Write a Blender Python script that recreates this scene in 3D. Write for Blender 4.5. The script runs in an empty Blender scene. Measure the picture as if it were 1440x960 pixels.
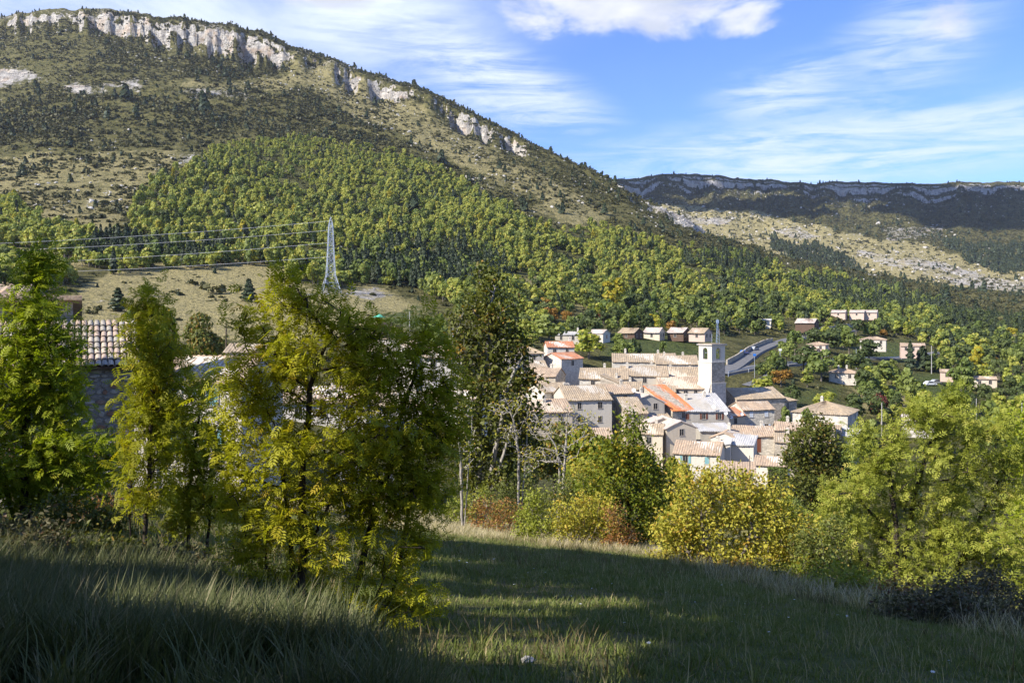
import bpy, math, random
import numpy as np
from mathutils import Vector, Matrix
random.seed(7)
rng = np.random.default_rng(7)
S = bpy.context.scene
COL = S.collection
R = math.radians
# ------------------------------------------------------------------ camera
FP, CU, CV = 1240.0, 720.0, 440.0          # focal length in photo pixels, optical axis column, eye-level row
cam = bpy.data.cameras.new('camera')
cam.sensor_width = 36.0
cam.lens = FP / 1440 * 36
cam.shift_y = -40 / 1440
cam.clip_start, cam.clip_end = 0.1, 30000
camo = bpy.data.objects.new('camera', cam)
camo.location = (0, 0, 0)
camo.rotation_euler = (R(90), 0, 0)
COL.objects.link(camo)
S.camera = camo
# ------------------------------------------------------------------ light
SUN_EL, SUN_A = R(37), R(32)                # height; angle from due left towards behind the camera
sv = Vector((-math.cos(SUN_EL) * math.cos(SUN_A), -math.cos(SUN_EL) * math.sin(SUN_A), math.sin(SUN_EL)))
sun = bpy.data.lights.new('sun', 'SUN')
sun.energy, sun.angle, sun.color = 4.4, R(0.53), (1.0, 0.93, 0.82)
suno = bpy.data.objects.new('sun', sun)
suno.rotation_euler = sv.to_track_quat('Z', 'Y').to_euler()
suno.location = (0, 0, 50)
COL.objects.link(suno)
S.view_settings.view_transform = 'Standard'
S.view_settings.look = 'None'
S.view_settings.exposure = 1.06
S.view_settings.gamma = 1.0
S.view_settings.use_curve_mapping = False
S.cycles.use_denoising = True
S.cycles.max_bounces = 6
S.cycles.diffuse_bounces = 3
S.cycles.transmission_bounces = 4
S.cycles.transparent_max_bounces = 6


class NT:
    """small helper to write node trees"""
    def __init__(self, tree):
        self.t = tree
    def n(self, kind, ins=None, **props):
        nd = self.t.nodes.new(kind)
        for k, v in props.items():
            setattr(nd, k, v)
        for k, v in (ins or {}).items():
            s = nd.inputs[k]
            if isinstance(v, bpy.types.NodeSocket):
                self.t.links.new(v, s)
            else:
                s.default_value = v
        return nd
    def m(self, op, a, b=0.0, c=0.0, clamp=False):
        return self.n('ShaderNodeMath', {0: a, 1: b, 2: c}, operation=op, use_clamp=clamp).outputs[0]
    def rng(self, x, a, b, c=0.0, d=1.0):
        return self.n('ShaderNodeMapRange', {0: x, 1: a, 2: b, 3: c, 4: d}, interpolation_type='SMOOTHSTEP').outputs[0]
    def mix(self, f, a, b, blend='MIX'):
        nd = self.n('ShaderNodeMix', data_type='RGBA', blend_type=blend)
        for s, v in ((nd.inputs[0], f), (nd.inputs[6], a), (nd.inputs[7], b)):
            if isinstance(v, bpy.types.NodeSocket):
                self.t.links.new(v, s)
            else:
                s.default_value = v if isinstance(v, (int, float)) else (*v, 1.0)[:4]
        return nd.outputs[2]
    def noise(self, vec, scale, detail=3.0, rough=0.55, dist=0.0, out=0):
        return self.n('ShaderNodeTexNoise', {'Vector': vec, 'Scale': scale, 'Detail': detail, 'Roughness': rough, 'Distortion': dist}).outputs[out]
    def voro(self, vec, scale, feature='F1', out='Distance'):
        return self.n('ShaderNodeTexVoronoi', {'Vector': vec, 'Scale': scale}, feature=feature).outputs[out]


# sky: physical sky with streaks and heaps of cloud laid over it by direction
W = bpy.data.worlds.new('World')
S.world = W
W.use_nodes = True
W.node_tree.nodes.clear()
w = NT(W.node_tree)
sky = w.n('ShaderNodeTexSky', sky_type='NISHITA', sun_disc=False, sun_elevation=SUN_EL,
          sun_rotation=math.atan2(sv.x, sv.y), air_density=1.0, dust_density=0.25, ozone_density=2.2, altitude=900)
SKY_STRENGTH = 0.118
dirn = w.n('ShaderNodeTexCoord').outputs['Generated']
sep = w.n('ShaderNodeSeparateXYZ', {0: dirn})
az = w.m('ARCTAN2', sep.outputs[0], sep.outputs[1])
el = w.m('ARCSINE', sep.outputs[2])
zz = w.m('ADD', w.m('MAXIMUM', sep.outputs[2], 0.0), 0.12)
plane = w.n('ShaderNodeCombineXYZ', {0: w.m('DIVIDE', sep.outputs[0], zz), 1: w.m('DIVIDE', sep.outputs[1], zz), 2: 0.0}).outputs[0]
ang = w.n('ShaderNodeCombineXYZ', {0: w.m('MULTIPLY', az, 1.0), 1: w.m('MULTIPLY', el, 2.4), 2: 0.0}).outputs[0]
streak_v = w.n('ShaderNodeMapping', {'Vector': ang, 'Rotation': (0, 0, R(-10)), 'Scale': (1.7, 5.5, 1)}).outputs[0]
streak = w.noise(streak_v, 3.0, 10, 0.66, 1.2)
fine = w.noise(w.n('ShaderNodeMapping', {'Vector': ang, 'Rotation': (0, 0, R(-10)), 'Scale': (1, 2.2, 1)}).outputs[0], 14.0, 10, 0.7, 0.6)
heap = w.noise(ang, 7.0, 10, 0.62, 0.35)


def patch(u, v, ru, rv, rot=0.0):
    """soft 0..1 mask round a direction given by where it is seen"""
    a0, e0 = math.atan((u - CU) / FP), math.atan((CV - v) / FP)
    dx, dy = w.m('SUBTRACT', az, a0), w.m('SUBTRACT', el, e0)
    c, s = math.cos(rot), math.sin(rot)
    x = w.m('ADD', w.m('MULTIPLY', dx, c), w.m('MULTIPLY', dy, s))
    y = w.m('SUBTRACT', w.m('MULTIPLY', dy, c), w.m('MULTIPLY', dx, s))
    x = w.m('MULTIPLY', x, FP / ru)
    y = w.m('MULTIPLY', y, FP / rv)
    d = w.m('SQRT', w.m('ADD', w.m('MULTIPLY', x, x), w.m('MULTIPLY', y, y)))
    return w.rng(d, 1.25, 0.25)


def mx(*a):
    r = a[0]
    for b in a[1:]:
        r = w.m('MAXIMUM', r, b)
    return r


cum = mx(patch(745, 18, 95, 42, R(-8)), patch(850, -2, 260, 70, R(-8)), w.m('MULTIPLY', patch(1040, 42, 70, 30, R(8)), 0.9), patch(1120, -10, 170, 30),
         w.m('MULTIPLY', patch(1310, 30, 90, 60, R(-50)), 0.55), patch(440, -10, 110, 45), w.m('MULTIPLY', patch(180, -30, 330, 55), 0.7),
         w.m('MULTIPLY', patch(-300, 60, 260, 120), 0.9))
cumm = w.rng(w.m('ADD', w.m('MULTIPLY', heap, 1.7), w.m('MULTIPLY', cum, 0.55)), 1.02, 1.42)
cumm = w.m('MULTIPLY', cumm, w.rng(cum, 0.05, 0.4))
high = w.rng(el, 0.40, 0.75)
over = w.m('MULTIPLY', w.rng(w.noise(plane, 0.9, 7, 0.6, 0.4), 0.5, 0.72), high)       # the same broken cloud overhead and behind
cir = mx(w.m('MULTIPLY', patch(1190, 222, 420, 60, R(3)), 0.85), w.m('MULTIPLY', patch(700, 120, 190, 60, R(-22)), 0.95),
         w.m('MULTIPLY', patch(1270, 105, 160, 80, R(38)), 0.62), w.m('MULTIPLY', patch(1110, 140, 120, 45, R(10)), 0.8),
         w.m('MULTIPLY', patch(560, 60, 200, 90, R(-20)), 0.5), w.rng(el, 0.10, 0.02, 0.0, 0.75))
cirm = w.m('MULTIPLY', w.rng(w.m('ADD', w.m('MULTIPLY', streak, 0.85), w.m('MULTIPLY', fine, 0.34)), 0.42, 0.76), cir)
veil = w.m('ADD', w.rng(el, 0.30, 0.0, 0.0, 0.14), w.m('MULTIPLY', w.m('MULTIPLY', mx(patch(260, -5, 520, 120), patch(-350, 40, 420, 160)), w.rng(w.noise(ang, 5.0, 8, 0.62, 0.4), 0.25, 0.68, 0.25, 1.0)), 0.9))
blue = w.mix(1.0, sky.outputs[0], (0.44, 0.62, 0.99), 'MULTIPLY')
lum = 4.9
c1 = w.mix(w.m('MINIMUM', w.m('ADD', w.m('MULTIPLY', cirm, 0.95), veil), 1.0), blue, (lum * 0.86, lum * 0.95, lum * 1.1))
shade = w.noise(ang, 9.0, 5, 0.5)
cc = w.mix(w.rng(shade, 0.35, 0.68), (lum * 0.66, lum * 0.70, lum * 0.80), (lum * 1.08, lum * 1.07, lum * 1.07))
c2 = w.mix(w.m('MULTIPLY', mx(cumm, w.m('MULTIPLY', over, 0.8)), 0.92), c1, cc)
bg = w.n('ShaderNodeBackground', {'Color': c2, 'Strength': SKY_STRENGTH})
w.n('ShaderNodeOutputWorld', {'Surface': bg.outputs[0]})

# ------------------------------------------------------------------ numeric helpers
def hsh(ix, iy, seed):
    h = (ix.astype(np.int64) * 374761393 + iy.astype(np.int64) * 668265263 + seed * 1442695041) & 0xffffffff
    h = ((h ^ (h >> 13)) * 1274126177) & 0xffffffff
    return ((h ^ (h >> 16)) & 0xffff) / 65535.0


def vnoise(x, y, seed=0):
    x, y = np.asarray(x, float), np.asarray(y, float)
    ix, iy = np.floor(x), np.floor(y)
    fx, fy = x - ix, y - iy
    fx, fy = fx * fx * (3 - 2 * fx), fy * fy * (3 - 2 * fy)
    a, b = hsh(ix, iy, seed), hsh(ix + 1, iy, seed)
    c, d = hsh(ix, iy + 1, seed), hsh(ix + 1, iy + 1, seed)
    return (a + (b - a) * fx) + ((c + (d - c) * fx) - (a + (b - a) * fx)) * fy


def fbm(x, y, seed=0, oct=4, gain=0.5):
    r, amp, tot = 0.0, 1.0, 0.0
    for k in range(oct):
        r = r + amp * vnoise(np.asarray(x) * 2 ** k, np.asarray(y) * 2 ** k, seed + 17 * k)
        tot += amp
        amp *= gain
    return r / tot * 2 - 1


def sstep(x, a, b):
    t = np.clip((np.asarray(x, float) - a) / (b - a), 0, 1)
    return t * t * (3 - 2 * t)


def inpoly(u, v, poly):
    u, v = np.asarray(u, float), np.asarray(v, float)
    ins = np.zeros(np.broadcast(u, v).shape, bool)
    n = len(poly)
    for i in range(n):
        (x1, y1), (x2, y2) = poly[i], poly[(i + 1) % n]
        cond = ((y1 > v) != (y2 > v))
        xx = (x2 - x1) * (v - y1) / ((y2 - y1) or 1e-9) + x1
        ins ^= cond & (u < xx)
    return ins


def P(u, v, Y):
    return Vector(((u - CU) / FP * Y, Y, (CV - v) / FP * Y))


def mesh_np(name, V, Fs, mats=None, fmat=None, smooth=False, attrs=None, cols=None):
    """one mesh from numpy arrays; Fs is a list of (n,k) index arrays"""
    me = bpy.data.meshes.new(name)
    V = np.asarray(V, np.float32)
    Fs = [np.asarray(f, np.int32) for f in (Fs if isinstance(Fs, list) else [Fs]) if len(f)]
    nl = sum(f.size for f in Fs)
    nf = sum(len(f) for f in Fs)
    me.vertices.add(len(V))
    me.vertices.foreach_set('co', V.ravel())
    me.loops.add(nl)
    me.loops.foreach_set('vertex_index', np.concatenate([f.ravel() for f in Fs]))
    me.polygons.add(nf)
    tot = np.concatenate([np.full(len(f), f.shape[1], np.int32) for f in Fs])
    st = np.concatenate([[0], np.cumsum(tot)[:-1]]).astype(np.int32)
    me.polygons.foreach_set('loop_start', st)
    for m in (mats or []):
        me.materials.append(m)
    if fmat is not None:
        me.polygons.foreach_set('material_index', np.asarray(fmat, np.int32))
    if smooth:
        me.polygons.foreach_set('use_smooth', np.ones(nf, bool))
    for k, a in (attrs or {}).items():
        at = me.attributes.new(k, 'FLOAT', 'POINT')
        at.data.foreach_set('value', np.asarray(a, np.float32))
    for k, a in (cols or {}).items():
        at = me.attributes.new(k, 'FLOAT_COLOR', 'POINT')
        at.data.foreach_set('color', np.asarray(a, np.float32).ravel())
    me.update(calc_edges=True)
    return me


def obj(name, me, parent=None, loc=None, rotz=None):
    o = bpy.data.objects.new(name, me)
    COL.objects.link(o)
    if parent is not None:
        o.parent = parent
    if loc is not None:
        o.location = loc
    if rotz is not None:
        o.rotation_euler = (0, 0, rotz)
    return o


def tag(o, label=None, cat=None, group=None, kind=None):
    for k, v in (('label', label), ('category', cat), ('group', group), ('kind', kind)):
        if v:
            o[k] = v
    return o


def thing(name, label, cat, loc, rotz=0.0, group=None):
    return tag(obj(name, None, None, loc, rotz), label, cat, group)


class MB:
    """collects boxes, prisms, tubes into one mesh"""
    def __init__(self):
        self.v, self.f, self.k = [], [], []
    def add(self, vs, fs, k=0):
        o = len(self.v)
        self.v += [tuple(p) for p in vs]
        self.f += [tuple(i + o for i in f) for f in fs]
        self.k += [k] * len(fs)
        return self
    def box(self, x0, x1, y0, y1, z0, z1, k=0):
        return self.add([(x0, y0, z0), (x1, y0, z0), (x1, y1, z0), (x0, y1, z0), (x0, y0, z1), (x1, y0, z1), (x1, y1, z1), (x0, y1, z1)],
                        [(0, 3, 2, 1), (4, 5, 6, 7), (0, 1, 5, 4), (1, 2, 6, 5), (2, 3, 7, 6), (3, 0, 4, 7)], k)
    def prism(self, poly, axis, a, b, k=0):
        """extrude a 2D polygon; axis 'x': poly is (y,z), 'y': poly is (x,z), 'z': poly is (x,y)"""
        n = len(poly)
        mk = {'x': lambda p, t: (t, p[0], p[1]), 'y': lambda p, t: (p[0], t, p[1]), 'z': lambda p, t: (p[0], p[1], t)}[axis]
        vs = [mk(p, a) for p in poly] + [mk(p, b) for p in poly]
        fs = [tuple(range(n)), tuple(range(2 * n - 1, n - 1, -1))] + [(i, n + i, n + (i + 1) % n, (i + 1) % n) for i in range(n)]
        return self.add(vs, fs, k)
    def tube(self, a, b, r0, r1=None, n=6, k=0):
        r1 = r0 if r1 is None else r1
        a, b = Vector(a), Vector(b)
        d = (b - a).normalized()
        s = d.orthogonal().normalized()
        t = d.cross(s)
        vs = []
        for p, r in ((a, r0), (b, r1)):
            for i in range(n):
                q = 2 * math.pi * i / n
                vs.append(p + r * (math.cos(q) * s + math.sin(q) * t))
        fs = [(i, (i + 1) % n, n + (i + 1) % n, n + i) for i in range(n)] + [tuple(range(n - 1, -1, -1)), tuple(range(n, 2 * n))]
        return self.add(vs, fs, k)
    def mesh(self, name, *mats, smooth=False):
        me = bpy.data.meshes.new(name)
        me.from_pydata(self.v, [], self.f)
        for m in mats:
            me.materials.append(m)
        if len(mats) > 1:
            me.polygons.foreach_set('material_index', self.k)
        if smooth:
            me.polygons.foreach_set('use_smooth', [True] * len(self.f))
        me.update()
        return me
    def build(self, name, mats, parent=None, loc=None, rotz=None, smooth=False):
        mats = mats if isinstance(mats, (list, tuple)) else [mats]
        return obj(name, self.mesh(name, *mats, smooth=smooth), parent, loc, rotz)


# ------------------------------------------------------------------ materials
def new_mat(name):
    m = bpy.data.materials.new(name)
    m.use_nodes = True
    m.node_tree.nodes.clear()
    return m, NT(m.node_tree)


def surf(t, color, rough=0.85, bump=None, bstr=0.3, bdist=0.1, spec=0.2, metal=0.0):
    ins = {'Base Color': color if isinstance(color, bpy.types.NodeSocket) else (*color, 1), 'Roughness': rough, 'Specular IOR Level': spec, 'Metallic': metal}
    if bump is not None:
        ins['Normal'] = t.n('ShaderNodeBump', {'Height': bump, 'Strength': bstr, 'Distance': bdist}).outputs[0]
    b = t.n('ShaderNodeBsdfPrincipled', ins)
    t.n('ShaderNodeOutputMaterial', {'Surface': b.outputs[0]})


def plain(name, col, rough=0.7, var=0.15, scale=4.0, spec=0.3, metal=0.0):
    m, t = new_mat(name)
    c = t.n('ShaderNodeTexCoord').outputs['Object']
    n = t.noise(c, scale, 5, 0.6)
    col2 = tuple(x * (1 - var) for x in col)
    surf(t, t.mix(t.rng(n, 0.35, 0.65), col2, col), rough, n, 0.15, 0.02, spec, metal)
    return m


def plaster(name, col, dirt=(0.25, 0.21, 0.16), amt=0.5, stone=0.0):
    m, t = new_mat(name)
    c = t.n('ShaderNodeTexCoord').outputs['Object']
    rnd = t.n('ShaderNodeObjectInfo').outputs['Random']
    base = t.mix(rnd, tuple(x * 0.84 for x in col), col)
    big = t.noise(c, 0.5, 6, 0.65)
    sm = t.noise(c, 3.0, 5, 0.6)
    st = t.n('ShaderNodeMapping', {'Vector': c, 'Scale': (1.6, 1.6, 0.25)}).outputs[0]
    streak = t.noise(st, 1.1, 5, 0.6)
    base = t.mix(t.m('MULTIPLY', t.rng(t.m('ADD', t.m('MULTIPLY', big, 0.6), t.m('MULTIPLY', streak, 0.4)), 0.42, 0.72), amt), base, dirt)
    bump = sm
    if stone:
        sc = t.n('ShaderNodeMapping', {'Vector': c, 'Scale': (2.2, 2.2, 3.4)}).outputs[0]
        edge = t.voro(sc, 1.0, 'DISTANCE_TO_EDGE')
        cell = t.voro(sc, 1.0, 'F1', 'Color')
        g = t.n('ShaderNodeSeparateColor', {0: cell}).outputs[0]
        base = t.mix(stone, base, t.mix(g, tuple(x * 0.55 for x in col), tuple(min(1, x * 1.15) for x in col)))
        base = t.mix(t.m('MULTIPLY', t.rng(edge, 0.07, 0.01), stone * 0.6), base, tuple(x * 0.7 for x in dirt))
        bump = t.m('MULTIPLY', edge, 3.0)
    base = t.mix(t.m('MULTIPLY', t.rng(sm, 0.5, 0.75), 0.25), base, dirt)
    surf(t, base, 0.9, bump, 0.35, 0.05, 0.15)
    return m


def rooftile(name, a, b, c3, lichen=0.4):
    m, t = new_mat(name)
    c = t.n('ShaderNodeTexCoord').outputs['Object']
    rnd = t.n('ShaderNodeObjectInfo').outputs['Random']
    off = t.n('ShaderNodeVectorMath', {0: c, 1: t.n('ShaderNodeCombineXYZ', {0: t.m('MULTIPLY', rnd, 50), 1: 3.0, 2: 0.0}).outputs[0]}, operation='ADD').outputs[0]
    tile = t.n('ShaderNodeSeparateColor', {0: t.voro(off, 3.2, 'F1', 'Color')}).outputs[0]
    tile2 = t.n('ShaderNodeSeparateColor', {0: t.voro(off, 1.3, 'F1', 'Color')}).outputs[1]
    big = t.noise(off, 0.45, 5, 0.65)
    col = t.mix(tile, a, b)
    col = t.mix(t.m('MULTIPLY', t.rng(t.m('ADD', t.m('MULTIPLY', tile2, 0.4), t.m('MULTIPLY', big, 0.8)), 0.45, 0.8), 0.75), col, c3)
    col = t.mix(t.m('MULTIPLY', t.rng(t.noise(off, 2.2, 6, 0.7), 0.52, 0.68), lichen), col, (0.13, 0.12, 0.10))
    surf(t, col, 0.9, t.noise(off, 5.0, 3, 0.6), 0.4, 0.08, 0.15)
    return m


def leafmat(name, a, b, c3=None, c3amt=0.0, trans=0.35, rough=0.55, hue=0.5):
    """leaf colour runs a..b leaf by leaf and tree by tree; some leaves take c3"""
    m, t = new_mat(name)
    tint = t.n('ShaderNodeAttribute', attribute_name='tint').outputs['Fac']
    rnd = t.n('ShaderNodeObjectInfo').outputs['Random']
    f = t.m('ADD', t.m('MULTIPLY', tint, 1 - hue), t.m('MULTIPLY', rnd, hue))
    col = t.mix(f, a, b)
    if c3:
        g = t.n('ShaderNodeAttribute', attribute_name='turn').outputs['Fac']
        col = t.mix(t.rng(g, 1 - c3amt - 0.12, 1 - c3amt + 0.12), col, c3)
    d = t.n('ShaderNodeBsdfPrincipled', {'Base Color': col, 'Roughness': rough, 'Specular IOR Level': 0.25})
    tc = t.mix(1.0, col, (1.0, 1.05, 0.45), 'MULTIPLY')
    tr = t.n('ShaderNodeBsdfTranslucent', {'Color': tc})
    mixs = t.n('ShaderNodeMixShader', {0: trans, 1: d.outputs[0], 2: tr.outputs[0]})
    t.n('ShaderNodeOutputMaterial', {'Surface': mixs.outputs[0]})
    return m


def barkmat(name, a, b):
    m, t = new_mat(name)
    c = t.n('ShaderNodeTexCoord').outputs['Object']
    n = t.noise(t.n('ShaderNodeMapping', {'Vector': c, 'Scale': (9, 9, 2.5)}).outputs[0], 1.5, 5, 0.65)
    surf(t, t.mix(t.rng(n, 0.35, 0.65), a, b), 0.9, n, 0.5, 0.03, 0.1)
    return m


M = {}
M['white'] = plaster('white_plaster', (0.63, 0.58, 0.49), (0.42, 0.38, 0.32), 0.45)
M['cream'] = plaster('cream_plaster', (0.64, 0.55, 0.42), (0.36, 0.30, 0.22), 0.45)
M['pink'] = plaster('pink_plaster', (0.62, 0.47, 0.38), (0.38, 0.30, 0.25), 0.35)
M['grey'] = plaster('grey_render', (0.50, 0.455, 0.38), (0.22, 0.20, 0.17), 0.55)
M['stone'] = plaster('rubble_stone', (0.52, 0.45, 0.35), (0.20, 0.17, 0.13), 0.45, 0.85)
M['palestone'] = plaster('pale_stone', (0.62, 0.57, 0.48), (0.32, 0.28, 0.22), 0.4, 0.6)
M['brownwall'] = plaster('brown_boards', (0.13, 0.085, 0.06), (0.07, 0.05, 0.04), 0.4)
M['tan'] = rooftile('tan_roof_tiles', (0.30, 0.225, 0.145), (0.46, 0.365, 0.25), (0.29, 0.235, 0.17))
M['pinktan'] = rooftile('pinkish_roof_tiles', (0.37, 0.26, 0.175), (0.46, 0.36, 0.255), (0.31, 0.24, 0.175), 0.3)
M['red'] = rooftile('red_roof_tiles', (0.40, 0.15, 0.07), (0.50, 0.22, 0.12), (0.36, 0.20, 0.13), 0.15)
M['orange'] = rooftile('orange_roof_tiles', (0.56, 0.17, 0.06), (0.60, 0.22, 0.09), (0.52, 0.18, 0.08), 0.0)
M['greyroof'] = rooftile('pale_grey_roofing', (0.42, 0.41, 0.40), (0.47, 0.46, 0.44), (0.36, 0.35, 0.33), 0.15)
M['greypink'] = rooftile('faded_roof_tiles', (0.46, 0.38, 0.33), (0.52, 0.46, 0.40), (0.40, 0.33, 0.28), 0.2)
M['slab'] = rooftile('grey_stone_slabs', (0.16, 0.16, 0.17), (0.24, 0.24, 0.25), (0.12, 0.12, 0.12), 0.3)
M['frame'] = plain('painted_frame', (0.45, 0.40, 0.34))
M['brownwood'] = plain('brown_shutter', (0.16, 0.055, 0.03), 0.6)
M['bluewood'] = plain('blue_shutter', (0.03, 0.14, 0.50), 0.5)
M['palewood'] = plain('pale_shutter', (0.62, 0.66, 0.70), 0.6)
M['tealwood'] = plain('teal_shutter', (0.18, 0.36, 0.38), 0.6)
m_, t_ = new_mat('dark_glass')
surf(t_, (0.025, 0.028, 0.032), 0.12, spec=0.5)
M['glass'] = m_
M['dark'] = plain('dark_opening', (0.02, 0.018, 0.016), 0.9)
M['steel'] = plain('galvanised_steel', (0.60, 0.64, 0.70), 0.45, 0.2, 3, 0.5, 0.3)
M['wire'] = plain('aluminium_cable', (0.62, 0.62, 0.62), 0.4)
M['dish'] = plain('white_dish', (0.8, 0.8, 0.78), 0.4, 0.05)
M['darkwood'] = plain('weathered_pole', (0.10, 0.075, 0.055), 0.9)
M['concrete'] = plain('concrete', (0.42, 0.40, 0.37), 0.9)
M['asphalt'] = plain('worn_asphalt', (0.17, 0.168, 0.165), 0.9, 0.2, 0.6)
M['track'] = plain('pale_dust_track', (0.46, 0.39, 0.29), 0.95, 0.3, 0.3)
M['paint'] = plain('road_paint', (0.75, 0.75, 0.73), 0.7)
M['tyre'] = plain('tyre_rubber', (0.025, 0.025, 0.025), 0.8)
M['carwhite'] = plain('white_car_paint', (0.78, 0.79, 0.80), 0.25, 0.03, 1, 0.5)
M['carblue'] = plain('blue_car_paint', (0.05, 0.16, 0.42), 0.25, 0.05, 1, 0.5)
M['cargrey'] = plain('silver_car_paint', (0.36, 0.38, 0.40), 0.3, 0.05, 1, 0.5)
M['signblue'] = plain('blue_sign_face', (0.02, 0.16, 0.55), 0.5, 0.03)
M['green_cloth'] = plain('green_parasol_cloth', (0.10, 0.42, 0.28), 0.8)
M['bark'] = barkmat('dark_bark', (0.035, 0.028, 0.022), (0.085, 0.07, 0.055))
M['palebark'] = barkmat('pale_grey_bark', (0.22, 0.20, 0.175), (0.40, 0.37, 0.33))
M['greybark'] = barkmat('grey_brown_bark', (0.12, 0.10, 0.08), (0.22, 0.19, 0.16))
M['ash'] = leafmat('ash_leaves', (0.30, 0.32, 0.018), (0.50, 0.47, 0.028), (0.50, 0.34, 0.03), 0.12, 0.5, hue=0.12)
M['leftash'] = leafmat('bright_ash_leaves', (0.19, 0.26, 0.016), (0.40, 0.44, 0.03), (0.48, 0.44, 0.03), 0.14, 0.5, hue=0.1)
M['yellowash'] = leafmat('yellowing_leaves', (0.25, 0.28, 0.018), (0.46, 0.44, 0.03), (0.52, 0.38, 0.02), 0.12, 0.5, hue=0.15)
M['bigash'] = leafmat('lime_leaves', (0.19, 0.24, 0.028), (0.42, 0.43, 0.075), (0.50, 0.44, 0.10), 0.15, 0.4, hue=0.12)
M['brownleaf'] = leafmat('browning_leaves', (0.075, 0.098, 0.018), (0.16, 0.165, 0.03), (0.30, 0.18, 0.035), 0.15, 0.33, hue=0.1)
M['lime'] = leafmat('yellow_green_leaves', (0.10, 0.14, 0.014), (0.22, 0.24, 0.02), (0.42, 0.30, 0.025), 0.18, 0.33, hue=0.1)
M['yellow'] = leafmat('yellow_leaves', (0.30, 0.26, 0.02), (0.46, 0.36, 0.03), (0.28, 0.30, 0.04), 0.25, 0.35, hue=0.2)
M['paleyellow'] = leafmat('pale_yellow_leaves', (0.30, 0.30, 0.035), (0.52, 0.46, 0.07), (0.50, 0.32, 0.05), 0.25, 0.36, hue=0.12)
M['russet'] = leafmat('russet_leaves', (0.22, 0.12, 0.04), (0.38, 0.17, 0.06), (0.34, 0.30, 0.05), 0.3, 0.35, hue=0.1)
M['bramble'] = leafmat('bramble_leaves', (0.075, 0.080, 0.034), (0.17, 0.145, 0.075), (0.14, 0.07, 0.04), 0.18, 0.2, hue=0.1)
M['oak'] = leafmat('woodland_yellow_green', (0.17, 0.225, 0.042), (0.44, 0.44, 0.085), (0.46, 0.36, 0.07), 0.08, 0.32, hue=0.7)
M['green'] = leafmat('woodland_green', (0.100, 0.148, 0.032), (0.25, 0.28, 0.065), None, 0, 0.32, hue=0.6)
M['darkgreen'] = leafmat('dark_green_leaves', (0.048, 0.074, 0.022), (0.115, 0.14, 0.040), None, 0, 0.25, hue=0.5)
M['pine'] = leafmat('pine_needles', (0.030, 0.048, 0.024), (0.066, 0.085, 0.040), None, 0, 0.12, hue=0.5)
M['orangeleaf'] = leafmat('orange_leaves', (0.24, 0.12, 0.025), (0.34, 0.19, 0.03), None, 0, 0.3, hue=0.3)
M['redleaf'] = leafmat('dark_red_leaves', (0.10, 0.03, 0.025), (0.16, 0.05, 0.035), None, 0, 0.3, hue=0.3)
M['scrub'] = leafmat('scrub_leaves', (0.040, 0.046, 0.018), (0.135, 0.125, 0.042), None, 0, 0.12, hue=0.75)
M['grass'] = leafmat('meadow_grass', (0.085, 0.125, 0.022), (0.19, 0.215, 0.05), (0.38, 0.31, 0.16), 0.10, 0.35, hue=0.5)
M['drygrass'] = leafmat('dry_grass', (0.40, 0.33, 0.19), (0.62, 0.54, 0.36), (0.26, 0.24, 0.08), 0.12, 0.35, hue=0.4)
M['broom'] = leafmat('broom_stems', (0.070, 0.092, 0.028), (0.155, 0.165, 0.058), (0.36, 0.30, 0.18), 0.09, 0.28, hue=0.4)
M['rockpiece'] = plaster('limestone_block', (0.50, 0.47, 0.42), (0.24, 0.22, 0.19), 0.6)
M['weed'] = leafmat('weed_stems', (0.10, 0.085, 0.035), (0.22, 0.17, 0.08), (0.10, 0.13, 0.03), 0.3, 0.25, hue=0.4)
M['olivebush'] = leafmat('olive_bush_leaves', (0.10, 0.13, 0.03), (0.22, 0.24, 0.055), (0.34, 0.26, 0.05), 0.15, 0.33, hue=0.1)
M['petal'] = plain('white_petals', (0.8, 0.8, 0.75), 0.7, 0.05)
M['deadleaf'] = plain('dead_leaf', (0.42, 0.24, 0.14), 0.8, 0.3, 40)


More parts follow.
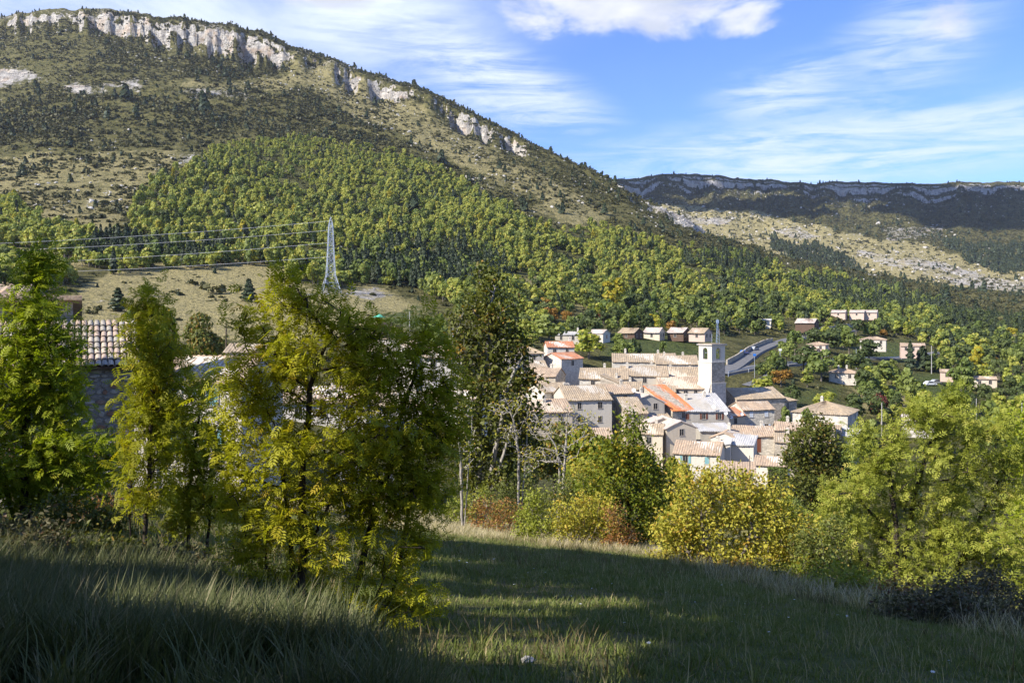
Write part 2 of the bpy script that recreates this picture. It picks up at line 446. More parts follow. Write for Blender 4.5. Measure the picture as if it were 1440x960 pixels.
def groundmat(name):
    m, t = new_mat(name)
    c = t.n('ShaderNodeTexCoord').outputs['Object']
    at = t.n('ShaderNodeAttribute', attribute_name='cover')
    k = t.n('ShaderNodeSeparateColor', {0: at.outputs['Color']})
    rock, green, dry = k.outputs
    n1 = t.noise(c, 0.014, 6, 0.62)
    n2 = t.noise(c, 0.12, 6, 0.65)
    n3 = t.noise(c, 0.9, 5, 0.65)
    mixn = t.m('ADD', t.m('MULTIPLY', n1, 0.35), t.m('ADD', t.m('MULTIPLY', n2, 0.4), t.m('MULTIPLY', n3, 0.25)))
    soil = t.mix(t.rng(n2, 0.35, 0.65), (0.070, 0.072, 0.024), (0.165, 0.150, 0.058))
    dryc = t.mix(t.rng(n3, 0.3, 0.7), (0.25, 0.22, 0.085), (0.46, 0.39, 0.20))
    col = t.mix(t.rng(t.m('ADD', dry, t.m('SUBTRACT', mixn, 0.5)), 0.32, 0.66), soil, dryc)
    grn = t.mix(t.rng(n3, 0.3, 0.7), (0.055, 0.085, 0.022), (0.12, 0.14, 0.045))
    col = t.mix(t.rng(t.m('ADD', green, t.m('MULTIPLY', t.m('SUBTRACT', mixn, 0.5), 1.4)), 0.35, 0.65), col, grn)
    nz = t.n('ShaderNodeSeparateXYZ', {0: t.n('ShaderNodeNewGeometry').outputs['Normal']}).outputs[2]
    steep = t.rng(nz, 0.78, 0.55)
    stv = t.n('ShaderNodeMapping', {'Vector': c, 'Scale': (1.0, 1.0, 0.4)}).outputs[0]
    rn = t.noise(stv, 0.10, 7, 0.7)
    rf = t.noise(stv, 0.5, 5, 0.7)
    rcol = t.mix(t.rng(rn, 0.35, 0.62), (0.28, 0.265, 0.245), (0.62, 0.58, 0.51))
    strata = t.noise(t.n('ShaderNodeMapping', {'Vector': c, 'Scale': (0.04, 0.04, 0.42)}).outputs[0], 1.0, 5, 0.65)
    rcol = t.mix(t.m('MULTIPLY', t.rng(strata, 0.48, 0.62), 0.55), rcol, (0.17, 0.155, 0.14))
    rcol = t.mix(t.m('MULTIPLY', t.rng(rf, 0.50, 0.66), 0.7), rcol, (0.13, 0.115, 0.105))
    rcol = t.mix(t.m('MULTIPLY', t.rng(t.noise(c, 0.09, 6, 0.7), 0.62, 0.67), 0.8), rcol, (0.07, 0.075, 0.03))
    rcol = t.mix(t.m('MULTIPLY', t.rng(t.noise(c, 0.04, 3, 0.6), 0.52, 0.7), 0.45), rcol, (0.50, 0.34, 0.21))
    rk = t.rng(t.m('ADD', t.m('MAXIMUM', rock, t.m('MULTIPLY', steep, 0.78)), t.m('MULTIPLY', t.m('SUBTRACT', mixn, 0.5), 1.5)), 0.40, 0.56)
    col = t.mix(rk, col, rcol)
    surf(t, col, 0.95, t.m('ADD', t.m('MULTIPLY', n2, 6.0), t.m('ADD', n3, t.m('MULTIPLY', rf, 2.0))), 1.0, 1.2, 0.1)
    return m


M['ground'] = groundmat('hill_ground')
m_, t_ = new_mat('meadow_ground')
c_ = t_.n('ShaderNodeTexCoord').outputs['Object']
a_ = t_.noise(c_, 0.35, 5, 0.6)
b_ = t_.noise(c_, 6.0, 5, 0.65)
col_ = t_.mix(t_.rng(a_, 0.4, 0.62), (0.075, 0.09, 0.028), (0.15, 0.125, 0.06))
col_ = t_.mix(t_.rng(b_, 0.45, 0.7), col_, (0.045, 0.045, 0.02))
surf(t_, col_, 0.95, b_, 0.8, 0.05, 0.1)
M['meadow'] = m_

# ------------------------------------------------------------------ the lie of the land
def cv(u, pts):
    return np.interp(u, [p[0] for p in pts], [p[1] for p in pts])


CREST = [(-5000, 120), (-600, 60), (-200, 40), (0, 25), (60, 13), (140, 12), (250, 25), (330, 38), (380, 48), (410, 66), (470, 84), (500, 98), (540, 108),
         (600, 130), (660, 156), (700, 176), (740, 198), (790, 223), (840, 243), (870, 262), (900, 283), (960, 303), (1000, 330), (1100, 362), (1200, 382), (1340, 405), (1440, 415), (6000, 430)]
YR = [(-5000, 1500), (0, 1500), (250, 1420), (450, 1380), (600, 1300), (720, 1200), (800, 1080), (900, 1000), (1000, 1050), (1100, 1100), (1200, 1200), (1440, 1350), (6000, 1400)]
CLIFF = [(-5000, 20), (0, 14), (60, 16), (120, 22), (200, 30), (260, 36), (385, 36), (408, 20), (425, 12), (468, 14), (478, 28), (497, 28), (505, 14), (518, 16), (526, 32), (595, 30), (603, 12), (616, 14), (626, 26), (688, 36),
         (694, 12), (704, 14), (708, 30), (736, 28), (742, 5), (800, 8), (860, 9), (900, 10), (1000, 9), (1060, 3), (1200, 1), (6000, 1)]
EDGE = [(-5000, 60), (500, 60), (620, 58), (700, 52), (900, 46), (1000, 35), (1100, 26), (1440, 19), (6000, 19)]
COLS = {
    -5000: [(60, 690), (100, 600), (150, 520), (250, 440), (400, 380), (700, 300), (1000, 230), (1300, 170)],
    0: [(60, 650), (100, 560), (150, 500), (250, 420), (400, 352), (700, 265), (1000, 185), (1300, 100), (1430, 68)],
    250: [(60, 665), (100, 575), (150, 515), (220, 470), (300, 425), (400, 375), (600, 300), (900, 200), (1200, 118), (1350, 85)],
    450: [(60, 690), (100, 605), (150, 545), (220, 485), (300, 430), (360, 408), (420, 390), (600, 320), (900, 230), (1200, 150), (1320, 118)],
    600: [(60, 720), (100, 645), (150, 575), (200, 515), (280, 460), (380, 420), (600, 340), (900, 252), (1150, 185)],
    720: [(60, 745), (90, 710), (130, 650), (180, 570), (230, 510), (300, 455), (400, 420), (600, 350), (900, 268), (1080, 225)],
    800: [(60, 755), (90, 735), (130, 680), (170, 625), (215, 555), (260, 500), (350, 452), (450, 425), (650, 370), (900, 290)],
    900: [(60, 775), (90, 755), (130, 710), (170, 650), (212, 580), (260, 512), (300, 482), (400, 450), (550, 415), (750, 360), (920, 308)],
    1000: [(50, 800), (80, 775), (130, 720), (170, 670), (212, 600), (260, 525), (300, 492), (420, 450), (600, 415), (800, 375), (980, 345)],
    1100: [(45, 820), (70, 795), (110, 755), (150, 705), (212, 605), (280, 525), (350, 490), (450, 460), (600, 430), (800, 400), (1000, 375)],
    1200: [(35, 845), (60, 815), (110, 745), (160, 675), (212, 605), (280, 545), (350, 510), (450, 472), (600, 440), (800, 415), (1000, 395)],
    1440: [(30, 870), (60, 820), (110, 745), (200, 630), (280, 570), (350, 535), (450, 500), (600, 470), (800, 445), (1000, 428), (1250, 418)],
    6000: [(30, 870), (60, 800), (120, 720), (200, 630), (280, 570), (350, 535), (450, 500), (600, 470), (800, 450), (1000, 440), (1250, 434)],
}
UG = np.concatenate([np.array([-5000, -3600, -2600, -1900, -1400, -1000, -700, -500, -350, -240]), np.arange(-170, 1612, 3.0), np.array([1680, 1800, 2000, 2300, 2800, 3500, 4500, 6000])])
T0 = math.log(4.0)
TG = np.linspace(0, 1, 700)


def near(x, y):
    """the hillside field the camera stands on"""
    hill = 0.42 * np.clip(-x - 14, 0, 60) * (1 - sstep(y, 8, 26)) + 0.16 * np.clip(-y, 0, 80)
    return -1.7 - 0.22 * y - 0.10 * np.clip(x, -30, 30) + hill + 0.12 * fbm(x / 5, y / 5, 3, 3) + 0.35 * fbm(x / 17, y / 17, 9, 2)


def gsm(a, k, axis=0):
    w_ = np.exp(-0.5 * (np.arange(-3 * k, 3 * k + 1) / k) ** 2)
    w_ /= w_.sum()
    pad = [(0, 0)] * a.ndim
    pad[axis] = (3 * k, 3 * k)
    b = np.pad(a, pad, 'edge')
    return np.apply_along_axis(lambda r: np.convolve(r, w_, 'valid'), axis, b)


yr_u = cv(UG, YR)
crest_u = cv(UG, CREST)
xr = (UG - CU) / FP * yr_u
crest_u = crest_u + np.where(UG < 860, 4.2, 2.0) * fbm(xr / 22, 0 * xr, 71, 4, 0.6)
cl_u = cv(UG, CLIFF) * np.clip(0.92 + 0.95 * fbm(xr / 26, 0 * xr + 3, 72, 4, .6), 0.15, 1.6)
ck = sorted(COLS)
C = np.zeros((len(ck), len(TG)))
for i, uu in enumerate(ck):
    lyr = math.log(float(cv(uu, YR)))
    pts = COLS[uu] + [(float(cv(uu, YR)), float(cv(uu, CREST) + cv(uu, CLIFF)))]
    C[i] = np.interp(T0 + TG * (lyr - T0), [math.log(p[0]) for p in pts], [p[1] for p in pts])
    C[i] = gsm(C[i], 6)
V1 = np.array([np.interp(UG, ck, C[:, j]) for j in range(len(TG))]).T          # (u, t) rows of ground
V1 = gsm(V1, 9)
target_end = crest_u + cl_u
smooth_end = gsm(target_end[:, None], 14)[:, 0]
V1 = V1 + (smooth_end - V1[:, -1])[:, None] * sstep(TG, 0.80, 1.0)[None, :] + (target_end - smooth_end)[:, None] * sstep(TG, 0.985, 1.0)[None, :]
LY = np.concatenate([np.linspace(math.log(4.0), math.log(60), 160), np.linspace(math.log(60), math.log(900), 420)[1:], np.linspace(math.log(900), math.log(1800), 900)[1:], [math.log(2100), math.log(2600)]])
YG = np.exp(LY)


def build_table():
    Z = np.zeros((len(UG), len(YG)))
    for i, u in enumerate(UG):
        flute = 11 * fbm(xr[i] / 34, 0.0, 81, 4, 0.6) + 9 * fbm(xr[i] / 9, 1.0, 82, 3)
        yr = yr_u[i] + (flute if u < 1050 else 0)
        ys_ = yr_u[i]
        t = (LY - T0) / (math.log(ys_) - T0)
        t = (np.log(np.maximum(YG - (yr - ys_) * sstep(YG, ys_ * 0.93, ys_ * 0.99), 1.0)) - T0) / (math.log(ys_) - T0)
        v = np.interp(np.clip(t, 0, 1), TG, V1[i])
        d = YG - yr
        ch = target_end[i]
        ph = cl_u[i]
        # the cliff: two broken steps, a sloping top, then down the back
        rise = 0.55 * sstep(d, 0, 5) + 0.30 * sstep(d, 11, 15) + 0.15 * sstep(d, 18, 70)
        v = np.where(d > 0, ch - ph * rise + np.clip(d - 80, 0, None) * 0.12, v)
        x = (u - CU) / FP * YG
        z = (CV - v) / FP * YG
        zn = near(x, YG)
        ye = float(cv(u, EDGE))
        wgt = sstep(YG, 0.85 * ye, 1.5 * ye)
        z = zn * (1 - wgt) + z * wgt
        damp = 1 - 0.9 * sstep(t, 0.955, 0.995)
        amp = 9.0 * sstep(YG, 350, 1000) + 1.0 * sstep(YG, 90, 350)
        n = fbm(x / 160, YG / 160, 5, 5, 0.55)
        rid = -np.abs(fbm(x / 210, YG / 420, 6, 3)) * 1.6 + 0.4
        z = z + (amp * n + 0.8 * amp * rid) * damp
        # ledges of rock on the upper slope
        led = fbm(x / 60, YG / 25, 8, 3)
        z = z + sstep(YG, 850, 1100) * 5.0 * sstep(led, 0.12, 0.24) * damp
        Z[i] = z
    return Z


Z1 = build_table()


def H(x, y):
    """height of the ground at world x, y"""
    x, y = np.asarray(x, float), np.asarray(y, float)
    yy = np.clip(y, 4.001, YG[-1] - 1)
    u = np.clip(CU + FP * x / yy, UG[0], UG[-1] - 1e-3)
    iu = np.clip(np.searchsorted(UG, u) - 1, 0, len(UG) - 2)
    iy = np.clip(np.searchsorted(YG, yy) - 1, 0, len(YG) - 2)
    fu = (u - UG[iu]) / (UG[iu + 1] - UG[iu])
    fy = (yy - YG[iy]) / (YG[iy + 1] - YG[iy])
    z = (Z1[iu, iy] * (1 - fu) + Z1[iu + 1, iy] * fu) * (1 - fy) + (Z1[iu, iy + 1] * (1 - fu) + Z1[iu + 1, iy + 1] * fu) * fy
    return np.where(y < 4.001, near(x, y), z)


def proj(x, y, z):
    return CU + FP * x / y, CV - FP * z / y


def Yof(u, v, y0=95.0, y1=1400.0):
    """distance at which the ground shows at photo position u, v"""
    ys = np.exp(np.linspace(math.log(y0), math.log(y1), 500))
    vv = CV - FP * H((u - CU) / FP * ys, ys) / ys
    k = np.nonzero(vv <= v)[0]
    return float(ys[k[0]]) if len(k) else y1


# what covers the ground, as areas on the map traced by where they show
A_SCREE = [[(85, 118), (200, 118), (205, 132), (95, 130)], [(-60, 100), (45, 102), (35, 118), (-60, 138)], [(470, 163), (530, 172), (520, 182), (470, 176)],
           [(110, 300), (150, 245), (165, 210), (172, 212), (160, 255), (128, 300)], [(160, 125), (60, 108), (20, 105), (90, 122)], [(240, 215), (290, 212), (300, 235), (250, 240)],
           [(255, 125), (345, 130), (350, 142), (260, 135)], [(620, 248), (660, 245), (720, 270), (690, 272)], [(880, 285), (940, 290), (1010, 322), (1000, 335), (930, 305)],
           [(360, 402), (470, 402), (560, 412), (555, 425), (380, 416)], [(125, 418), (190, 418), (180, 432), (130, 430)]]
A_DRY = [[(-200, 215), (120, 200), (240, 190), (250, 235), (200, 260), (160, 330), (110, 372), (-200, 395)], [(110, 400), (170, 375), (300, 370), (420, 372), (430, 405), (560, 412), (600, 440), (560, 470), (330, 480), (120, 470)],
         [(400, 80), (480, 100), (620, 165), (720, 225), (860, 300), (840, 320), (700, 290), (560, 190), (380, 120)], [(-200, 330), (120, 330), (60, 400), (-200, 410)],
         [(200, 60), (420, 85), (430, 140), (300, 130), (180, 100)], [(660, 395), (760, 390), (800, 420), (700, 430)], [(1210, 540), (1260, 545), (1290, 575), (1200, 570)], [(820, 400), (870, 410), (860, 440), (800, 430)]]
A_GREEN = [[(850, 470), (1010, 470), (1020, 515), (850, 505)], [(1090, 545), (1180, 545), (1180, 575), (1100, 575)], [(1200, 478), (1290, 480), (1300, 505), (1200, 505)], [(520, 430), (590, 430), (600, 462), (520, 462)],
           [(1280, 525), (1370, 530), (1350, 560), (1290, 555)]]
A_FOREST = [[(180, 300), (215, 255), (300, 208), (440, 192), (560, 215), (650, 252), (700, 290), (745, 318), (830, 322), (900, 335), (1000, 350), (1100, 378), (1200, 395), (1330, 425), (1340, 450), (1100, 420), (980, 425),
             (800, 430), (640, 400), (480, 400), (430, 395), (330, 365), (260, 345), (200, 345)]]
A_LINES = [[(490, 372), (700, 365), (725, 432), (640, 434), (590, 408), (520, 396)], [(-80, 318), (110, 330), (180, 345), (120, 372), (60, 352), (-80, 345)], [(-80, 372), (40, 378), (100, 392), (110, 410), (-80, 410)], [(90, 372), (150, 345), (330, 358), (430, 376), (300, 374), (170, 388)], [(-80, 280), (25, 285), (62, 332), (-80, 335)], [(400, 395), (440, 372), (520, 385), (560, 405), (470, 402)]]
A_PINE = [[(470, 365), (560, 335), (700, 360), (740, 400), (660, 420), (560, 405), (480, 395)], [(960, 360), (1010, 345), (1080, 372), (1060, 410), (980, 405)], [(1320, 425), (1600, 430), (1600, 490), (1330, 470)],
          [(1100, 395), (1300, 410), (1360, 445), (1200, 440)], [(90, 370), (150, 345), (330, 362), (300, 372), (170, 380)]]
A_VALLEY = [[(580, 402), (700, 405), (980, 425), (1100, 418), (1340, 440), (1700, 470), (1700, 640), (1240, 620), (1210, 560), (1030, 530), (850, 480), (700, 478), (640, 450)]]
A_SCRUB_SHADOW = [[(-60, 140), (200, 132), (420, 128), (560, 195), (745, 285), (700, 300), (540, 215), (420, 192), (280, 203), (200, 208), (-60, 218)], [(150, 60), (420, 100), (300, 118), (100, 95)]]  # dark vegetation band; cloud shadow over it painted in soil and scrub too
A_BARE = [[(1005, 478), (1105, 470), (1330, 495), (1320, 515), (1130, 512), (1020, 545)]]


def anyin(u, v, polys):
    r = np.zeros(np.broadcast(u, v).shape, bool)
    for p in polys:
        r |= inpoly(u, v, p)
    return r


def jig(u, v, s=14.0):
    return u + s * fbm(u / 28, v / 14, 31, 4, 0.65), v + 0.5 * s * fbm(u / 28, v / 14, 32, 4, 0.65)


def cover(u, v):
    return sum(cover1(u + du, v + dv, s) for du, dv, s in ((0, 0, 20), (9, 4, 34), (-9, -3, 26), (4, -7, 44), (-5, 7, 30))) / 5.0


def cover1(u, v, s):
    ju, jv = jig(u, v, s)
    c = np.zeros((len(u), 4), np.float32)
    c[:, 3] = 1
    c[:, 0] = 0.14
    c[:, 2] = 0.30
    dry = anyin(ju, jv, A_DRY)
    c[dry, 2] = 0.58
    c[dry & (v < 300), 2] = 0.52
    c[dry & (v > 362), 2] = 0.85
    c[anyin(ju, jv, A_GREEN), 1] = 0.62
    c[anyin(ju, jv, A_SCRUB_SHADOW), 2] = 0.12  # darker soil stands in for the cloud's shadow on this band
    c[anyin(ju, jv, A_FOREST), 1] = 0.46
    c[anyin(ju, jv, A_SCREE), 0] = 0.54
    c[(jv < 175) & (ju < 560), 0] += 0.08
    dcr = jv - np.interp(ju, [q[0] for q in CREST], [q[1] for q in CREST])
    c[:, 0] += 0.20 * np.exp(-np.clip(dcr, 0, None) / 38.0) * (ju < 1050)
    val = (jv > 425) & (ju > 560)
    c[val, 1] = np.maximum(c[val, 1], 0.38)
    return c


# ground sheet: rows spaced by how large they show
NR = 430
uu_ = UG
rowY = np.zeros((len(UG), NR))
for i in range(len(UG)):
    v = CV - FP * Z1[i] / YG
    m_ = np.concatenate([[0], np.cumsum(np.minimum(np.abs(np.diff(v)), 6.0) + 130.0 * np.diff(LY) * (YG[1:] < 1750))])
    rowY[i] = np.interp(np.linspace(0, m_[-1], NR), m_, YG)
dense = slice(10, len(UG) - 8)
sm_ = gsm(rowY[dense], 3)
rowY[dense] = sm_
rowY[:, 0] = 4.0
GX = (UG[:, None] - CU) / FP * rowY
GZ = H(GX, rowY)
GV = CV - FP * GZ / rowY
vid = np.arange(len(UG) * NR).reshape(len(UG), NR)
quads = np.stack([vid[:-1, :-1], vid[1:, :-1], vid[1:, 1:], vid[:-1, 1:]], -1).reshape(-1, 4)
Vall = np.stack([GX, rowY, GZ], -1).reshape(-1, 3)
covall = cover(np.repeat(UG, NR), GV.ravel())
qY = rowY[:-1, :-1].reshape(-1)
qU = np.repeat(UG[:-1], NR - 1)


def subsheet(name, mask, mat, label):
    q = quads[mask]
    used, inv = np.unique(q, return_inverse=True)
    me = mesh_np(name, Vall[used], inv.reshape(-1, 4), [mat], smooth=True, cols={'cover': covall[used]})
    return tag(obj(name, me), label, None, None, 'structure')


isnear = qY < cv(qU, EDGE) * 1.05
ismt = (qY > 480) & ~isnear
subsheet('meadow', isnear, M['meadow'], 'shaded sloping meadow below the camera')
subsheet('mountain', ismt, M['ground'], 'scrubby mountain slope with a limestone cliff along its crest')
subsheet('valley_ground', ~isnear & ~ismt, M['ground'], 'valley floor and lower slopes round the village')
bx, by = np.meshgrid(np.linspace(-60, 60, 61), np.linspace(-90, 4.0, 48), indexing='ij')
bz = near(bx, by)
bi = np.arange(bx.size).reshape(bx.shape)
tag(obj('hillside_behind', mesh_np('hillside_behind', np.stack([bx, by, bz], -1).reshape(-1, 3),
        np.stack([bi[:-1, :-1], bi[1:, :-1], bi[1:, 1:], bi[:-1, 1:]], -1).reshape(-1, 4), [M['meadow']], smooth=True)), 'hillside rising behind the camera', None, None, 'structure')

# the far ridge, a sheet of its own beyond the spur
CREST2 = [(300, 275), (600, 262), (840, 251), (880, 252), (920, 247), (960, 244), (1010, 246), (1030, 251), (1060, 252), (1150, 258), (1180, 255), (1250, 257), (1300, 258), (1380, 256), (1440, 256), (6000, 240)]
U2 = np.concatenate([np.arange(500, 800, 20.0), np.arange(800, 1612, 3.0), np.array([1680, 1800, 2000, 2300, 2800, 3500, 4500, 6000])])
YR2 = 2900.0
x2 = (U2 - CU) / FP * YR2
cr2 = cv(U2, CREST2) + 2.6 * fbm(x2 / 50, 0 * x2, 91, 5, 0.65)
ch2 = (14 + 12 * fbm(x2 / 60, 0 * x2, 92, 4)) * np.where(U2 < 900, 0.5, 1)
ch2 = np.clip(ch2, 2, 26)
ch2b = np.clip(14 * fbm(x2 / 110, 0 * x2 + 7, 93, 4) + 2.5, 0, 14)
Y2 = np.concatenate([np.linspace(1200, 2700, 150), np.linspace(2700, 3250, 190)[1:], [3500, 4000]])
Z2 = np.zeros((len(U2), len(Y2)))
prof = {800: [(1200, 480), (1600, 380), (2000, 330), (2500, 300), (2900, 275)], 1000: [(1200, 430), (1600, 372), (2000, 340), (2400, 312), (2900, 276)],
        1200: [(1200, 440), (1500, 415), (1800, 380), (2200, 335), (2600, 300), (2900, 285)], 1440: [(1200, 455), (1500, 425), (1800, 392), (2200, 345), (2600, 312), (2900, 286)]}
pk = sorted(prof)
PC = np.array([gsm(np.interp(Y2, *zip(*prof[k])), 4) for k in pk])
for i, u in enumerate(U2):
    v = np.array([np.interp(u, pk, PC[:, j]) for j in range(len(Y2))])
    fl = 16 * fbm(x2[i] / 60, 0.0, 94, 4, 0.6)
    yr, yb = YR2 + fl, YR2 - 130 + 1.6 * fl
    end = cr2[i] + ch2[i]
    v = v + (end + ch2b[i] + 4 - np.interp(yb, Y2, v)) * sstep(Y2, yr - 900, yb)
    v = np.where(Y2 > yb, end + ch2b[i] + 4 - ch2b[i] * sstep(Y2, yb, yb + 10) - 4 * np.clip((Y2 - yb) / (yr - yb), 0, 1), v)
    d = Y2 - yr
    v = np.where(d > 0, end - ch2[i] * (0.6 * sstep(d, 0, 8) + 0.25 * sstep(d, 18, 25) + 0.15 * sstep(d, 30, 130)) + np.clip(d - 150, 0, None) * 0.05, v)
    x = (u - CU) / FP * Y2
    z = (CV - v) / FP * Y2
    dm = 1 - 0.92 * sstep(Y2, yb - 300, yb)
    Z2[i] = z + (15 * fbm(x / 260, Y2 / 260, 95, 5, 0.55) - 14 * np.abs(fbm(x / 330, Y2 / 700, 96, 3))) * dm * sstep(Y2, 1200, 1700)


def H2(x, y):
    u = np.clip(CU + FP * x / y, U2[0], U2[-1] - 1e-3)
    iu = np.clip(np.searchsorted(U2, u) - 1, 0, len(U2) - 2)
    yy = np.clip(y, Y2[0] + .01, Y2[-1] - 1)
    iy = np.clip(np.searchsorted(Y2, yy) - 1, 0, len(Y2) - 2)
    fu = (u - U2[iu]) / (U2[iu + 1] - U2[iu])
    fy = (yy - Y2[iy]) / (Y2[iy + 1] - Y2[iy])
    return (Z2[iu, iy] * (1 - fu) + Z2[iu + 1, iy] * fu) * (1 - fy) + (Z2[iu, iy + 1] * (1 - fu) + Z2[iu + 1, iy + 1] * fu) * fy


X2 = (U2[:, None] - CU) / FP * Y2[None, :]
V2 = CV - FP * Z2 / Y2[None, :]
A2_PALE = [[(930, 285), (1010, 292), (1100, 305), (1200, 330), (1300, 345), (1440, 385), (1600, 420), (1600, 470), (1300, 440), (1000, 400)]]
A2_ROCK = [[(1080, 318), (1130, 322), (1165, 338), (1110, 335)], [(1240, 320), (1330, 318), (1330, 335), (1250, 340)], [(960, 300), (1040, 308), (1030, 318), (965, 312)],
           [(1330, 380), (1440, 395), (1600, 415), (1600, 430), (1340, 402)], [(1370, 405), (1600, 400), (1600, 412), (1375, 412)], [(1200, 350), (1330, 370), (1420, 395), (1330, 390), (1200, 362)]]
fu2, fv2 = np.repeat(U2, len(Y2)), V2.ravel()
ju2, jv2 = jig(fu2, fv2, 16)
cov2 = np.zeros((len(fu2), 4), np.float32)
cov2[:, 3] = 1
cov2[:, 0] = 0.14
cov2[:, 2] = 0.12
pl_ = anyin(ju2, jv2, A2_PALE)
cov2[pl_, 2] = 0.62
cov2[pl_, 0] = 0.26
cov2[anyin(ju2, jv2, A2_ROCK), 0] = 0.50
cov2[(fv2 < 292), 0] = 0.34
i2 = np.arange(X2.size).reshape(X2.shape)
tag(obj('far_ridge', mesh_np('far_ridge', np.stack([X2, np.broadcast_to(Y2, X2.shape), Z2], -1).reshape(-1, 3),
        np.stack([i2[:-1, :-1], i2[1:, :-1], i2[1:, 1:], i2[:-1, 1:]], -1).reshape(-1, 4), [M['ground']], smooth=True, cols={'cover': cov2})),
    'long far ridge with broken limestone cliffs, in cloud shadow', None, None, 'structure')

# ------------------------------------------------------------------ houses
def roof_plane(a, b, c, d, over=0.0, thick=0.16, amp=0.035, per=0.42):
    """one roof slope: a-b is the eave, d-c the ridge; gently sagging, corrugated like canal tiles"""
    a, b, c, d = map(Vector, (a, b, c, d))
    n = (b - a).cross(d - a).normalized()
    Lw = max((b - a).length, (c - d).length)
    nw = int(min(60, max(4, round(Lw / per) * 2)))
    nh = int(max(3, round((d - a).length / 0.9)))
    V, F = [], []
    sd = random.randint(0, 9999)
    for j in range(nh + 1):
        t = j / nh
        for i in range(nw + 1):
            s = i / nw
            p = (a.lerp(b, s)).lerp(d.lerp(c, s), t)
            wob = 0.05 * math.sin(sd + s * 5.1 + t * 3.3) - 0.07 * math.sin(math.pi * s) + 0.035 * random.uniform(-1, 1)
            ed = -0.03 * random.random() if j == 0 else 0
            p = p + n * (amp * (1 if i % 2 else -1) + wob) + (a - d).normalized() * (-ed * 3)
            V.append(p)
    o = len(V)
    V += [p - n * thick for p in V]
    w1 = nw + 1
    for j in range(nh):
        for i in range(nw):
            q = (j * w1 + i, j * w1 + i + 1, (j + 1) * w1 + i + 1, (j + 1) * w1 + i)
            F.append(q)
            F.append(tuple(o + k for k in reversed(q)))
    rim = [i for i in range(w1)] + [j * w1 + nw for j in range(1, nh + 1)] + [nh * w1 + i for i in range(nw - 1, -1, -1)] + [j * w1 for j in range(nh - 1, 0, -1)]
    for k in range(len(rim)):
        x, y = rim[k], rim[(k + 1) % len(rim)]
        F.append((x, o + x, o + y, y))
    return V, F


_win_cache = {}


def window_meshes(ww, wh, shut):
    key = (round(ww, 2), round(wh, 2), shut)
    if key not in _win_cache:
        f = 0.09
        fr = MB()
        fr.box(-ww / 2 - f, ww / 2 + f, -0.055, 0.0, wh, wh + f).box(-ww / 2 - f - .05, ww / 2 + f + .05, -0.10, 0.0, -f, 0)
        fr.box(-ww / 2 - f, -ww / 2, -0.055, 0.0, 0, wh).box(ww / 2, ww / 2 + f, -0.055, 0.0, 0, wh)
        fr.box(-0.025, 0.025, -0.04, 0.0, 0, wh)
        pa = MB().box(-ww / 2, ww / 2, -0.015, -0.002, 0, wh)
        sh = None
        if shut:
            sh = []
            for s in (-1, 1):
                x0 = s * (ww / 2 + f)
                x1 = x0 + s * ww * 0.5
                sh.append(MB().box(min(x0, x1), max(x0, x1), -0.075, -0.03, -0.03, wh + 0.03).mesh('shutter', M[shut]))
        _win_cache[key] = (fr.mesh('window', M['frame']), pa.mesh('pane', M['glass']), sh)
    return _win_cache[key]


FACES = {'f': (0, (0, -1)), 'r': (R(90), (1, 0)), 'b': (R(180), (0, 1)), 'l': (R(-90), (-1, 0))}


def add_window(root, face, w, d, x, z, ww=0.85, wh=1.2, shut=None, closed=False):
    ang, (nx, ny) = FACES[face]
    half = d / 2 if face in 'fb' else w / 2
    t = Vector((math.cos(ang), math.sin(ang), 0))
    loc = Vector((nx * half, ny * half, z)) + t * x
    fr, pa, sh = window_meshes(ww, wh, shut)
    o = obj('window', fr, root, loc, ang)
    obj('pane', pa, o)
    if sh and closed:
        key = ('closed', round(ww, 2), round(wh, 2), shut)
        if key not in _win_cache:
            _win_cache[key] = [MB().box(-ww / 2, -0.01, -0.05, -0.018, 0, wh).mesh('shutter', M[shut]), MB().box(0.01, ww / 2, -0.05, -0.018, 0, wh).mesh('shutter', M[shut])]
        for q in _win_cache[key]:
            obj('shutter', q, o)
    elif sh:
        for q in sh:
            obj('shutter', q, o)
    return o


def add_door(root, face, w, d, x, z0, dw=1.0, dh=2.1, mat='brownwood'):
    ang, (nx, ny) = FACES[face]
    half = d / 2 if face in 'fb' else w / 2
    t = Vector((math.cos(ang), math.sin(ang), 0))
    loc = Vector((nx * half, ny * half, z0)) + t * x
    b = MB().box(-dw / 2, dw / 2, -0.03, 0, 0, dh)
    o = b.build('door', M[mat], root, loc, ang)
    fr = MB().box(-dw / 2 - .12, -dw / 2, -.07, 0, 0, dh).box(dw / 2, dw / 2 + .12, -.07, 0, 0, dh).box(-dw / 2 - .12, dw / 2 + .12, -.07, 0, dh, dh + .14)
    fr.build('door_frame', M['frame'], o)
    return o


def add_dish(root, loc, rz):
    b = MB()
    n, r = 12, 0.42
    vs = [(0, 0.10, 0)]
    for k in (0.55, 1.0):
        vs += [(r * k * math.cos(2 * math.pi * i / n), 0.10 * (1 - k * k), r * k * math.sin(2 * math.pi * i / n)) for i in range(n)]
    fs = [(0, 1 + (i + 1) % n, 1 + i) for i in range(n)] + [(1 + i, 1 + (i + 1) % n, 1 + n + (i + 1) % n, 1 + n + i) for i in range(n)]
    b.add(vs, fs)
    b.tube((0, .1, 0), (0, .4, -.5), .025).tube((0, 0.05, -r), (0, -.28, -.05), .015)
    o = b.build('satellite_dish', M['dish'], root, loc, rz)
    o.rotation_euler = (R(-25), 0, rz)
    return o


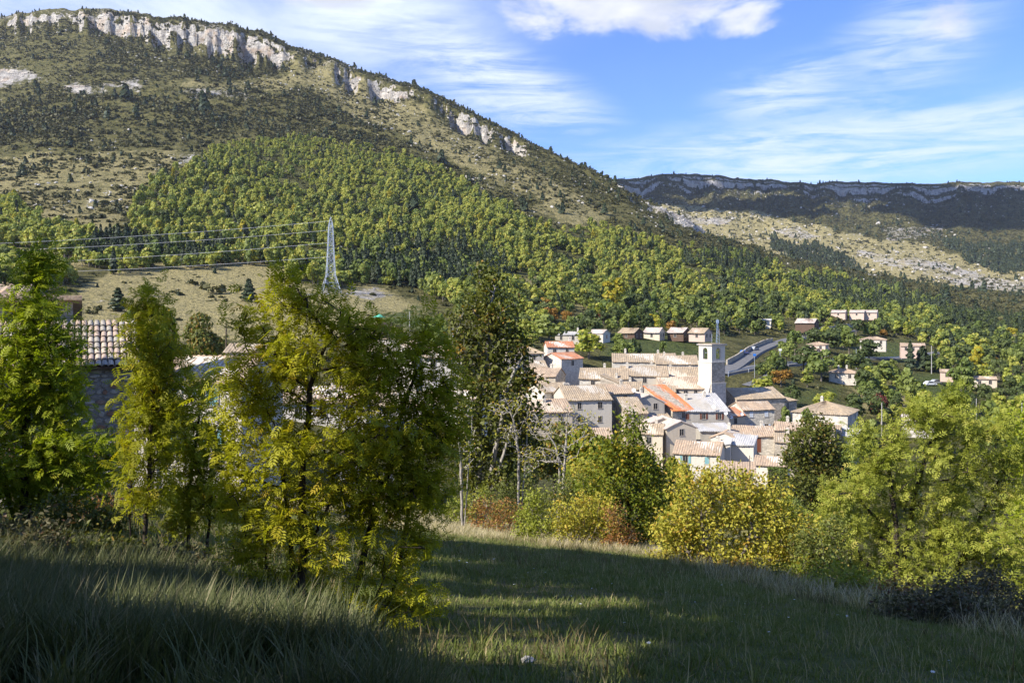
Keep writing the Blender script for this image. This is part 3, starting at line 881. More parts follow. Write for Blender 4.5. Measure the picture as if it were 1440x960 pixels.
def house(label, u, v, Y, w, d, rot=0, kind='gx', pitch=0.32, wall='stone', roof='tan', win='', chim=(), drop=None, cat='house', name='house', shut=None, over=0.35, dishes=(), group=None, wsize=(0.85, 1.2), doors=()):
    """v: row of the eave at the centre; win: 'f3x2 l1x1' windows per face as columns x storeys"""
    if 140 < Y < 250 and cat == 'house':
        pitch, d = pitch * 1.22, d * 1.12
    c = P(u, v, Y)
    zg = min(float(H(c.x + dx, c.y + dy)) for dx in (-w / 2, w / 2) for dy in (-d / 2, d / 2)) - 0.6
    zg = min(zg, c.z - 3.2) if drop is None else c.z - drop
    root = thing(name, label, cat, (c.x, c.y, zg), R(rot), group)
    h = c.z - zg
    W2, D2 = w / 2, d / 2
    o_ = over
    wl = MB()
    planes = []
    if kind == 'gx':
        rz = h + pitch * D2
        wl.prism([(-D2, 0), (D2, 0), (D2, h), (0, rz), (-D2, h)], 'x', -W2, W2)
        ez = h - pitch * o_ + .10
        planes = [((-W2 - .2, -D2 - o_, ez), (W2 + .2, -D2 - o_, ez), (W2 + .2, 0, rz + .10), (-W2 - .2, 0, rz + .10)),
                  ((W2 + .2, D2 + o_, ez), (-W2 - .2, D2 + o_, ez), (-W2 - .2, 0, rz + .102), (W2 + .2, 0, rz + .102))]
        zof = lambda x, y: rz - abs(y) * pitch
    elif kind == 'gy':
        rz = h + pitch * W2
        wl.prism([(-W2, 0), (W2, 0), (W2, h), (0, rz), (-W2, h)], 'y', -D2, D2)
        ez = h - pitch * o_ + .10
        planes = [((W2 + o_, -D2 - .2, ez), (W2 + o_, D2 + .2, ez), (0, D2 + .2, rz + .10), (0, -D2 - .2, rz + .10)),
                  ((-W2 - o_, D2 + .2, ez), (-W2 - o_, -D2 - .2, ez), (0, -D2 - .2, rz + .102), (0, D2 + .2, rz + .102))]
        zof = lambda x, y: rz - abs(x) * pitch
    elif kind == 'hip':
        wl.box(-W2, W2, -D2, D2, 0, h)
        m = min(W2, D2)
        rz = h + pitch * m
        ez = h - pitch * o_ + .10
        rx, ry = max(W2 - m, 0.02), max(D2 - m, 0.02)
        q = [(-W2 - o_, -D2 - o_, ez), (W2 + o_, -D2 - o_, ez), (W2 + o_, D2 + o_, ez), (-W2 - o_, D2 + o_, ez)]
        t = rz + .10
        planes = [(q[0], q[1], (rx, -ry, t), (-rx, -ry, t)), (q[1], q[2], (rx, ry, t), (rx, -ry, t)), (q[2], q[3], (-rx, ry, t), (rx, ry, t)), (q[3], q[0], (-rx, -ry, t), (-rx, ry, t))]
        zof = lambda x, y: rz - max(0, abs(x) - rx, abs(y) - ry) * pitch
    elif kind in ('sf', 'sr', 'sl'):
        L = d if kind == 'sf' else w
        rz = h + pitch * L
        o2 = o_ * pitch
        if kind == 'sf':
            wl.prism([(-D2, 0), (D2, 0), (D2, rz), (-D2, h)], 'x', -W2, W2)
            planes = [((-W2 - .2, -D2 - o_, h - o2 + .1), (W2 + .2, -D2 - o_, h - o2 + .1), (W2 + .2, D2 + .15, rz + .1), (-W2 - .2, D2 + .15, rz + .1))]
            zof = lambda x, y: h + (y + D2) * pitch
        elif kind == 'sr':
            wl.prism([(-W2, 0), (W2, 0), (W2, h), (-W2, rz)], 'y', -D2, D2)
            planes = [((W2 + o_, -D2 - .2, h - o2 + .1), (W2 + o_, D2 + .2, h - o2 + .1), (-W2 - .15, D2 + .2, rz + .1), (-W2 - .15, -D2 - .2, rz + .1))]
            zof = lambda x, y: h + (W2 - x) * pitch
        else:
            wl.prism([(-W2, 0), (W2, 0), (W2, rz), (-W2, h)], 'y', -D2, D2)
            planes = [((-W2 - o_, D2 + .2, h - o2 + .1), (-W2 - o_, -D2 - .2, h - o2 + .1), (W2 + .15, -D2 - .2, rz + .1), (W2 + .15, D2 + .2, rz + .1))]
            zof = lambda x, y: h + (x + W2) * pitch
    wl.build('wall', M[wall], root)
    rf = MB()
    for p in planes:
        V, F = roof_plane(*p)
        rf.add(V, F)
    ro = rf.build('roof', M[roof], root)
    for cx, cy in chim:
        zb = zof(cx, cy)
        b = MB().box(cx - .28, cx + .28, cy - .28, cy + .28, zb - .5, zb + 1.05).box(cx - .36, cx + .36, cy - .36, cy + .36, zb + 1.05, zb + 1.15)
        b.box(cx - .2, cx + .2, cy - .2, cy + .2, zb + 1.15, zb + 1.4)
        b.build('chimney', M['palestone' if wall != 'white' else 'white'], ro)
    for spec in win.split():
        f, rest = spec[0], spec[1:]
        nc, ns = (int(k) for k in rest.split('x'))
        span = w if f in 'fb' else d
        for s in range(ns):
            zt = h - 0.55 - 2.7 * s - wsize[1]
            if kind in ('gy',) and f in 'fb' and s == 0:
                zt += 0.25
            if zt < 0.7:
                continue
            for i in range(nc):
                x = span * ((i + 0.5) / nc - 0.5) * 0.92 + random.uniform(-.15, .15)
                k = random.random()
                add_window(root, f, w, d, x, zt + random.uniform(-.08, .08), wsize[0] * random.choice((1, 1, .85)), wsize[1], shut, closed=k < 0.3)
    for f, x, z in dishes:
        ang, (nx, ny) = FACES[f]
        add_dish(root, (nx * W2 + (x if f in 'fb' else 0) + nx * .45, ny * D2 + (x if f in 'lr' else 0) + ny * .45, h + z), R(random.uniform(-25, 25)) - R(rot))
    for f, x, up, dw, dh, mt in doors:
        add_door(root, f, w, d, x, h - up, dw, dh, mt)
    return root, h


# the old village, from the far side to the near side
house('long hip-roofed house with a cream lit side and white chimney, by the hedge trees', 1161, 577, 195, 11.5, 10, -32, 'hip', .30, 'palestone', 'tan', 'r2x1', [(-1.0, 1.0)], shut='palewood')
house('big tan church nave roof on stone walls right behind the bell tower', 1053, 557, 211, 13, 9, 18, 'gx', .34, 'stone', 'tan', '')
house('stone church apse with a small narrow window, end of the nave', 1094, 561, 214, 5.5, 7, 22, 'hip', .34, 'stone', 'tan', 'f1x1', wsize=(.5, 1.5), cat='church wing', name='church_wing')
house('small cream house with pinkish roof and white closed shutters below the nave', 1057, 573, 198, 7.5, 6, 12, 'gx', .34, 'palestone', 'pinktan', 'f2x2', shut='palewood', dishes=[('l', 1, -.3)])
house('low house with a reddish brown roof left of the white shuttered house', 1019, 582, 195, 5.5, 6, 28, 'gx', .34, 'cream', 'red', 'f1x1', dishes=[('f', 1.5, .3), ('f', -1.5, -.2)])
house('wide house with flat pale grey roof and brown open shutters under the tower', 980, 574, 190, 11, 9, 4, 'sf', .22, 'grey', 'greyroof', 'f3x2', [(-2, 1.5), (2.5, 3)], shut='brownwood', dishes=[('f', 2.0, .9), ('f', 4.6, -.4), ('l', 0, .8)])
house('house with a bright new orange tile roof in the middle of the village', 940, 573, 189, 5.5, 9, 27, 'sf', .36, 'stone', 'orange', 'f1x2')
house('grey gable-fronted house with four small windows and faded roof', 900, 562, 187, 7, 9, 12, 'gy', .36, 'grey', 'greypink', 'f2x2', [(1, 2)], dishes=[('l', -2, -.6)])
house('tall stone house three storeys high with a pinkish roof beside the white house', 862, 550, 184, 7, 7, 8, 'gx', .30, 'stone', 'pinktan', 'f2x3', [(2, 1)], dishes=[('f', 3.2, .6)])
house('white house with a big tan roof and brown lower shutters in front of the village', 818, 558, 178, 9.2, 9.5, 12, 'gx', .36, 'white', 'tan', 'f2x2', [(-3, 2), (-2.2, 2.4)])
house('white gabled annex with a bare bright side wall left of the white house', 772, 548, 186, 6.5, 8, -48, 'gy', .36, 'white', 'tan', '')
house('low house with mottled pinkish roof behind the bare trees', 763, 575, 168, 9, 8, 14, 'gx', .34, 'cream', 'pinktan', 'f2x1', [(0, -1), (-3, 1)])
house('broad tan roofed house facing the valley behind the tall stone house', 850, 530, 206, 11, 9, -8, 'gx', .34, 'palestone', 'tan', 'f2x1', [(0, .6)])
house('grey-walled house with three windows under a long tan roof', 905, 526, 215, 11, 9, -5, 'gx', .32, 'grey', 'tan', 'f3x1', [(2, 1), (-4, -1)])
house('wide tan roofed house with a row of five windows beside the bell tower', 955, 530, 222, 13, 11, -5, 'gx', .34, 'cream', 'tan', 'f5x1', [(-2, 2), (3, 3)])
house('rearmost long roof of the old village under the green slope', 905, 507, 242, 17, 9, -5, 'gx', .32, 'palestone', 'tan', '', [(-5, 0), (4, 1)])
house('small tan roof squeezed in behind the white house and the stone house', 880, 545, 198, 7, 6, -6, 'gx', .32, 'cream', 'tan', 'f1x1', [(1, 1)])
house('hip-roofed house with dull tan tiles at the upper edge of the village', 735, 495, 225, 9, 8, 10, 'hip', .34, 'grey', 'tan', 'f2x1', [(0, 1)])
house('stone house with an old red tile roof and a tall lit side wall', 791, 503, 225, 7.5, 6.5, -52, 'gy', .30, 'palestone', 'red', 'r1x1', over=.3)
house('white house with a low red roof behind the old red roof', 786, 487, 246, 7.5, 6, 6, 'gx', .34, 'white', 'red', 'f2x1', [(3, 0)])
house('tan gable house with two windows one above the other and a half pink roof', 944, 597, 170, 6, 8, 14, 'gy', .34, 'cream', 'greypink', 'f1x2', dishes=[('r', -2, -.8)])
house('white house with pale green shutters and mottled roof near the orchard', 984, 633, 158, 8, 7, -20, 'gx', .34, 'white', 'pinktan', 'f2x2', [(3, 1)], shut='tealwood')
house('small white gabled house right above the pale green shuttered house', 1024, 612, 172, 5, 7, -26, 'gy', .34, 'white', 'pinktan', 'f1x1', [(0, 1)])
house('pinkish roofed house with a large brown door in the lower village', 1058, 609, 176, 7.5, 6.5, -4, 'gx', .34, 'palestone', 'pinktan', '', [(2, 1)], doors=[('f', 0, 3.2, 1.9, 2.8, 'brownwood')])
house('narrow house with dark red garage door beside the grey shed roofs', 1089, 611, 178, 7, 6, -5, 'gx', .34, 'cream', 'tan', '', [(1, .5)], doors=[('f', -.5, 3.0, 1.6, 2.6, 'brownwood')])
house('long pinkish roof in front of the hip-roofed house', 1130, 602, 177, 11, 6, -12, 'gx', .30, 'cream', 'pinktan', 'f2x1', [(-3, .8)])
house('small grey roofed shed at the outer end of the long pinkish roof', 1194, 610, 180, 5, 6, -42, 'gx', .30, 'grey', 'greyroof', '')
house('low white walled house with tan roof next to the clipped hedge', 1086, 650, 156, 5.5, 5, -22, 'gx', .32, 'white', 'pinktan', '', doors=[('f', .5, 3, 1, 2, 'brownwood')])
house('plain white cube house between the open barn and the brown door house', 1046, 622, 166, 4.2, 5, -22, 'sf', .16, 'white', 'greyroof', '')
house('plain lean-to house with dull tan roof left of the small gable', 920, 592, 182, 6, 6, 10, 'sf', .3, 'palestone', 'tan', 'f2x1')
house('terrace house with a dark ground floor opening under the brown shutters', 1002, 603, 178, 6.5, 5, 3, 'sf', .12, 'grey', 'greyroof', '', doors=[('f', 1.0, 2.6, 2.4, 2.3, 'dark')])
house('long low house with five openings at the foot of the tower', 962, 544, 206, 12, 6, -3, 'sf', .26, 'cream', 'pinktan', 'f5x1', [(5, 1)])
house('cream house with dark windows below the rear roofs, left of the long house', 928, 549, 201, 6.5, 5, -5, 'gx', .3, 'stone', 'tan', 'f2x1', [(1, 1)])
house('stone house with small tan roof uphill of the mottled pinkish roof', 742, 541, 200, 8, 7, 8, 'gx', .34, 'palestone', 'tan', 'f2x1')
house('grey house with a mossy tan roof low behind the dark tree', 700, 560, 172, 9, 8, 12, 'gx', .34, 'grey', 'tan', 'f2x2')
house('cream house with bright blue shutter at the foot of the dry meadow', 353, 493, 118, 5.2, 6, 2, 'gx', .30, 'cream', 'tan', 'f2x1', shut='bluewood', wsize=(.75, 1.1))
house('white-walled house with striped tile roof behind the yellowing saplings', 298, 528, 66, 8, 8, -6, 'gx', .36, 'white', 'pinktan', 'f2x2', shut='tealwood')
house('house with a wide tan roof half hidden by the ash tree', 556, 492, 170, 9, 9, -4, 'gx', .34, 'palestone', 'tan', 'f2x1', [(2, 1)])
house('white house with tan roof seen beside the tall browning tree', 622, 500, 160, 7, 7, 6, 'gx', .34, 'white', 'tan', 'f2x2', [(1, 0)])
house('small white house low behind the ash tree', 330, 590, 74, 5, 6, 3, 'gx', .34, 'white', 'tan', 'f2x1')
house('long white house with pinkish roof behind the ash crown', 445, 560, 110, 13, 9, 5, 'gx', .34, 'white', 'pinktan', 'f4x2', [(2, 1)])
house('white house with tan roof between the ash and the browning tree', 572, 565, 122, 9, 8, 6, 'gx', .34, 'white', 'tan', 'f3x2', [(1, 1)])
house('whitewashed house just left of the bare pale trunks', 640, 560, 140, 9, 8, -8, 'gx', .34, 'white', 'pinktan', 'f3x2')
house('grey stone hut with a stone slab roof under the ash branches', 514, 668, 52, 2.5, 2.6, 10, 'gy', .5, 'stone', 'slab', '', cat='stone hut', name='stone_hut', doors=[('f', 0, 2.4, .8, 1.7, 'dark')])
house('old tiled roof corner beyond the left ash tree, above the stone house', 2, 420, 42, 2.6, 3.5, 12, 'gx', .36, 'stone', 'pinktan', '')
house('low tan roof stepping down in front of the rear roofs, with a dark loft opening', 866, 540, 200, 6, 6, -14, 'sr', .3, 'stone', 'tan', 'f1x1', [(0, 1)])
house('narrow stone house with a tan lean-to roof beside the grey gable', 888, 578, 176, 4.5, 6, 10, 'sf', .3, 'stone', 'tan', 'f1x2')
house('little cream house with a tan roof below the grey gable house', 915, 606, 168, 5, 6, -14, 'gx', .34, 'cream', 'tan', 'f1x1', [(1, 1)])
house('faded grey roofed annex at the foot of the tan gable house', 918, 590, 174, 4.5, 7, 18, 'gy', .3, 'grey', 'greypink', 'f1x1')
house('white house with low grey roof between the mottled roof and the brown door house', 1010, 628, 163, 4.5, 5, -16, 'sl', .2, 'white', 'greyroof', 'f1x1')
house('tan roof between the narrow garage house and the long pinkish roof', 1108, 618, 170, 5, 5.5, -14, 'gx', .32, 'stone', 'tan', '', [(0, 1)])
house('cream house with tan roof filling the row under the hip-roofed house', 1160, 606, 180, 6, 6, -20, 'gx', .32, 'cream', 'tan', 'f1x1')
house('stone house below the old red roof with a pinkish roof of its own', 768, 527, 206, 7, 7, -20, 'gx', .34, 'stone', 'pinktan', 'f1x1', [(1, 1)])
house('small tan roofed house under the hip-roofed house at the village edge', 748, 515, 214, 6, 6, 12, 'gx', .34, 'palestone', 'tan', 'f1x1')
house('low stone house with a pale roof at the near edge of the village', 830, 612, 160, 7, 6, 6, 'gx', .32, 'stone', 'pinktan', 'f2x1')
house('rear tan roof stepping up toward the green slope beside the tower', 950, 510, 238, 11, 9, -6, 'gx', .32, 'palestone', 'tan', '', [(2, 1), (-3, 1)])
# chalets in a row above the green slope
for u, lab in ((887, 'first brown chalet of the row, next to the yellow tree'), (920, 'second brown chalet of the row above the green slope'),
               (955, 'third brown chalet of the row above the green slope'), (985, 'brown chalet at the tower end of the row')):
    house(lab, u, 466 + random.uniform(-1, 1), 318 + random.uniform(-6, 6), random.uniform(5.8, 7), 5.6, random.uniform(-42, -28), 'gx', .52, random.choice(('pink', 'brownwall', 'cream')), random.choice(('greypink', 'tan')), 'r2x1 f1x1', over=.7, cat='chalet', name='chalet', group='chalets above the village', wsize=(.9, 1.3), drop=3.4)
# villas scattered over the valley side
house('pink villa with low roof above the bend of the road', 1150, 484, 330, 6.5, 6, -30, 'hip', .3, 'pink', 'pinktan', 'f2x1 r1x1', cat='villa', name='villa', drop=4.5)
house('pink single-storey annex in front of the pink villa', 1140, 492, 326, 5, 5, -30, 'gx', .3, 'pink', 'pinktan', '', cat='villa', name='villa', drop=3)
house('dark wooden chalet among the trees above the stone terrace', 1135, 453, 420, 9, 7, -36, 'gx', .5, 'brownwall', 'greypink', 'r1x1', cat='chalet', name='chalet', over=.8, drop=5)
house('long white villa on the green bank over the guard rail', 1228, 477, 368, 10, 7, -25, 'hip', .3, 'white', 'pinktan', 'f3x1 r1x1', cat='villa', name='villa', drop=5)
house('pink brown villa at the end of the green bank', 1283, 486, 360, 9, 7, -20, 'gx', .3, 'pink', 'pinktan', 'f3x1', cat='villa', name='villa', drop=5)
house('cream villa with two chimneys in the hollow above the church', 1186, 523, 290, 8.5, 7, -22, 'hip', .32, 'palestone', 'pinktan', 'f2x1 r1x1', [(1, .5), (-1.5, .3)], cat='villa', name='villa', drop=4)
for u, lab in ((1180, 'brown roofed house half hidden in the high dark trees'), (1206, 'middle house of the high row among dark trees'), (1224, 'pinkish house at the road end of the high row')):
    house(lab, u, 439, 520, 8, 7, -30, 'gx', .36, 'pink', 'greypink', 'r1x1 f1x1', cat='house', over=.6, drop=4.5, group='houses high among dark trees')
house('pale pink house with a white car parked beside it', 1331, 522, 308, 4.0, 5, -25, 'gx', .3, 'pink', 'pinktan', 'f1x1', cat='house', drop=3.5)
house('grey roofed house behind the yellow topped tree', 800, 470, 290, 8, 6, -15, 'gx', .3, 'grey', 'greyroof', 'f2x1', [(3, 0)], drop=4)
house('white gabled house beside the yellow topped tree', 843, 468, 300, 5.5, 5, -35, 'gx', .45, 'white', 'greypink', 'r1x1', drop=4)
house('lone cream house in the woods at the foot of the spur', 998, 417, 560, 11, 7, -20, 'gx', .3, 'cream', 'tan', 'f3x1', drop=5)
house('small blue-grey hut among shrubs above the bend', 1077, 450, 420, 5, 4, -20, 'gx', .3, 'white', 'greyroof', 'f1x1', cat='hut', name='hut', drop=4)
house('low pale house with a terrace at the far end of the low field', 1384, 532, 300, 7, 5, -20, 'gx', .3, 'cream', 'pinktan', 'f2x1', drop=3)
house('low pale house deep in the trees of the right valley side', 1290, 590, 190, 6, 5, -20, 'gx', .3, 'white', 'greypink', 'f1x1', drop=3.5)


# ------------------------------------------------------------------ church tower
def arch_poly(w_, h_, n=8):
    r = w_ / 2
    return [(-r, 0), (r, 0)] + [(r * math.cos(math.pi * k / n), h_ - r + r * math.sin(math.pi * k / n)) for k in range(n + 1)]


def tower():
    Y = 204.0
    c = P(1001, 440, Y)
    z = lambda v: (CV - v) / FP * Y
    base = float(H(c.x, c.y)) - 1
    root = thing('church_tower', 'white square bell tower with arched belfry openings and a clock face', 'bell tower', (c.x, c.y, base), R(32))
    hb = lambda v: z(v) - base
    s = 2.12
    lower = MB().box(-s - .12, s + .12, -s - .12, s + .12, 0, hb(538))
    lower.build('wall', M['palestone'], root)
    # the left face is plastered, the other faces are bare stone
    mid = MB().box(-s, s, -s, s, hb(538), hb(509))
    mid.build('clock_stage', M['stone'], root)
    MB().box(-s - .05, -s - .004, -s - .03, s + .03, 0.0, hb(509)).build('plaster_face', M['white'], root)
    # belfry: four corner piers, lintels with arched openings
    zb, zt = hb(509) + .22, hb(485)
    MB().box(-s - .16, s + .16, -s - .16, s + .16, hb(509), zb).build('string_course', M['white'], root)
    MB().box(-s - .2, s + .2, -s - .2, s + .2, hb(538) - .12, hb(538) + .12).build('string_course', M['white'], root)
    q = s - .02
    ow, oh = 1.5, zt - zb - 1.05
    piers = MB()
    for i in range(4):
        a = math.pi / 2 * i
        ca, sa = math.cos(a), math.sin(a)
        tr = lambda x, y, zz: (x * ca - y * sa, x * sa + y * ca, zz)
        # face panel with an arched hole: strips left and right, sill, and the arch spandrel
        t = .45
        def slab(x0, x1, z0, z1):
            vs = [tr(x, y, zz) for zz in (z0, z1) for (x, y) in ((x0, -q), (x1, -q), (x1, -q + t), (x0, -q + t))]
            piers.add(vs, [(0, 3, 2, 1), (4, 5, 6, 7), (0, 1, 5, 4), (1, 2, 6, 5), (2, 3, 7, 6), (3, 0, 4, 7)])
        slab(-q, -ow / 2, zb, zt)
        slab(ow / 2, q - t - .004, zb, zt)
        slab(-ow / 2, ow / 2, zb, zb + .5)
        n = 8
        r = ow / 2
        zs = zb + .5 + oh - r
        for k in range(n):
            a0, a1 = math.pi * k / n, math.pi * (k + 1) / n
            p = [(r * math.cos(a0), zs + r * math.sin(a0)), (r * math.cos(a1), zs + r * math.sin(a1))]
            pts = [p[0], p[1], (p[1][0], zt), (p[0][0], zt)]
            vs = [tr(x, -q, zz) for x, zz in pts] + [tr(x, -q + t, zz) for x, zz in pts]
            piers.add(vs, [(0, 1, 2, 3), (7, 6, 5, 4), (0, 4, 5, 1), (1, 5, 6, 2), (2, 6, 7, 3), (3, 7, 4, 0)])
    piers.build('belfry', M['white'], root)
    MB().box(-s - .32, s + .32, -s - .32, s + .32, zt, zt + .22).build('roof_slab', M['concrete'], root)
    MB().box(-s - .1, s + .1, -s - .1, s + .1, zt + .22, zt + .36).build('roof', M['tan'], root)
    bell = MB()
    prof = [(.12, 1.0), (.3, .92), (.38, .5), (.46, .15), (.62, 0)]
    n = 12
    vs = [(r * math.cos(2 * math.pi * i / n), r * math.sin(2 * math.pi * i / n), zz) for r, zz in prof for i in range(n)]
    fs = [(j * n + i, j * n + (i + 1) % n, (j + 1) * n + (i + 1) % n, (j + 1) * n + i) for j in range(len(prof) - 1) for i in range(n)]
    bell.add(vs, fs).box(-1.9, 1.9, -.08, .08, 1.0, 1.16)
    bell.build('bell', M['steel'], root, (0, 0, zb + .9))
    # clock on the left face
    ck_ = MB()
    ring = [(0.72 * math.cos(2 * math.pi * i / 20), 0.72 * math.sin(2 * math.pi * i / 20)) for i in range(20)]
    ck_.prism(ring, 'x', -.06, 0)
    co = ck_.build('clock_face', M['dish'], root, (-s - .055, 0, hb(520)))
    hd = MB()
    hd.box(-.08, -.062, -.03, .03, 0, .5).box(-.08, -.062, 0, .35, -.03, .03)
    for i in range(12):
        a = 2 * math.pi * i / 12
        hd.box(-.075, -.061, .6 * math.cos(a) - .035, .6 * math.cos(a) + .035, .6 * math.sin(a) - .035, .6 * math.sin(a) + .035)
    hd.build('clock_hands', M['dark'], co)
    # flared white buttress with a niche at the foot
    bt = MB()
    bt.prism([(-s - .1, hb(538)), (-s - .1, 0), (-s - 1.9, 0), (-s - 1.9, hb(566)), (-s - .9, hb(552))], 'y', -s + .3, s + .1)
    bt.build('buttress', M['white'], root)
    MB().prism([(a, b) for a, b in arch_poly(1.0, 2.0)], 'x', -.03, 0).build('niche', M['dark'], root, (-s - 1.905, 0, hb(566) - 2.1))
    lr = MB().tube((1.2, 1.2, zt + .3), (1.2, 1.2, zt + 2.4), .03)
    lr.build('lightning_rod', M['steel'], root)


tower()


# open barn with an orange roof on posts
def barn():
    Y = 148.0
    c = P(1038, 662, Y)
    g = float(H(c.x, c.y)) - .4
    g = min(g, c.z - 2.6)
    root = thing('open_barn', 'open barn with an orange tile roof on pale posts and deep shade inside', 'barn', (c.x, c.y, g), R(-14))
    h = c.z - g
    rf = MB()
    V, F = roof_plane((-2.9, -2.3, h + .1), (2.9, -2.3, h + .1), (2.9, 2.2, h + 1.35), (-2.9, 2.2, h + 1.35))
    rf.add(V, F).build('roof', M['pinktan'], root)
    for x in (-2.5, -.4, 2.4):
        MB().box(x - .22, x + .22, -1.95, -1.5, 0, h + .05).build('post', M['white'], root)
    wl = MB().box(-2.6, 2.6, 1.7, 2.0, 0, h + 1.0).box(2.3, 2.6, -1.4, 1.69, 0, h + .05)
    wl.build('wall', M['stone'], root)
    MB().box(-2.6, 2.6, -1.9, 1.69, 0.0, .3).build('floor_slab', M['concrete'], root)


barn()


# ------------------------------------------------------------------ the near stone house: tiles and stones piece by piece
def near_house():
    Y = 30.0
    rot = R(26)
    cr = P(189, 508, Y)                         # eave at the right corner
    L, D = 6.4, 5.0
    z0 = float(H(cr.x - 2, cr.y - 1)) - .9
    ca, sa = math.cos(rot), math.sin(rot)
    # root at the right front corner; x runs left along the eave (negative), y into the house
    root = thing('stone_house', 'rubble stone house with canal tile roof behind the left ash tree', 'house', (cr.x, cr.y, z0), rot)
    h = cr.z - z0
    pitch = 0.52
    wl = MB().prism([(0, 0), (D, 0), (D, h + pitch * .1), (D / 2, h + pitch * D / 2), (0, h)], 'x', -L, 0)
    wobj = wl.build('wall', M['mortar'], root)
    # stones: rows of rounded blocks proud of the mortar
    variants = []
    for k in range(7):
        n = 8
        ring = [(math.cos(2 * math.pi * (i + .5) / n), math.sin(2 * math.pi * (i + .5) / n)) for i in range(n)]
        pts = []
        for a, b in ring:
            q = .5 / max(abs(a), abs(b)) * random.uniform(.74, 1.0)
            pts.append((a * q, b * q))
        vs = [(a, 0.0, b) for a, b in pts] + [(a * .82, -1.0 * random.uniform(.7, 1.1), b * .82) for a, b in pts]
        fs = [(i, (i + 1) % n, n + (i + 1) % n, n + i) for i in range(n)] + [tuple(range(n, 2 * n))]
        me = bpy.data.meshes.new('stone')
        me.from_pydata(vs, [], fs)
        me.materials.append(M['stoneblock'])
        me.update()
        variants.append(me)
    def stones(face_len, place, zmax, limit):
        z = zmax - .06
        cnt = 0
        rest = []
        while z > 0.5:
            rh = random.uniform(.13, .24)
            x = -random.uniform(0, .1)
            while x > -face_len:
                wd = random.uniform(.16, .42)
                if x - wd < -face_len:
                    break
                hh = rh * random.uniform(.85, 1.0)
                it = (x - wd / 2, z - rh / 2 + random.uniform(-.012, .012), wd * .95, hh * .95, random.uniform(.03, .07))
                if cnt < limit:
                    o = obj('stone', random.choice(variants), wobj)
                    place(o, it)
                    cnt += 1
                else:
                    rest.append(it)
                x -= wd
            z -= rh
        return rest
    def pf(o, it):
        o.location = (it[0], 0.005, it[1])
        o.scale = (it[2], it[4], it[3])
        o.rotation_euler = (0, random.uniform(-.06, .06), 0)
    rest = stones(3.1, pf, h, 298)
    # the stretch hidden deeper behind the tree stays one piece
    V, Fq, Fo = [], [], []
    def join(x, z, wd, hh, dp):
        me = random.choice(variants)
        o = len(V)
        V.extend((x + v.co.x * wd, .005 + v.co.y * dp, z + v.co.z * hh) for v in me.vertices)
        for p in me.polygons:
            (Fo if len(p.vertices) == 8 else Fq).append([o + i for i in p.vertices])
    for it in rest:
        join(it[0], it[1], it[2], it[3], it[4])
    z = h - .1
    while z > .6:
        rh = random.uniform(.15, .26)
        x = -3.1
        while x > -L + .3:
            wd = random.uniform(.18, .42)
            join(x - wd / 2, z - rh / 2, wd * .95, rh * .93, random.uniform(.03, .06))
            x -= wd
        z -= rh
    so = obj('stonework', mesh_np('stonework', V, [np.array(Fq), np.array(Fo)], [M['stoneblock']]), root)
    so['kind'] = 'stuff'
    # roof deck and canal tiles, row by row
    deck = MB()
    e = .28
    n_ = Vector((0, -pitch, 1)).normalized()
    deck.add([(-L - .2, -e, h - pitch * e), (.16, -e, h - pitch * e), (.16, D / 2, h + pitch * D / 2), (-L - .2, D / 2, h + pitch * D / 2),
              (-L - .2, -e, h - pitch * e - .07), (.16, -e, h - pitch * e - .07), (.16, D / 2, h + pitch * D / 2 - .07), (-L - .2, D / 2, h + pitch * D / 2 - .07)],
             [(0, 1, 2, 3), (7, 6, 5, 4), (0, 4, 5, 1), (1, 5, 6, 2), (2, 6, 7, 3), (3, 7, 4, 0)])
    deck.add([(-L - .2, D + e, h - pitch * e), (.16, D + e, h - pitch * e), (.16, D / 2 + .003, h + pitch * D / 2), (-L - .2, D / 2 + .003, h + pitch * D / 2)], [(3, 2, 1, 0)])
    dk = deck.build('roof', M['tiledeck'], root)
    tv = []
    for mt in ('tile_a', 'tile_b', 'tile_c'):
        V, F = [], []
        n = 6
        for j, (yy, rr, lift) in enumerate(((0, .098, .03), (.46, .08, .0))):
            for i in range(n + 1):
                a = math.pi * i / n
                V.append((rr * math.cos(a), yy, lift + rr * .75 * math.sin(a)))
        for j, (yy, rr, lift) in enumerate(((0, .085, .03), (.46, .07, .0))):
            for i in range(n + 1):
                a = math.pi * i / n
                V.append((rr * math.cos(a), yy, lift + rr * .75 * math.sin(a) - .004))
        m = n + 1
        for i in range(n):
            F.append((i, i + m, i + 1 + m, i + 1)[::-1])
            F.append((2 * m + i, 2 * m + i + m, 2 * m + i + 1 + m, 2 * m + i + 1))
            F.append((i, i + 1, 2 * m + i + 1, 2 * m + i))
        me = bpy.data.meshes.new('tile')
        me.from_pydata(V, [], F)
        me.materials.append(M[mt])
        me.update()
        tv.append(me)
    sl = math.atan(pitch)
    ln = (D / 2 + e) / math.cos(sl)
    rows, cols = int(ln / .40), int((L + .3) / .20)
    cnt = 0
    jv, jf, jm = [], [], []
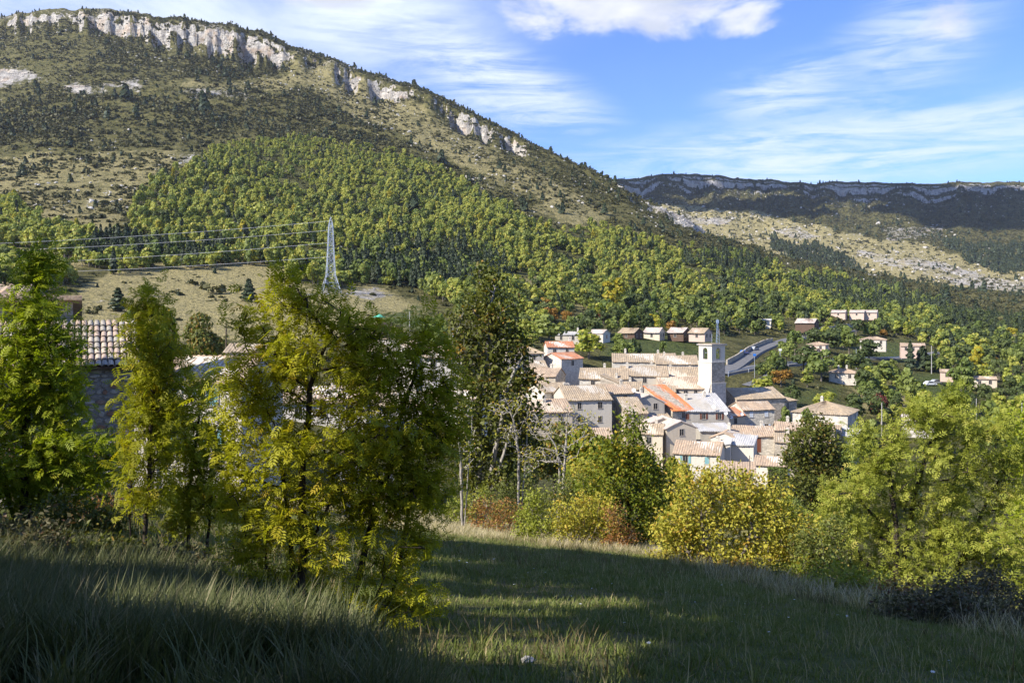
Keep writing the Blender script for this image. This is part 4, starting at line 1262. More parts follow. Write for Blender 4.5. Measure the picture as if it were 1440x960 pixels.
    for c_ in range(cols):
        x = .08 - c_ * .20
        for r_ in range(rows + 1):
            s_ = r_ * .40 - .05
            pos = Vector((x + random.uniform(-.012, .012), -e + s_ * math.cos(sl), h - pitch * e + s_ * math.sin(sl) + .02))
            k = random.choice((0, 0, 1, 1, 2))
            rz = random.uniform(-.04, .04)
            if cnt < 299:
                o = obj('tile', tv[k], dk, pos)
                o.rotation_euler = (sl, 0, rz)
                cnt += 1
            else:
                mtx = Matrix.Translation(pos) @ Matrix.Rotation(rz, 4, 'Z') @ Matrix.Rotation(sl, 4, 'X')
                o0 = len(jv)
                jv += [mtx @ v.co for v in tv[k].vertices]
                jf += [[o0 + i for i in p.vertices] for p in tv[k].polygons]
                jm += [k] * len(tv[k].polygons)
    if jv:
        t2 = obj('tiling', mesh_np('tiling', [tuple(p) for p in jv], [np.array(jf)], [M['tile_a'], M['tile_b'], M['tile_c']], jm), root)
        t2['kind'] = 'stuff'
    # raised back part with its own roof edge, seen above the ridge
    bk = MB().prism([(D / 2 + .3, 0), (D + 2.6, 0), (D + 2.6, h + 1.2), (D / 2 + .3, h + 2.1)], 'x', -L, -1.9)
    bk.build('back_wall', M['stone'], root)
    V, F = roof_plane((-L - .1, D + 2.9, h + 1.15), (-L - .1, D / 2, h + 2.3), (-1.6, D / 2, h + 2.3), (-1.6, D + 2.9, h + 1.15))
    MB().add(V, F).build('back_roof', M['pinktan'], root)


M['mortar'] = plain('lime_mortar', (0.30, 0.27, 0.235), 0.95, 0.3, 8)
m_, t_ = new_mat('rubble_block')
r_ = t_.n('ShaderNodeObjectInfo').outputs['Random']
c_ = t_.n('ShaderNodeTexCoord').outputs['Object']
g_ = t_.n('ShaderNodeNewGeometry').outputs['Position']
isl = t_.n('ShaderNodeNewGeometry').outputs['Random Per Island']
f_ = t_.m('FRACT', t_.m('ADD', r_, isl))
k_ = t_.mix(f_, (0.25, 0.225, 0.20), (0.50, 0.45, 0.38))
k_ = t_.mix(t_.rng(f_, .86, .9), k_, (0.30, 0.17, 0.11))
nn_ = t_.noise(g_, 9.0, 5, 0.65)
k_ = t_.mix(t_.m('MULTIPLY', t_.rng(nn_, .45, .7), .5), k_, (0.14, 0.13, 0.12))
surf(t_, k_, 0.95, nn_, 0.5, 0.03, 0.1)
M['stoneblock'] = m_
M['tiledeck'] = plain('roof_deck', (0.16, 0.10, 0.07), 0.95, 0.3, 6)
M['tile_a'] = plain('old_pale_tile', (0.50, 0.42, 0.33), 0.85, 0.35, 5)
M['tile_b'] = plain('old_pink_tile', (0.45, 0.345, 0.27), 0.85, 0.35, 5)
M['tile_c'] = plain('old_grey_tile', (0.37, 0.34, 0.29), 0.85, 0.4, 5)
near_house()


# ------------------------------------------------------------------ pylon, lines, poles, roads, cars
def pylon():
    u, vb, vt = 465, 410, 307
    Y = Yof(u, vb)
    p = P(u, vb, Y)
    hh = (vb - vt) / FP * Y
    root = thing('electricity_pylon', 'tall steel lattice pylon standing on the pale clearing', 'pylon', (p.x, p.y, float(H(p.x, p.y))), R(20))
    # half width by height fraction
    hw = lambda t: hh * float(np.interp(t, [0, .22, .5, .9, 1], [.118, .058, .043, .026, .004]))
    lev = [0, .12, .22, .30, .38, .45, .52, .59, .65, .71, .77, .83, .88, .93]
    legs = [MB() for _ in range(4)]
    cs = [(-1, -1), (1, -1), (1, 1), (-1, 1)]
    lv = lev + [1.0]
    brace = MB()
    for a, b in zip(lv[:-1], lv[1:]):
        for i, (sx, sy) in enumerate(cs):
            legs[i].tube((sx * hw(a), sy * hw(a), a * hh), (sx * hw(b), sy * hw(b), b * hh), .16, .14, 4)
        if b < 1:
            for i in range(4):
                (ax, ay), (bx_, by_) = cs[i], cs[(i + 1) % 4]
                brace.tube((ax * hw(a), ay * hw(a), a * hh), (bx_ * hw(b), by_ * hw(b), b * hh), .065, None, 4)
                brace.tube((bx_ * hw(a), by_ * hw(a), a * hh), (ax * hw(b), ay * hw(b), b * hh), .065, None, 4)
                brace.tube((ax * hw(b), ay * hw(b), b * hh), (bx_ * hw(b), by_ * hw(b), b * hh), .06, None, 4)
    for l in legs:
        l.build('leg', M['steel'], root)
    br = brace.build('bracing', M['steel'], root)
    br['kind'] = 'stuff'
    tips = []
    for t, ln in ((.50, -1.9), (.69, -1.9), (.86, -1.9), (.985, -1.2)):
        z = t * hh
        a = MB()
        for sy in (-1, 1):
            a.tube((0, sy * hw(t), z), (0, sy * 2.0, z + .15), .08, None, 4).tube((0, sy * hw(t), z + .9), (0, sy * 2.0, z + .15), .07, None, 4)
        a.build('cross_arm', M['steel'], root)
        ins = MB()
        for k in range(5):
            ins.tube((0, -2.0, z + .05 - k * .2), (0, -2.0, z - .08 - k * .2), .12, .06, 6)
        ins.build('insulator', M['dark'], root)
        tips.append(root.matrix_basis @ Vector((0, -2.0, z)))
    for cx, cy in cs:
        MB().box(cx * hw(0) - .45, cx * hw(0) + .45, cy * hw(0) - .45, cy * hw(0) + .45, -1.5, .35).build('footing', M['concrete'], root)
    m0 = Matrix.Translation(root.location) @ Matrix.Rotation(R(20), 4, 'Z')
    for k, (t, v0) in enumerate(((.50, 376), (.69, 368), (.86, 348), (.985, 340))):
        a = m0 @ Vector((0, -2.0, t * hh - .9))
        b = P(-420, v0 + 12, Y * 0.9)
        mb = MB()
        N = 28
        pts = []
        for i in range(N + 1):
            s = i / N
            q = a.lerp(b, s)
            q.z -= 4 * (.012 * (b - a).length) * s * (1 - s)
            pts.append(q)
        for i in range(N):
            mb.tube(pts[i], pts[i + 1], .055, None, 5)
        o = mb.build('power_line', M['wire'])
        tag(o, ('lowest cable of the power line running from the pylon', 'second lowest cable hanging from the pylon', 'second highest cable of the pylon line', 'topmost thin cable leaving the pylon head')[k], 'power line', 'cables of the pylon')


pylon()


def pole(label, u, vt, vb, Y, r=.11, mat='darkwood', arm=0.0, name='utility_pole', cat='utility pole', group=None, sign=None):
    p = P(u, vb, Y)
    g = float(H(p.x, p.y))
    h = (CV - vt) / FP * Y - g
    root = thing(name, label, cat, (p.x, p.y, g), 0, group)
    MB().tube((0, 0, -.5), (0, 0, h), r, r * .7, 8).build('shaft', M[mat], root)
    if arm:
        MB().tube((-arm, 0, h - .3), (arm, 0, h - .3), .05, None, 6).build('crossbar', M[mat], root)
    if sign:
        MB().box(-.45, .45, -.12, -.06, h - .75, h - .05).build('sign_panel', M[sign], root)
    return root


pole('dark wooden pole at the foot of the dry meadow', 318, 455, 492, 125, .13, arm=.0)
pole('pale concrete pole near the parasol terrace', 576, 438, 468, 190, .10, 'concrete')
pole('thin pole between the browning tree and the terrace', 637, 453, 480, 180, .10, 'concrete')
pole('pale concrete pole beside the big house and hedge trees', 1240, 566, 590, 205, .13, 'concrete')
pole('pale concrete pole at the end of the guard rail', 1310, 486, 503, 340, .16, 'concrete')
pole('slim lamp post with white panel beside the road bend', 1097, 490, 514, 285, .10, 'steel', sign='dish', name='lamp_post', cat='lamp post')
pole('slim pole standing on the green bank by the villa', 1204, 490, 505, 330, .08, 'steel')
pole('grey pole in front of the open barn roof', 1054, 640, 668, 146, .09, 'greybark')
pole('grey pole above the lime green tree crown', 1373, 560, 590, 200, .10, 'concrete')
pole('grey pole in the trees at the frame edge', 1437, 566, 610, 190, .10, 'concrete')
# small blue lattice mast rising behind the tower
def mast():
    Y = 330.0
    p = P(1009, 478, Y)
    g = float(H(p.x, p.y))
    h = (CV - 449) / FP * Y - g
    root = thing('antenna_mast', 'thin bluish lattice mast rising behind the church tower', 'mast', (p.x, p.y, g))
    m = MB()
    k = 8
    for i in range(k):
        a, b = i / k, (i + 1) / k
        ra, rb = .7 * (1 - a) + .12, .7 * (1 - b) + .12
        for j in range(3):
            q0, q1 = 2.1 * j, 2.1 * (j + 1)
            A = (ra * math.cos(q0), ra * math.sin(q0), a * h)
            B = (rb * math.cos(q0), rb * math.sin(q0), b * h)
            Cc = (rb * math.cos(q1), rb * math.sin(q1), b * h)
            m.tube(A, B, .08, None, 4).tube(A, Cc, .05, None, 4)
    m.build('lattice', M['paintblue'], root)
    MB().box(-.5, .5, -.12, .12, h - 1.4, h - .2).build('antenna', M['paintblue'], root)


M['paintblue'] = plain('blue_grey_paint', (0.30, 0.38, 0.50), 0.5)
mast()


def strip(name, label, pts, width, mat, lift=.12, y0=95.0, kind='structure'):
    """a road laid on the ground along points given where they show"""
    W3 = []
    for u, v in pts:
        Y = Yof(u, v, y0)
        W3.append(Vector(((u - CU) / FP * Y, Y, 0)))
    fine_ = []
    for a, b in zip(W3[:-1], W3[1:]):
        n = max(2, int((b - a).length / 2.5))
        fine_ += [a.lerp(b, i / n) for i in range(n)]
    fine_.append(W3[-1])
    for _ in range(6):
        fine_ = [fine_[0]] + [(fine_[i - 1] + fine_[i] * 2 + fine_[i + 1]) / 4 for i in range(1, len(fine_) - 1)] + [fine_[-1]]
    V, F = [], []
    zs = [max(float(H(p.x, p.y)), float(H(p.x, p.y - 2)) - .2) for p in fine_]
    for _ in range(8):
        zs = [zs[0]] + [max((zs[i - 1] + zs[i] * 2 + zs[i + 1]) / 4, zs[i] - .1) for i in range(1, len(zs) - 1)] + [zs[-1]]
    for i, p in enumerate(fine_):
        d = (fine_[min(i + 1, len(fine_) - 1)] - fine_[max(i - 1, 0)]).normalized()
        s = Vector((d.y, -d.x, 0))
        for k in (-.5, .5):
            q = p + s * width * k
            V.append((q.x, q.y, max(zs[i], float(H(q.x, q.y))) + lift))
        for k in (-.62, .62):
            q = p + s * width * k
            V.append((q.x, q.y, zs[i] - 1.0))
    for i in range(len(fine_) - 1):
        a, b = 4 * i, 4 * i + 4
        F += [(a, a + 1, b + 1, b), (a + 2, a, b, b + 2), (a + 1, a + 3, b + 3, b + 1)]
    me = bpy.data.meshes.new(name)
    me.from_pydata(V, [], F)
    me.materials.append(M[mat])
    me.update()
    o = obj(name, me)
    if kind:
        tag(o, label, None, None, kind)
    return o, fine_, zs


roads = []
roads.append(strip('road', 'grey road climbing round the bend above the church', [(1012, 527), (1030, 519), (1048, 505), (1062, 495), (1085, 485), (1110, 478), (1140, 472), (1170, 469), (1200, 465)], 4.6, 'asphalt'))
roads.append(strip('road', 'grey road running level with a guard rail below the villas', [(1012, 527), (1050, 519), (1090, 514), (1140, 509), (1200, 505), (1250, 504), (1290, 502), (1320, 496)], 4.4, 'asphalt'))
strip('road', 'narrow lane dropping behind the trees beside the church', [(1052, 545), (1070, 538), (1085, 531), (1092, 524)], 4.0, 'asphalt')
strip('path', 'pale track at the foot of the wood above the yellow tree', [(800, 452), (835, 448), (870, 446), (900, 441), (940, 436)], 2.6, 'track')
strip('path', 'small grey car park among the high dark trees', [(1255, 458), (1275, 457), (1285, 452)], 9, 'concrete')


def wall_strip(label, pts, h, th=.5, mat='stone', y0=95.0, name='stone_wall', cat='wall'):
    o, fn, zs = strip('tmp', None, pts, 1, mat, y0=y0, kind=None)
    bpy.data.objects.remove(o)
    mb = MB()
    n = len(fn)
    V, F = [], []
    for i, p in enumerate(fn):
        d = (fn[min(i + 1, n - 1)] - fn[max(i - 1, 0)]).normalized()
        s = Vector((d.y, -d.x, 0)) * th / 2
        g = float(H(p.x, p.y))
        hh = h + random.uniform(-.1, .1)
        V += [tuple(p - s + Vector((0, 0, g - 1))), tuple(p + s + Vector((0, 0, g - 1))), tuple(p + s + Vector((0, 0, g + hh))), tuple(p - s + Vector((0, 0, g + hh)))]
    for i in range(n - 1):
        a, b = 4 * i, 4 * i + 4
        for k in range(4):
            F.append((a + k, a + (k + 1) % 4, b + (k + 1) % 4, b + k))
    F += [(3, 2, 1, 0), (4 * n - 4, 4 * n - 3, 4 * n - 2, 4 * n - 1)]
    mb.add(V, F)
    return tag(mb.build(name, M[mat]), label, cat)


wall_strip('dark retaining wall following the inside of the road bend', [(1022, 514), (1040, 504), (1052, 494), (1075, 483), (1086, 481)], 1.6)
wall_strip('long stone terrace wall above the upper road', [(1130, 470), (1160, 466), (1200, 461)], 2.2)
wall_strip('pale stone garden wall beside the clipped hedge', [(1072, 690), (1095, 688), (1120, 690)], 1.7, mat='palestone')
wall_strip('retaining wall of the terrace below the shaded road', [(1070, 527), (1085, 519), (1100, 514)], 1.5)
# guard rail: posts and beam
def rail():
    pts = roads[1]
    fn = [p for p in pts[1] if p.y > 0]
    root = thing('guard_rail', 'pale metal guard rail along the lower edge of the level road', 'guard rail', tuple(fn[0]))
    beam = MB()
    prev = None
    off = Vector(fn[0])
    for i in range(0, len(fn) - 1, 3):
        p = fn[i]
        d = (fn[i + 1] - fn[i]).normalized()
        q = p + Vector((d.y, -d.x, 0)) * 2.75
        z = pts[2][i] + .1
        q.z = z
        if i % 6 == 0:
            MB().box(-.06, .06, -.06, .06, -.9, .75).build('post', M['steel'], root, q - off)
        if prev is not None:
            a, b = prev - off, q - off
            beam.add([(*a.xy, a.z + .45), (*b.xy, b.z + .45), (*b.xy, b.z + .8), (*a.xy, a.z + .8), (a.x, a.y + .06, a.z + .45), (b.x, b.y + .06, b.z + .45), (b.x, b.y + .06, b.z + .8), (a.x, a.y + .06, a.z + .8)],
                     [(0, 1, 2, 3), (7, 6, 5, 4), (0, 3, 7, 4), (1, 5, 6, 2), (3, 2, 6, 7), (0, 4, 5, 1)])
        prev = q.copy()
    beam.build('beam', M['steel'], root)


rail()


def car(label, u, v, rot, paint, van=False, group=None, Y=None):
    Y = Y or Yof(u, v)
    x = (u - CU) / FP * Y
    z = float(H(x, Y)) + .14
    root = thing('parked_van' if van else 'parked_car', label, 'van' if van else 'car', (x, Y, z), R(rot), group)
    L, Wd = (5.0, 1.95) if van else (4.2, 1.75)
    h1, h2 = (1.1, 2.2) if van else (.85, 1.45)
    if van:
        pr = [(-L / 2, .35), (L / 2, .35), (L / 2, .95), (L / 2 - .7, 1.15), (L / 2 - 1.3, h2 - .05), (-L / 2 + .05, h2), (-L / 2, 1.0)]
        gl = [(L / 2 - .72, 1.16), (L / 2 - 1.25, h2 - .22), (L / 2 - 2.2, h2 - .22), (L / 2 - 2.2, 1.16)]
    else:
        pr = [(-L / 2, .3), (L / 2, .3), (L / 2, .72), (L / 2 - 1.05, h1), (L / 2 - 1.75, h2 - .03), (-L / 2 + 1.0, h2), (-L / 2 + .2, h1 + .05), (-L / 2, .75)]
        gl = [(L / 2 - 1.1, h1 + .03), (L / 2 - 1.72, h2 - .10), (-L / 2 + 1.05, h2 - .08), (-L / 2 + .4, h1 + .06)]
    MB().prism(pr, 'y', -Wd / 2, Wd / 2).build('body', M[paint], root)
    for s in (-1, 1):
        MB().prism(gl, 'y', s * (Wd / 2 + .012) - .01, s * (Wd / 2 + .012) + .01).build('side_window', M['glass'], root)
    d0, d1 = Vector((gl[0][0] + .04, 0, gl[0][1])), Vector((gl[1][0] + .06, 0, gl[1][1]))
    MB().add([(d0.x, -Wd * .43, d0.z), (d0.x, Wd * .43, d0.z), (d1.x, Wd * .43, d1.z), (d1.x, -Wd * .43, d1.z)], [(0, 1, 2, 3)]).build('windscreen', M['glass'], root)
    for sx in (-1, 1):
        for sy in (-1, 1):
            ring = [(.31 * math.cos(2 * math.pi * i / 12), .31 * math.sin(2 * math.pi * i / 12)) for i in range(12)]
            wo = MB().prism(ring, 'y', -.1, .1).build('wheel', M['tyre'], root, (sx * L * .32, sy * (Wd / 2 - .06), .31))
            MB().prism([(a * .55, b * .55) for a, b in ring], 'y', -.11, .11).build('rim', M['steel'], wo)
    for s in (-1, 1):
        MB().box(L / 2 - .03, L / 2 + .015, s * .62 - .16, s * .62 + .16, .58, .70).build('headlight', M['dish'], root)


car('blue car parked on the inside of the road bend', 1047, 499, 50, 'carblue', group='cars on the road bend')
car('silver car parked further up the road bend', 1061, 493, 50, 'cargrey', group='cars on the road bend')
car('white car parked beside the pale pink house', 1308, 525, 10, 'carwhite', Y=306)
car('pale blue-grey car next to the white car', 1317, 523, 15, 'cargrey', Y=312)
car('white van among the shrubs on the hill above the village', 749, 429, 20, 'carwhite', van=True)
pole('blue road sign beside the bend', 1061, 497, 508, 268, .06, 'steel', sign='signblue', name='road_sign', cat='road sign')


# terrace with green parasol, clipped dark hedges
def parasol():
    Y = 195.0
    p = P(533, 452, Y)
    g = float(H(p.x, p.y))
    top = (CV - 441) / FP * Y - g
    root = thing('parasol', 'green parasol on the terrace behind the ash tree', 'parasol', (p.x, p.y, g))
    MB().tube((0, 0, -.3), (0, 0, top - .1), .05).build('pole', M['steel'], root)
    n = 8
    r = 1.35
    vs = [(0, 0, top)] + [(r * math.cos(2 * math.pi * i / n), r * math.sin(2 * math.pi * i / n), top - .75) for i in range(n)]
    vs += [(x * .97, y * .97, z - .06) for x, y, z in vs]
    fs = [(0, 1 + i, 1 + (i + 1) % n) for i in range(n)] + [(n + 1, n + 2 + (i + 1) % n, n + 2 + i) for i in range(n)] + [(1 + i, n + 2 + i, n + 2 + (i + 1) % n, 1 + (i + 1) % n) for i in range(n)]
    MB().add(vs, fs).build('canopy', M['green_cloth'], root)


parasol()

# ------------------------------------------------------------------ trees
LEAF1 = (np.array([(0, 0, 0), (.30, .45, .10), (0, 1, -.05), (-.30, .45, .10)]), np.array([(0, 1, 2), (0, 2, 3)]))


def compound(npair, spread=.5, drop=.16):
    """a feathered leaf: leaflets in pairs along a midrib, one at the tip"""
    V, F = [], []
    def leaflet(x, y, ang, ln):
        o = len(V)
        ca, sa = math.cos(ang), math.sin(ang)
        for a, b, c in ((0, 0, 0), (.17, .45, .02), (0, 1, -drop), (-.17, .45, .02)):
            a, b = a * ln, b * ln
            V.append((x + a * ca + b * sa, y - a * sa + b * ca, c * ln - .10 * y * y))
        F.extend([(o, o + 1, o + 2), (o, o + 2, o + 3)])
    for k in range(npair):
        y = .18 + .62 * k / max(1, npair - 1)
        for s in (-1, 1):
            leaflet(0, y, s * (1.05 - .25 * k / npair), spread * (1 - .25 * abs(k / npair - .4)))
    leaflet(0, .85, 0, spread)
    return np.array(V), np.array(F)


ASHLEAF = compound(4, .46)


def place_leaves(tmpl, pos, dirs, size, up=0.6):
    """transform a leaf template to many places; returns verts, faces, tint, turn"""
    tv, tf = tmpl
    n = len(pos)
    d = dirs / np.maximum(np.linalg.norm(dirs, axis=1, keepdims=True), 1e-6)
    nn = rng.normal(size=(n, 3)) * (1 - up)
    nn[:, 2] += up
    s = np.cross(d, nn)
    s /= np.maximum(np.linalg.norm(s, axis=1, keepdims=True), 1e-6)
    m = np.cross(s, d)
    sz = size[:, None, None]
    V = pos[:, None, :] + sz * (tv[None, :, 0:1] * s[:, None, :] + tv[None, :, 1:2] * d[:, None, :] + tv[None, :, 2:3] * m[:, None, :])
    F = tf[None] + (np.arange(n) * len(tv))[:, None, None]
    return V.reshape(-1, 3), F.reshape(-1, 3)


def skeleton(trunks, tips, sub=3, lift=0.10, jitter=0.06):
    """join twig tips to trunk lines, nearest first: returns nodes, parents"""
    nodes, par, arc = [], [], []
    for tr in trunks:
        prev = tr[0] if isinstance(tr[0], int) else -1
        for p in tr:
            if isinstance(p, int):
                continue
            nodes.append(np.array(p, float))
            par.append(prev)
            arc.append(arc[prev] + np.linalg.norm(nodes[-1] - nodes[prev]) if prev >= 0 else 0.0)
            prev = len(nodes) - 1
    N0 = len(nodes)
    cap = N0 + len(tips) * (sub + 1) + 4
    A = np.zeros((cap, 3))
    A[:N0] = nodes
    ar = np.zeros(cap)
    ar[:N0] = arc
    par = par + [0] * (cap - N0)
    cnt = N0
    d0 = np.min(np.linalg.norm(tips[:, None] - A[None, :N0], axis=2), axis=1)
    tipn = []
    for k in np.argsort(d0):
        t = tips[k]
        diff = t - A[:cnt]
        dist = np.linalg.norm(diff, axis=1)
        cost = dist + 0.12 * ar[:cnt] + np.maximum(0, 0.35 * dist - diff[:, 2]) * 0.5
        j = int(np.argmin(cost))
        a = A[j]
        L = dist[j]
        prev = j
        for q in range(1, sub + 1):
            s = q / sub
            p = a + (t - a) * s + (rng.normal(size=3) * jitter * L * (0 if q == sub else 1))
            p[2] -= lift * L * math.sin(math.pi * s)
            A[cnt] = p
            ar[cnt] = ar[prev] + L / sub
            par[cnt] = prev
            prev = cnt
            cnt += 1
        tipn.append(prev)
    return A[:cnt], np.array(par[:cnt]), np.array(tipn)


def radii(par, tipn, r0, rmin, pw=0.5):
    n = len(par)
    w_ = np.zeros(n)
    w_[tipn] = 1
    for i in range(n - 1, -1, -1):
        if par[i] >= 0:
            w_[par[i]] += w_[i]
    mx_ = w_.max()
    return np.maximum(rmin, r0 * (np.maximum(w_, .3) / mx_) ** pw)


def tubes(A, par, rad, sides=5):
    idx = np.nonzero(par >= 0)[0]
    a, b = A[par[idx]], A[idx]
    # the foot of a tube is no thicker than its parent but hardly wider than its own tip
    rb = rad[idx]
    ra = np.minimum(rad[par[idx]], rb * 1.35)
    d = b - a
    d /= np.maximum(np.linalg.norm(d, axis=1, keepdims=True), 1e-6)
    ref = np.where(np.abs(d[:, 2:3]) > .9, np.array([[1.0, 0, 0]]), np.array([[0, 0, 1.0]]))
    s = np.cross(d, ref)
    s /= np.linalg.norm(s, axis=1, keepdims=True)
    t = np.cross(d, s)
    n = len(idx)
    V = np.zeros((n, 2, sides, 3))
    for k in range(sides):
        q = 2 * math.pi * k / sides
        o = math.cos(q) * s + math.sin(q) * t
        V[:, 0, k] = a + o * ra[:, None] - d * ra[:, None] * .3
        V[:, 1, k] = b + o * rb[:, None]
    base = (np.arange(n) * 2 * sides)[:, None]
    F = []
    for k in range(sides):
        k2 = (k + 1) % sides
        F.append(base + np.array([[k, k2, sides + k2, sides + k]]))
    return V.reshape(-1, 3), np.concatenate(F)


def tree(name, label, cat, Y, stems, lobes, ntips, per, leaf, size, leafm, bark, r0, group=None, depth=1.0, tmpl=None, up=0.55, spread=0.22, rmin=.006, hang=0.0, shell=0.0, turn_top=0.0, lift=.06, sub=3, dY=0.0):
    """stems: lines of (u, v, dy) ; lobes: (u, v, ru, rv[, dy]) seen positions with sizes, at depth Y+dy"""
    u0, v0 = stems[0][0][:2]
    base = P(u0, v0, Y)
    base.z = float(H(base.x, base.y)) - .05
    root = thing(name, label, cat, tuple(base), 0, group)
    B = np.array(base)
    trunks = []
    for st in stems:
        pts = []
        for q in st:
            dy = q[2] if len(q) > 2 else 0
            pts.append(np.array(P(q[0], q[1], Y + dy)) - B)
        pts[0][2] = min(pts[0][2], float(H(pts[0][0] + B[0], pts[0][1] + B[1])) - B[2] - .15)
        # smooth and subdivide
        out = [pts[0]]
        for a, b in zip(pts[:-1], pts[1:]):
            n = max(2, int(np.linalg.norm(b - a) / .35))
            for i in range(1, n + 1):
                out.append(a + (b - a) * i / n + rng.normal(size=3) * .018)
        trunks.append(out)
    vol = np.array([l[2] * l[3] * max(l[2], 10) for l in lobes], float)
    vol /= vol.sum()
    tips, lob = [], []
    for i, l in enumerate(lobes):
        n = max(3, int(round(ntips * (vol[i] * .6 + .4 / len(lobes)))))
        sc = Y / FP
        dy = l[4] if len(l) > 4 else rng.uniform(-.5, .5) * l[2] * sc * depth
        c = np.array(P(l[0], l[1], Y + dy)) - B
        d = rng.normal(size=(n, 3))
        d /= np.linalg.norm(d, axis=1, keepdims=True)
        rr = (rng.random((n, 1)) * (1 - shell ** 3) + shell ** 3) ** (1 / 3)
        tips.append(c + d * rr * np.array([l[2] * sc, l[2] * sc * depth, l[3] * sc]))
    tips = np.concatenate(tips)
    A, par, tipn = skeleton(trunks, tips, sub=sub, lift=lift)
    rad = radii(par, tipn, r0, rmin)
    tv, tf = tubes(A, par, rad)
    obj('trunk', mesh_np('trunk', tv, tf, [bark]), root)
    # leaves round the last stretch of every twig
    n = len(tipn) * per
    ti = np.repeat(tipn, per)
    s = rng.random((n, 1))
    pa = A[par[ti]]
    ptip = A[ti]
    pos = pa + (ptip - pa) * (.25 + .75 * s) + rng.normal(size=(n, 3)) * spread
    dirs = (ptip - pa) / np.maximum(np.linalg.norm(ptip - pa, axis=1, keepdims=True), 1e-6) * .5 + rng.normal(size=(n, 3)) * .8
    dirs[:, 2] -= hang
    sz = size * rng.uniform(.6, 1.25, n)
    V, F = place_leaves(tmpl or LEAF1, pos, dirs, sz, up)
    k = len((tmpl or LEAF1)[0])
    clump = np.repeat(rng.random(len(tipn)), per)
    tint = np.repeat(np.clip(.55 * clump + .45 * rng.random(n), 0, 1), k)
    tc = np.repeat(rng.random(len(tipn)), per) * .6 + rng.random(n) * .4
    if turn_top:
        zt = (pos[:, 2] - pos[:, 2].min()) / np.ptp(pos[:, 2])
        tc = tc * (1 - turn_top) + turn_top * zt
    obj('crown', mesh_np('crown', V, F, [leafm], attrs={'tint': tint, 'turn': np.repeat(tc, k)}), root)
    return root


# the ash in front, two stems, hanging feathered leaves, mostly in shade
tree('ash_tree', 'tall ash tree with straight dark stems, its olive crown in shade', 'tree', 10.2,
     [[(424, 905), (426, 760), (425, 640), (440, 540), (470, 450)], [(426, 780, 0), (395, 640, .3), (365, 560, .4), (345, 530, .5)], [(428, 860, .2), (448, 800, .6), (462, 700, .7), (505, 600, .8), (520, 500, .8)]],
     [(410, 416, 34, 20), (460, 438, 55, 32), (505, 470, 45, 36), (372, 462, 45, 34), (430, 500, 65, 40), (338, 535, 42, 34), (505, 540, 50, 40), (390, 560, 60, 40), (325, 600, 40, 34), (450, 610, 60, 42), (370, 640, 50, 38),
      (326, 680, 34, 30), (420, 690, 56, 38), (370, 740, 46, 30), (445, 760, 44, 34), (400, 810, 40, 26), (345, 770, 26, 20), (470, 830, 34, 24), (400, 396, 10, 12), (520, 500, 46, 40), (520, 600, 46, 40), (495, 660, 46, 36)],
     520, 10, 'ash', .145, M['ash'], M['bark'], .05, tmpl=ASHLEAF, up=.75, spread=.11, hang=.25, depth=.9)
tree('ash_tree', 'leaning ash tree with orange-tinged leaves on its valley side', 'tree', 10.7,
     [[(486, 880), (505, 800), (532, 700), (560, 610), (585, 520)], [(540, 690, 0), (590, 650, .3), (612, 600, .4)], [(505, 805, 0), (560, 770, -.3), (592, 772, -.3)], [(495, 850, 0), (540, 850, -.2), (575, 862, -.3)]],
     [(590, 495, 34, 28), (552, 530, 42, 36), (612, 550, 34, 38), (580, 600, 54, 40), (535, 640, 46, 36), (616, 620, 28, 36), (570, 680, 50, 34), (610, 700, 24, 30), (525, 715, 44, 32), (590, 750, 32, 26), (550, 790, 32, 20),
      (548, 856, 42, 22), (588, 846, 20, 20), (630, 590, 14, 24), (500, 690, 36, 34), (530, 905, 36, 18), (598, 465, 14, 16)],
     410, 10, 'ash', .145, M['ash'], M['bark'], .042, tmpl=ASHLEAF, up=.75, spread=.11, hang=.25, depth=.9)
tree('ash_tree', 'bright green ash tree in front of the rubble stone house', 'tree', 18,
     [[(32, 775), (34, 690), (36, 600), (45, 480), (52, 390)], [(34, 740, 0), (55, 660, .4), (78, 590, .6), (90, 520, .7)], [(33, 760, 0), (5, 680, .2), (-15, 600, .3)]],
     [(52, 392, 16, 26), (45, 435, 42, 30), (70, 470, 40, 32), (30, 500, 50, 40), (80, 510, 36, 40), (55, 560, 52, 40), (92, 570, 28, 30), (10, 580, 50, 50), (110, 620, 36, 20), (60, 640, 60, 36),
      (10, 680, 50, 40), (95, 680, 60, 30), (-40, 520, 40, 70), (-50, 640, 40, 60), (140, 655, 30, 22), (58, 372, 7, 12)],
     680, 11, 'ash', .21, M['leftash'], M['bark'], .085, tmpl=ASHLEAF, up=.7, spread=.17, hang=.2, depth=.9)
tree('young_tree', 'thin yellowing young tree right beside the stone house corner', 'tree', 13.0,
     [[(196, 826), (206, 720), (211, 620), (216, 520), (212, 440)], [(187, 830, .1), (184, 720, .2), (180, 620, .2), (184, 560, .2)]],
     [(212, 445, 30, 20), (215, 480, 38, 26), (200, 520, 32, 28), (235, 520, 30, 30), (245, 560, 30, 30), (205, 580, 36, 32), (230, 625, 36, 30), (185, 630, 22, 30), (205, 690, 34, 26), (210, 425, 10, 10)],
     240, 10, 'ash', .155, M['yellowash'], M['bark'], .035, tmpl=ASHLEAF, up=.65, spread=.11, hang=.15)
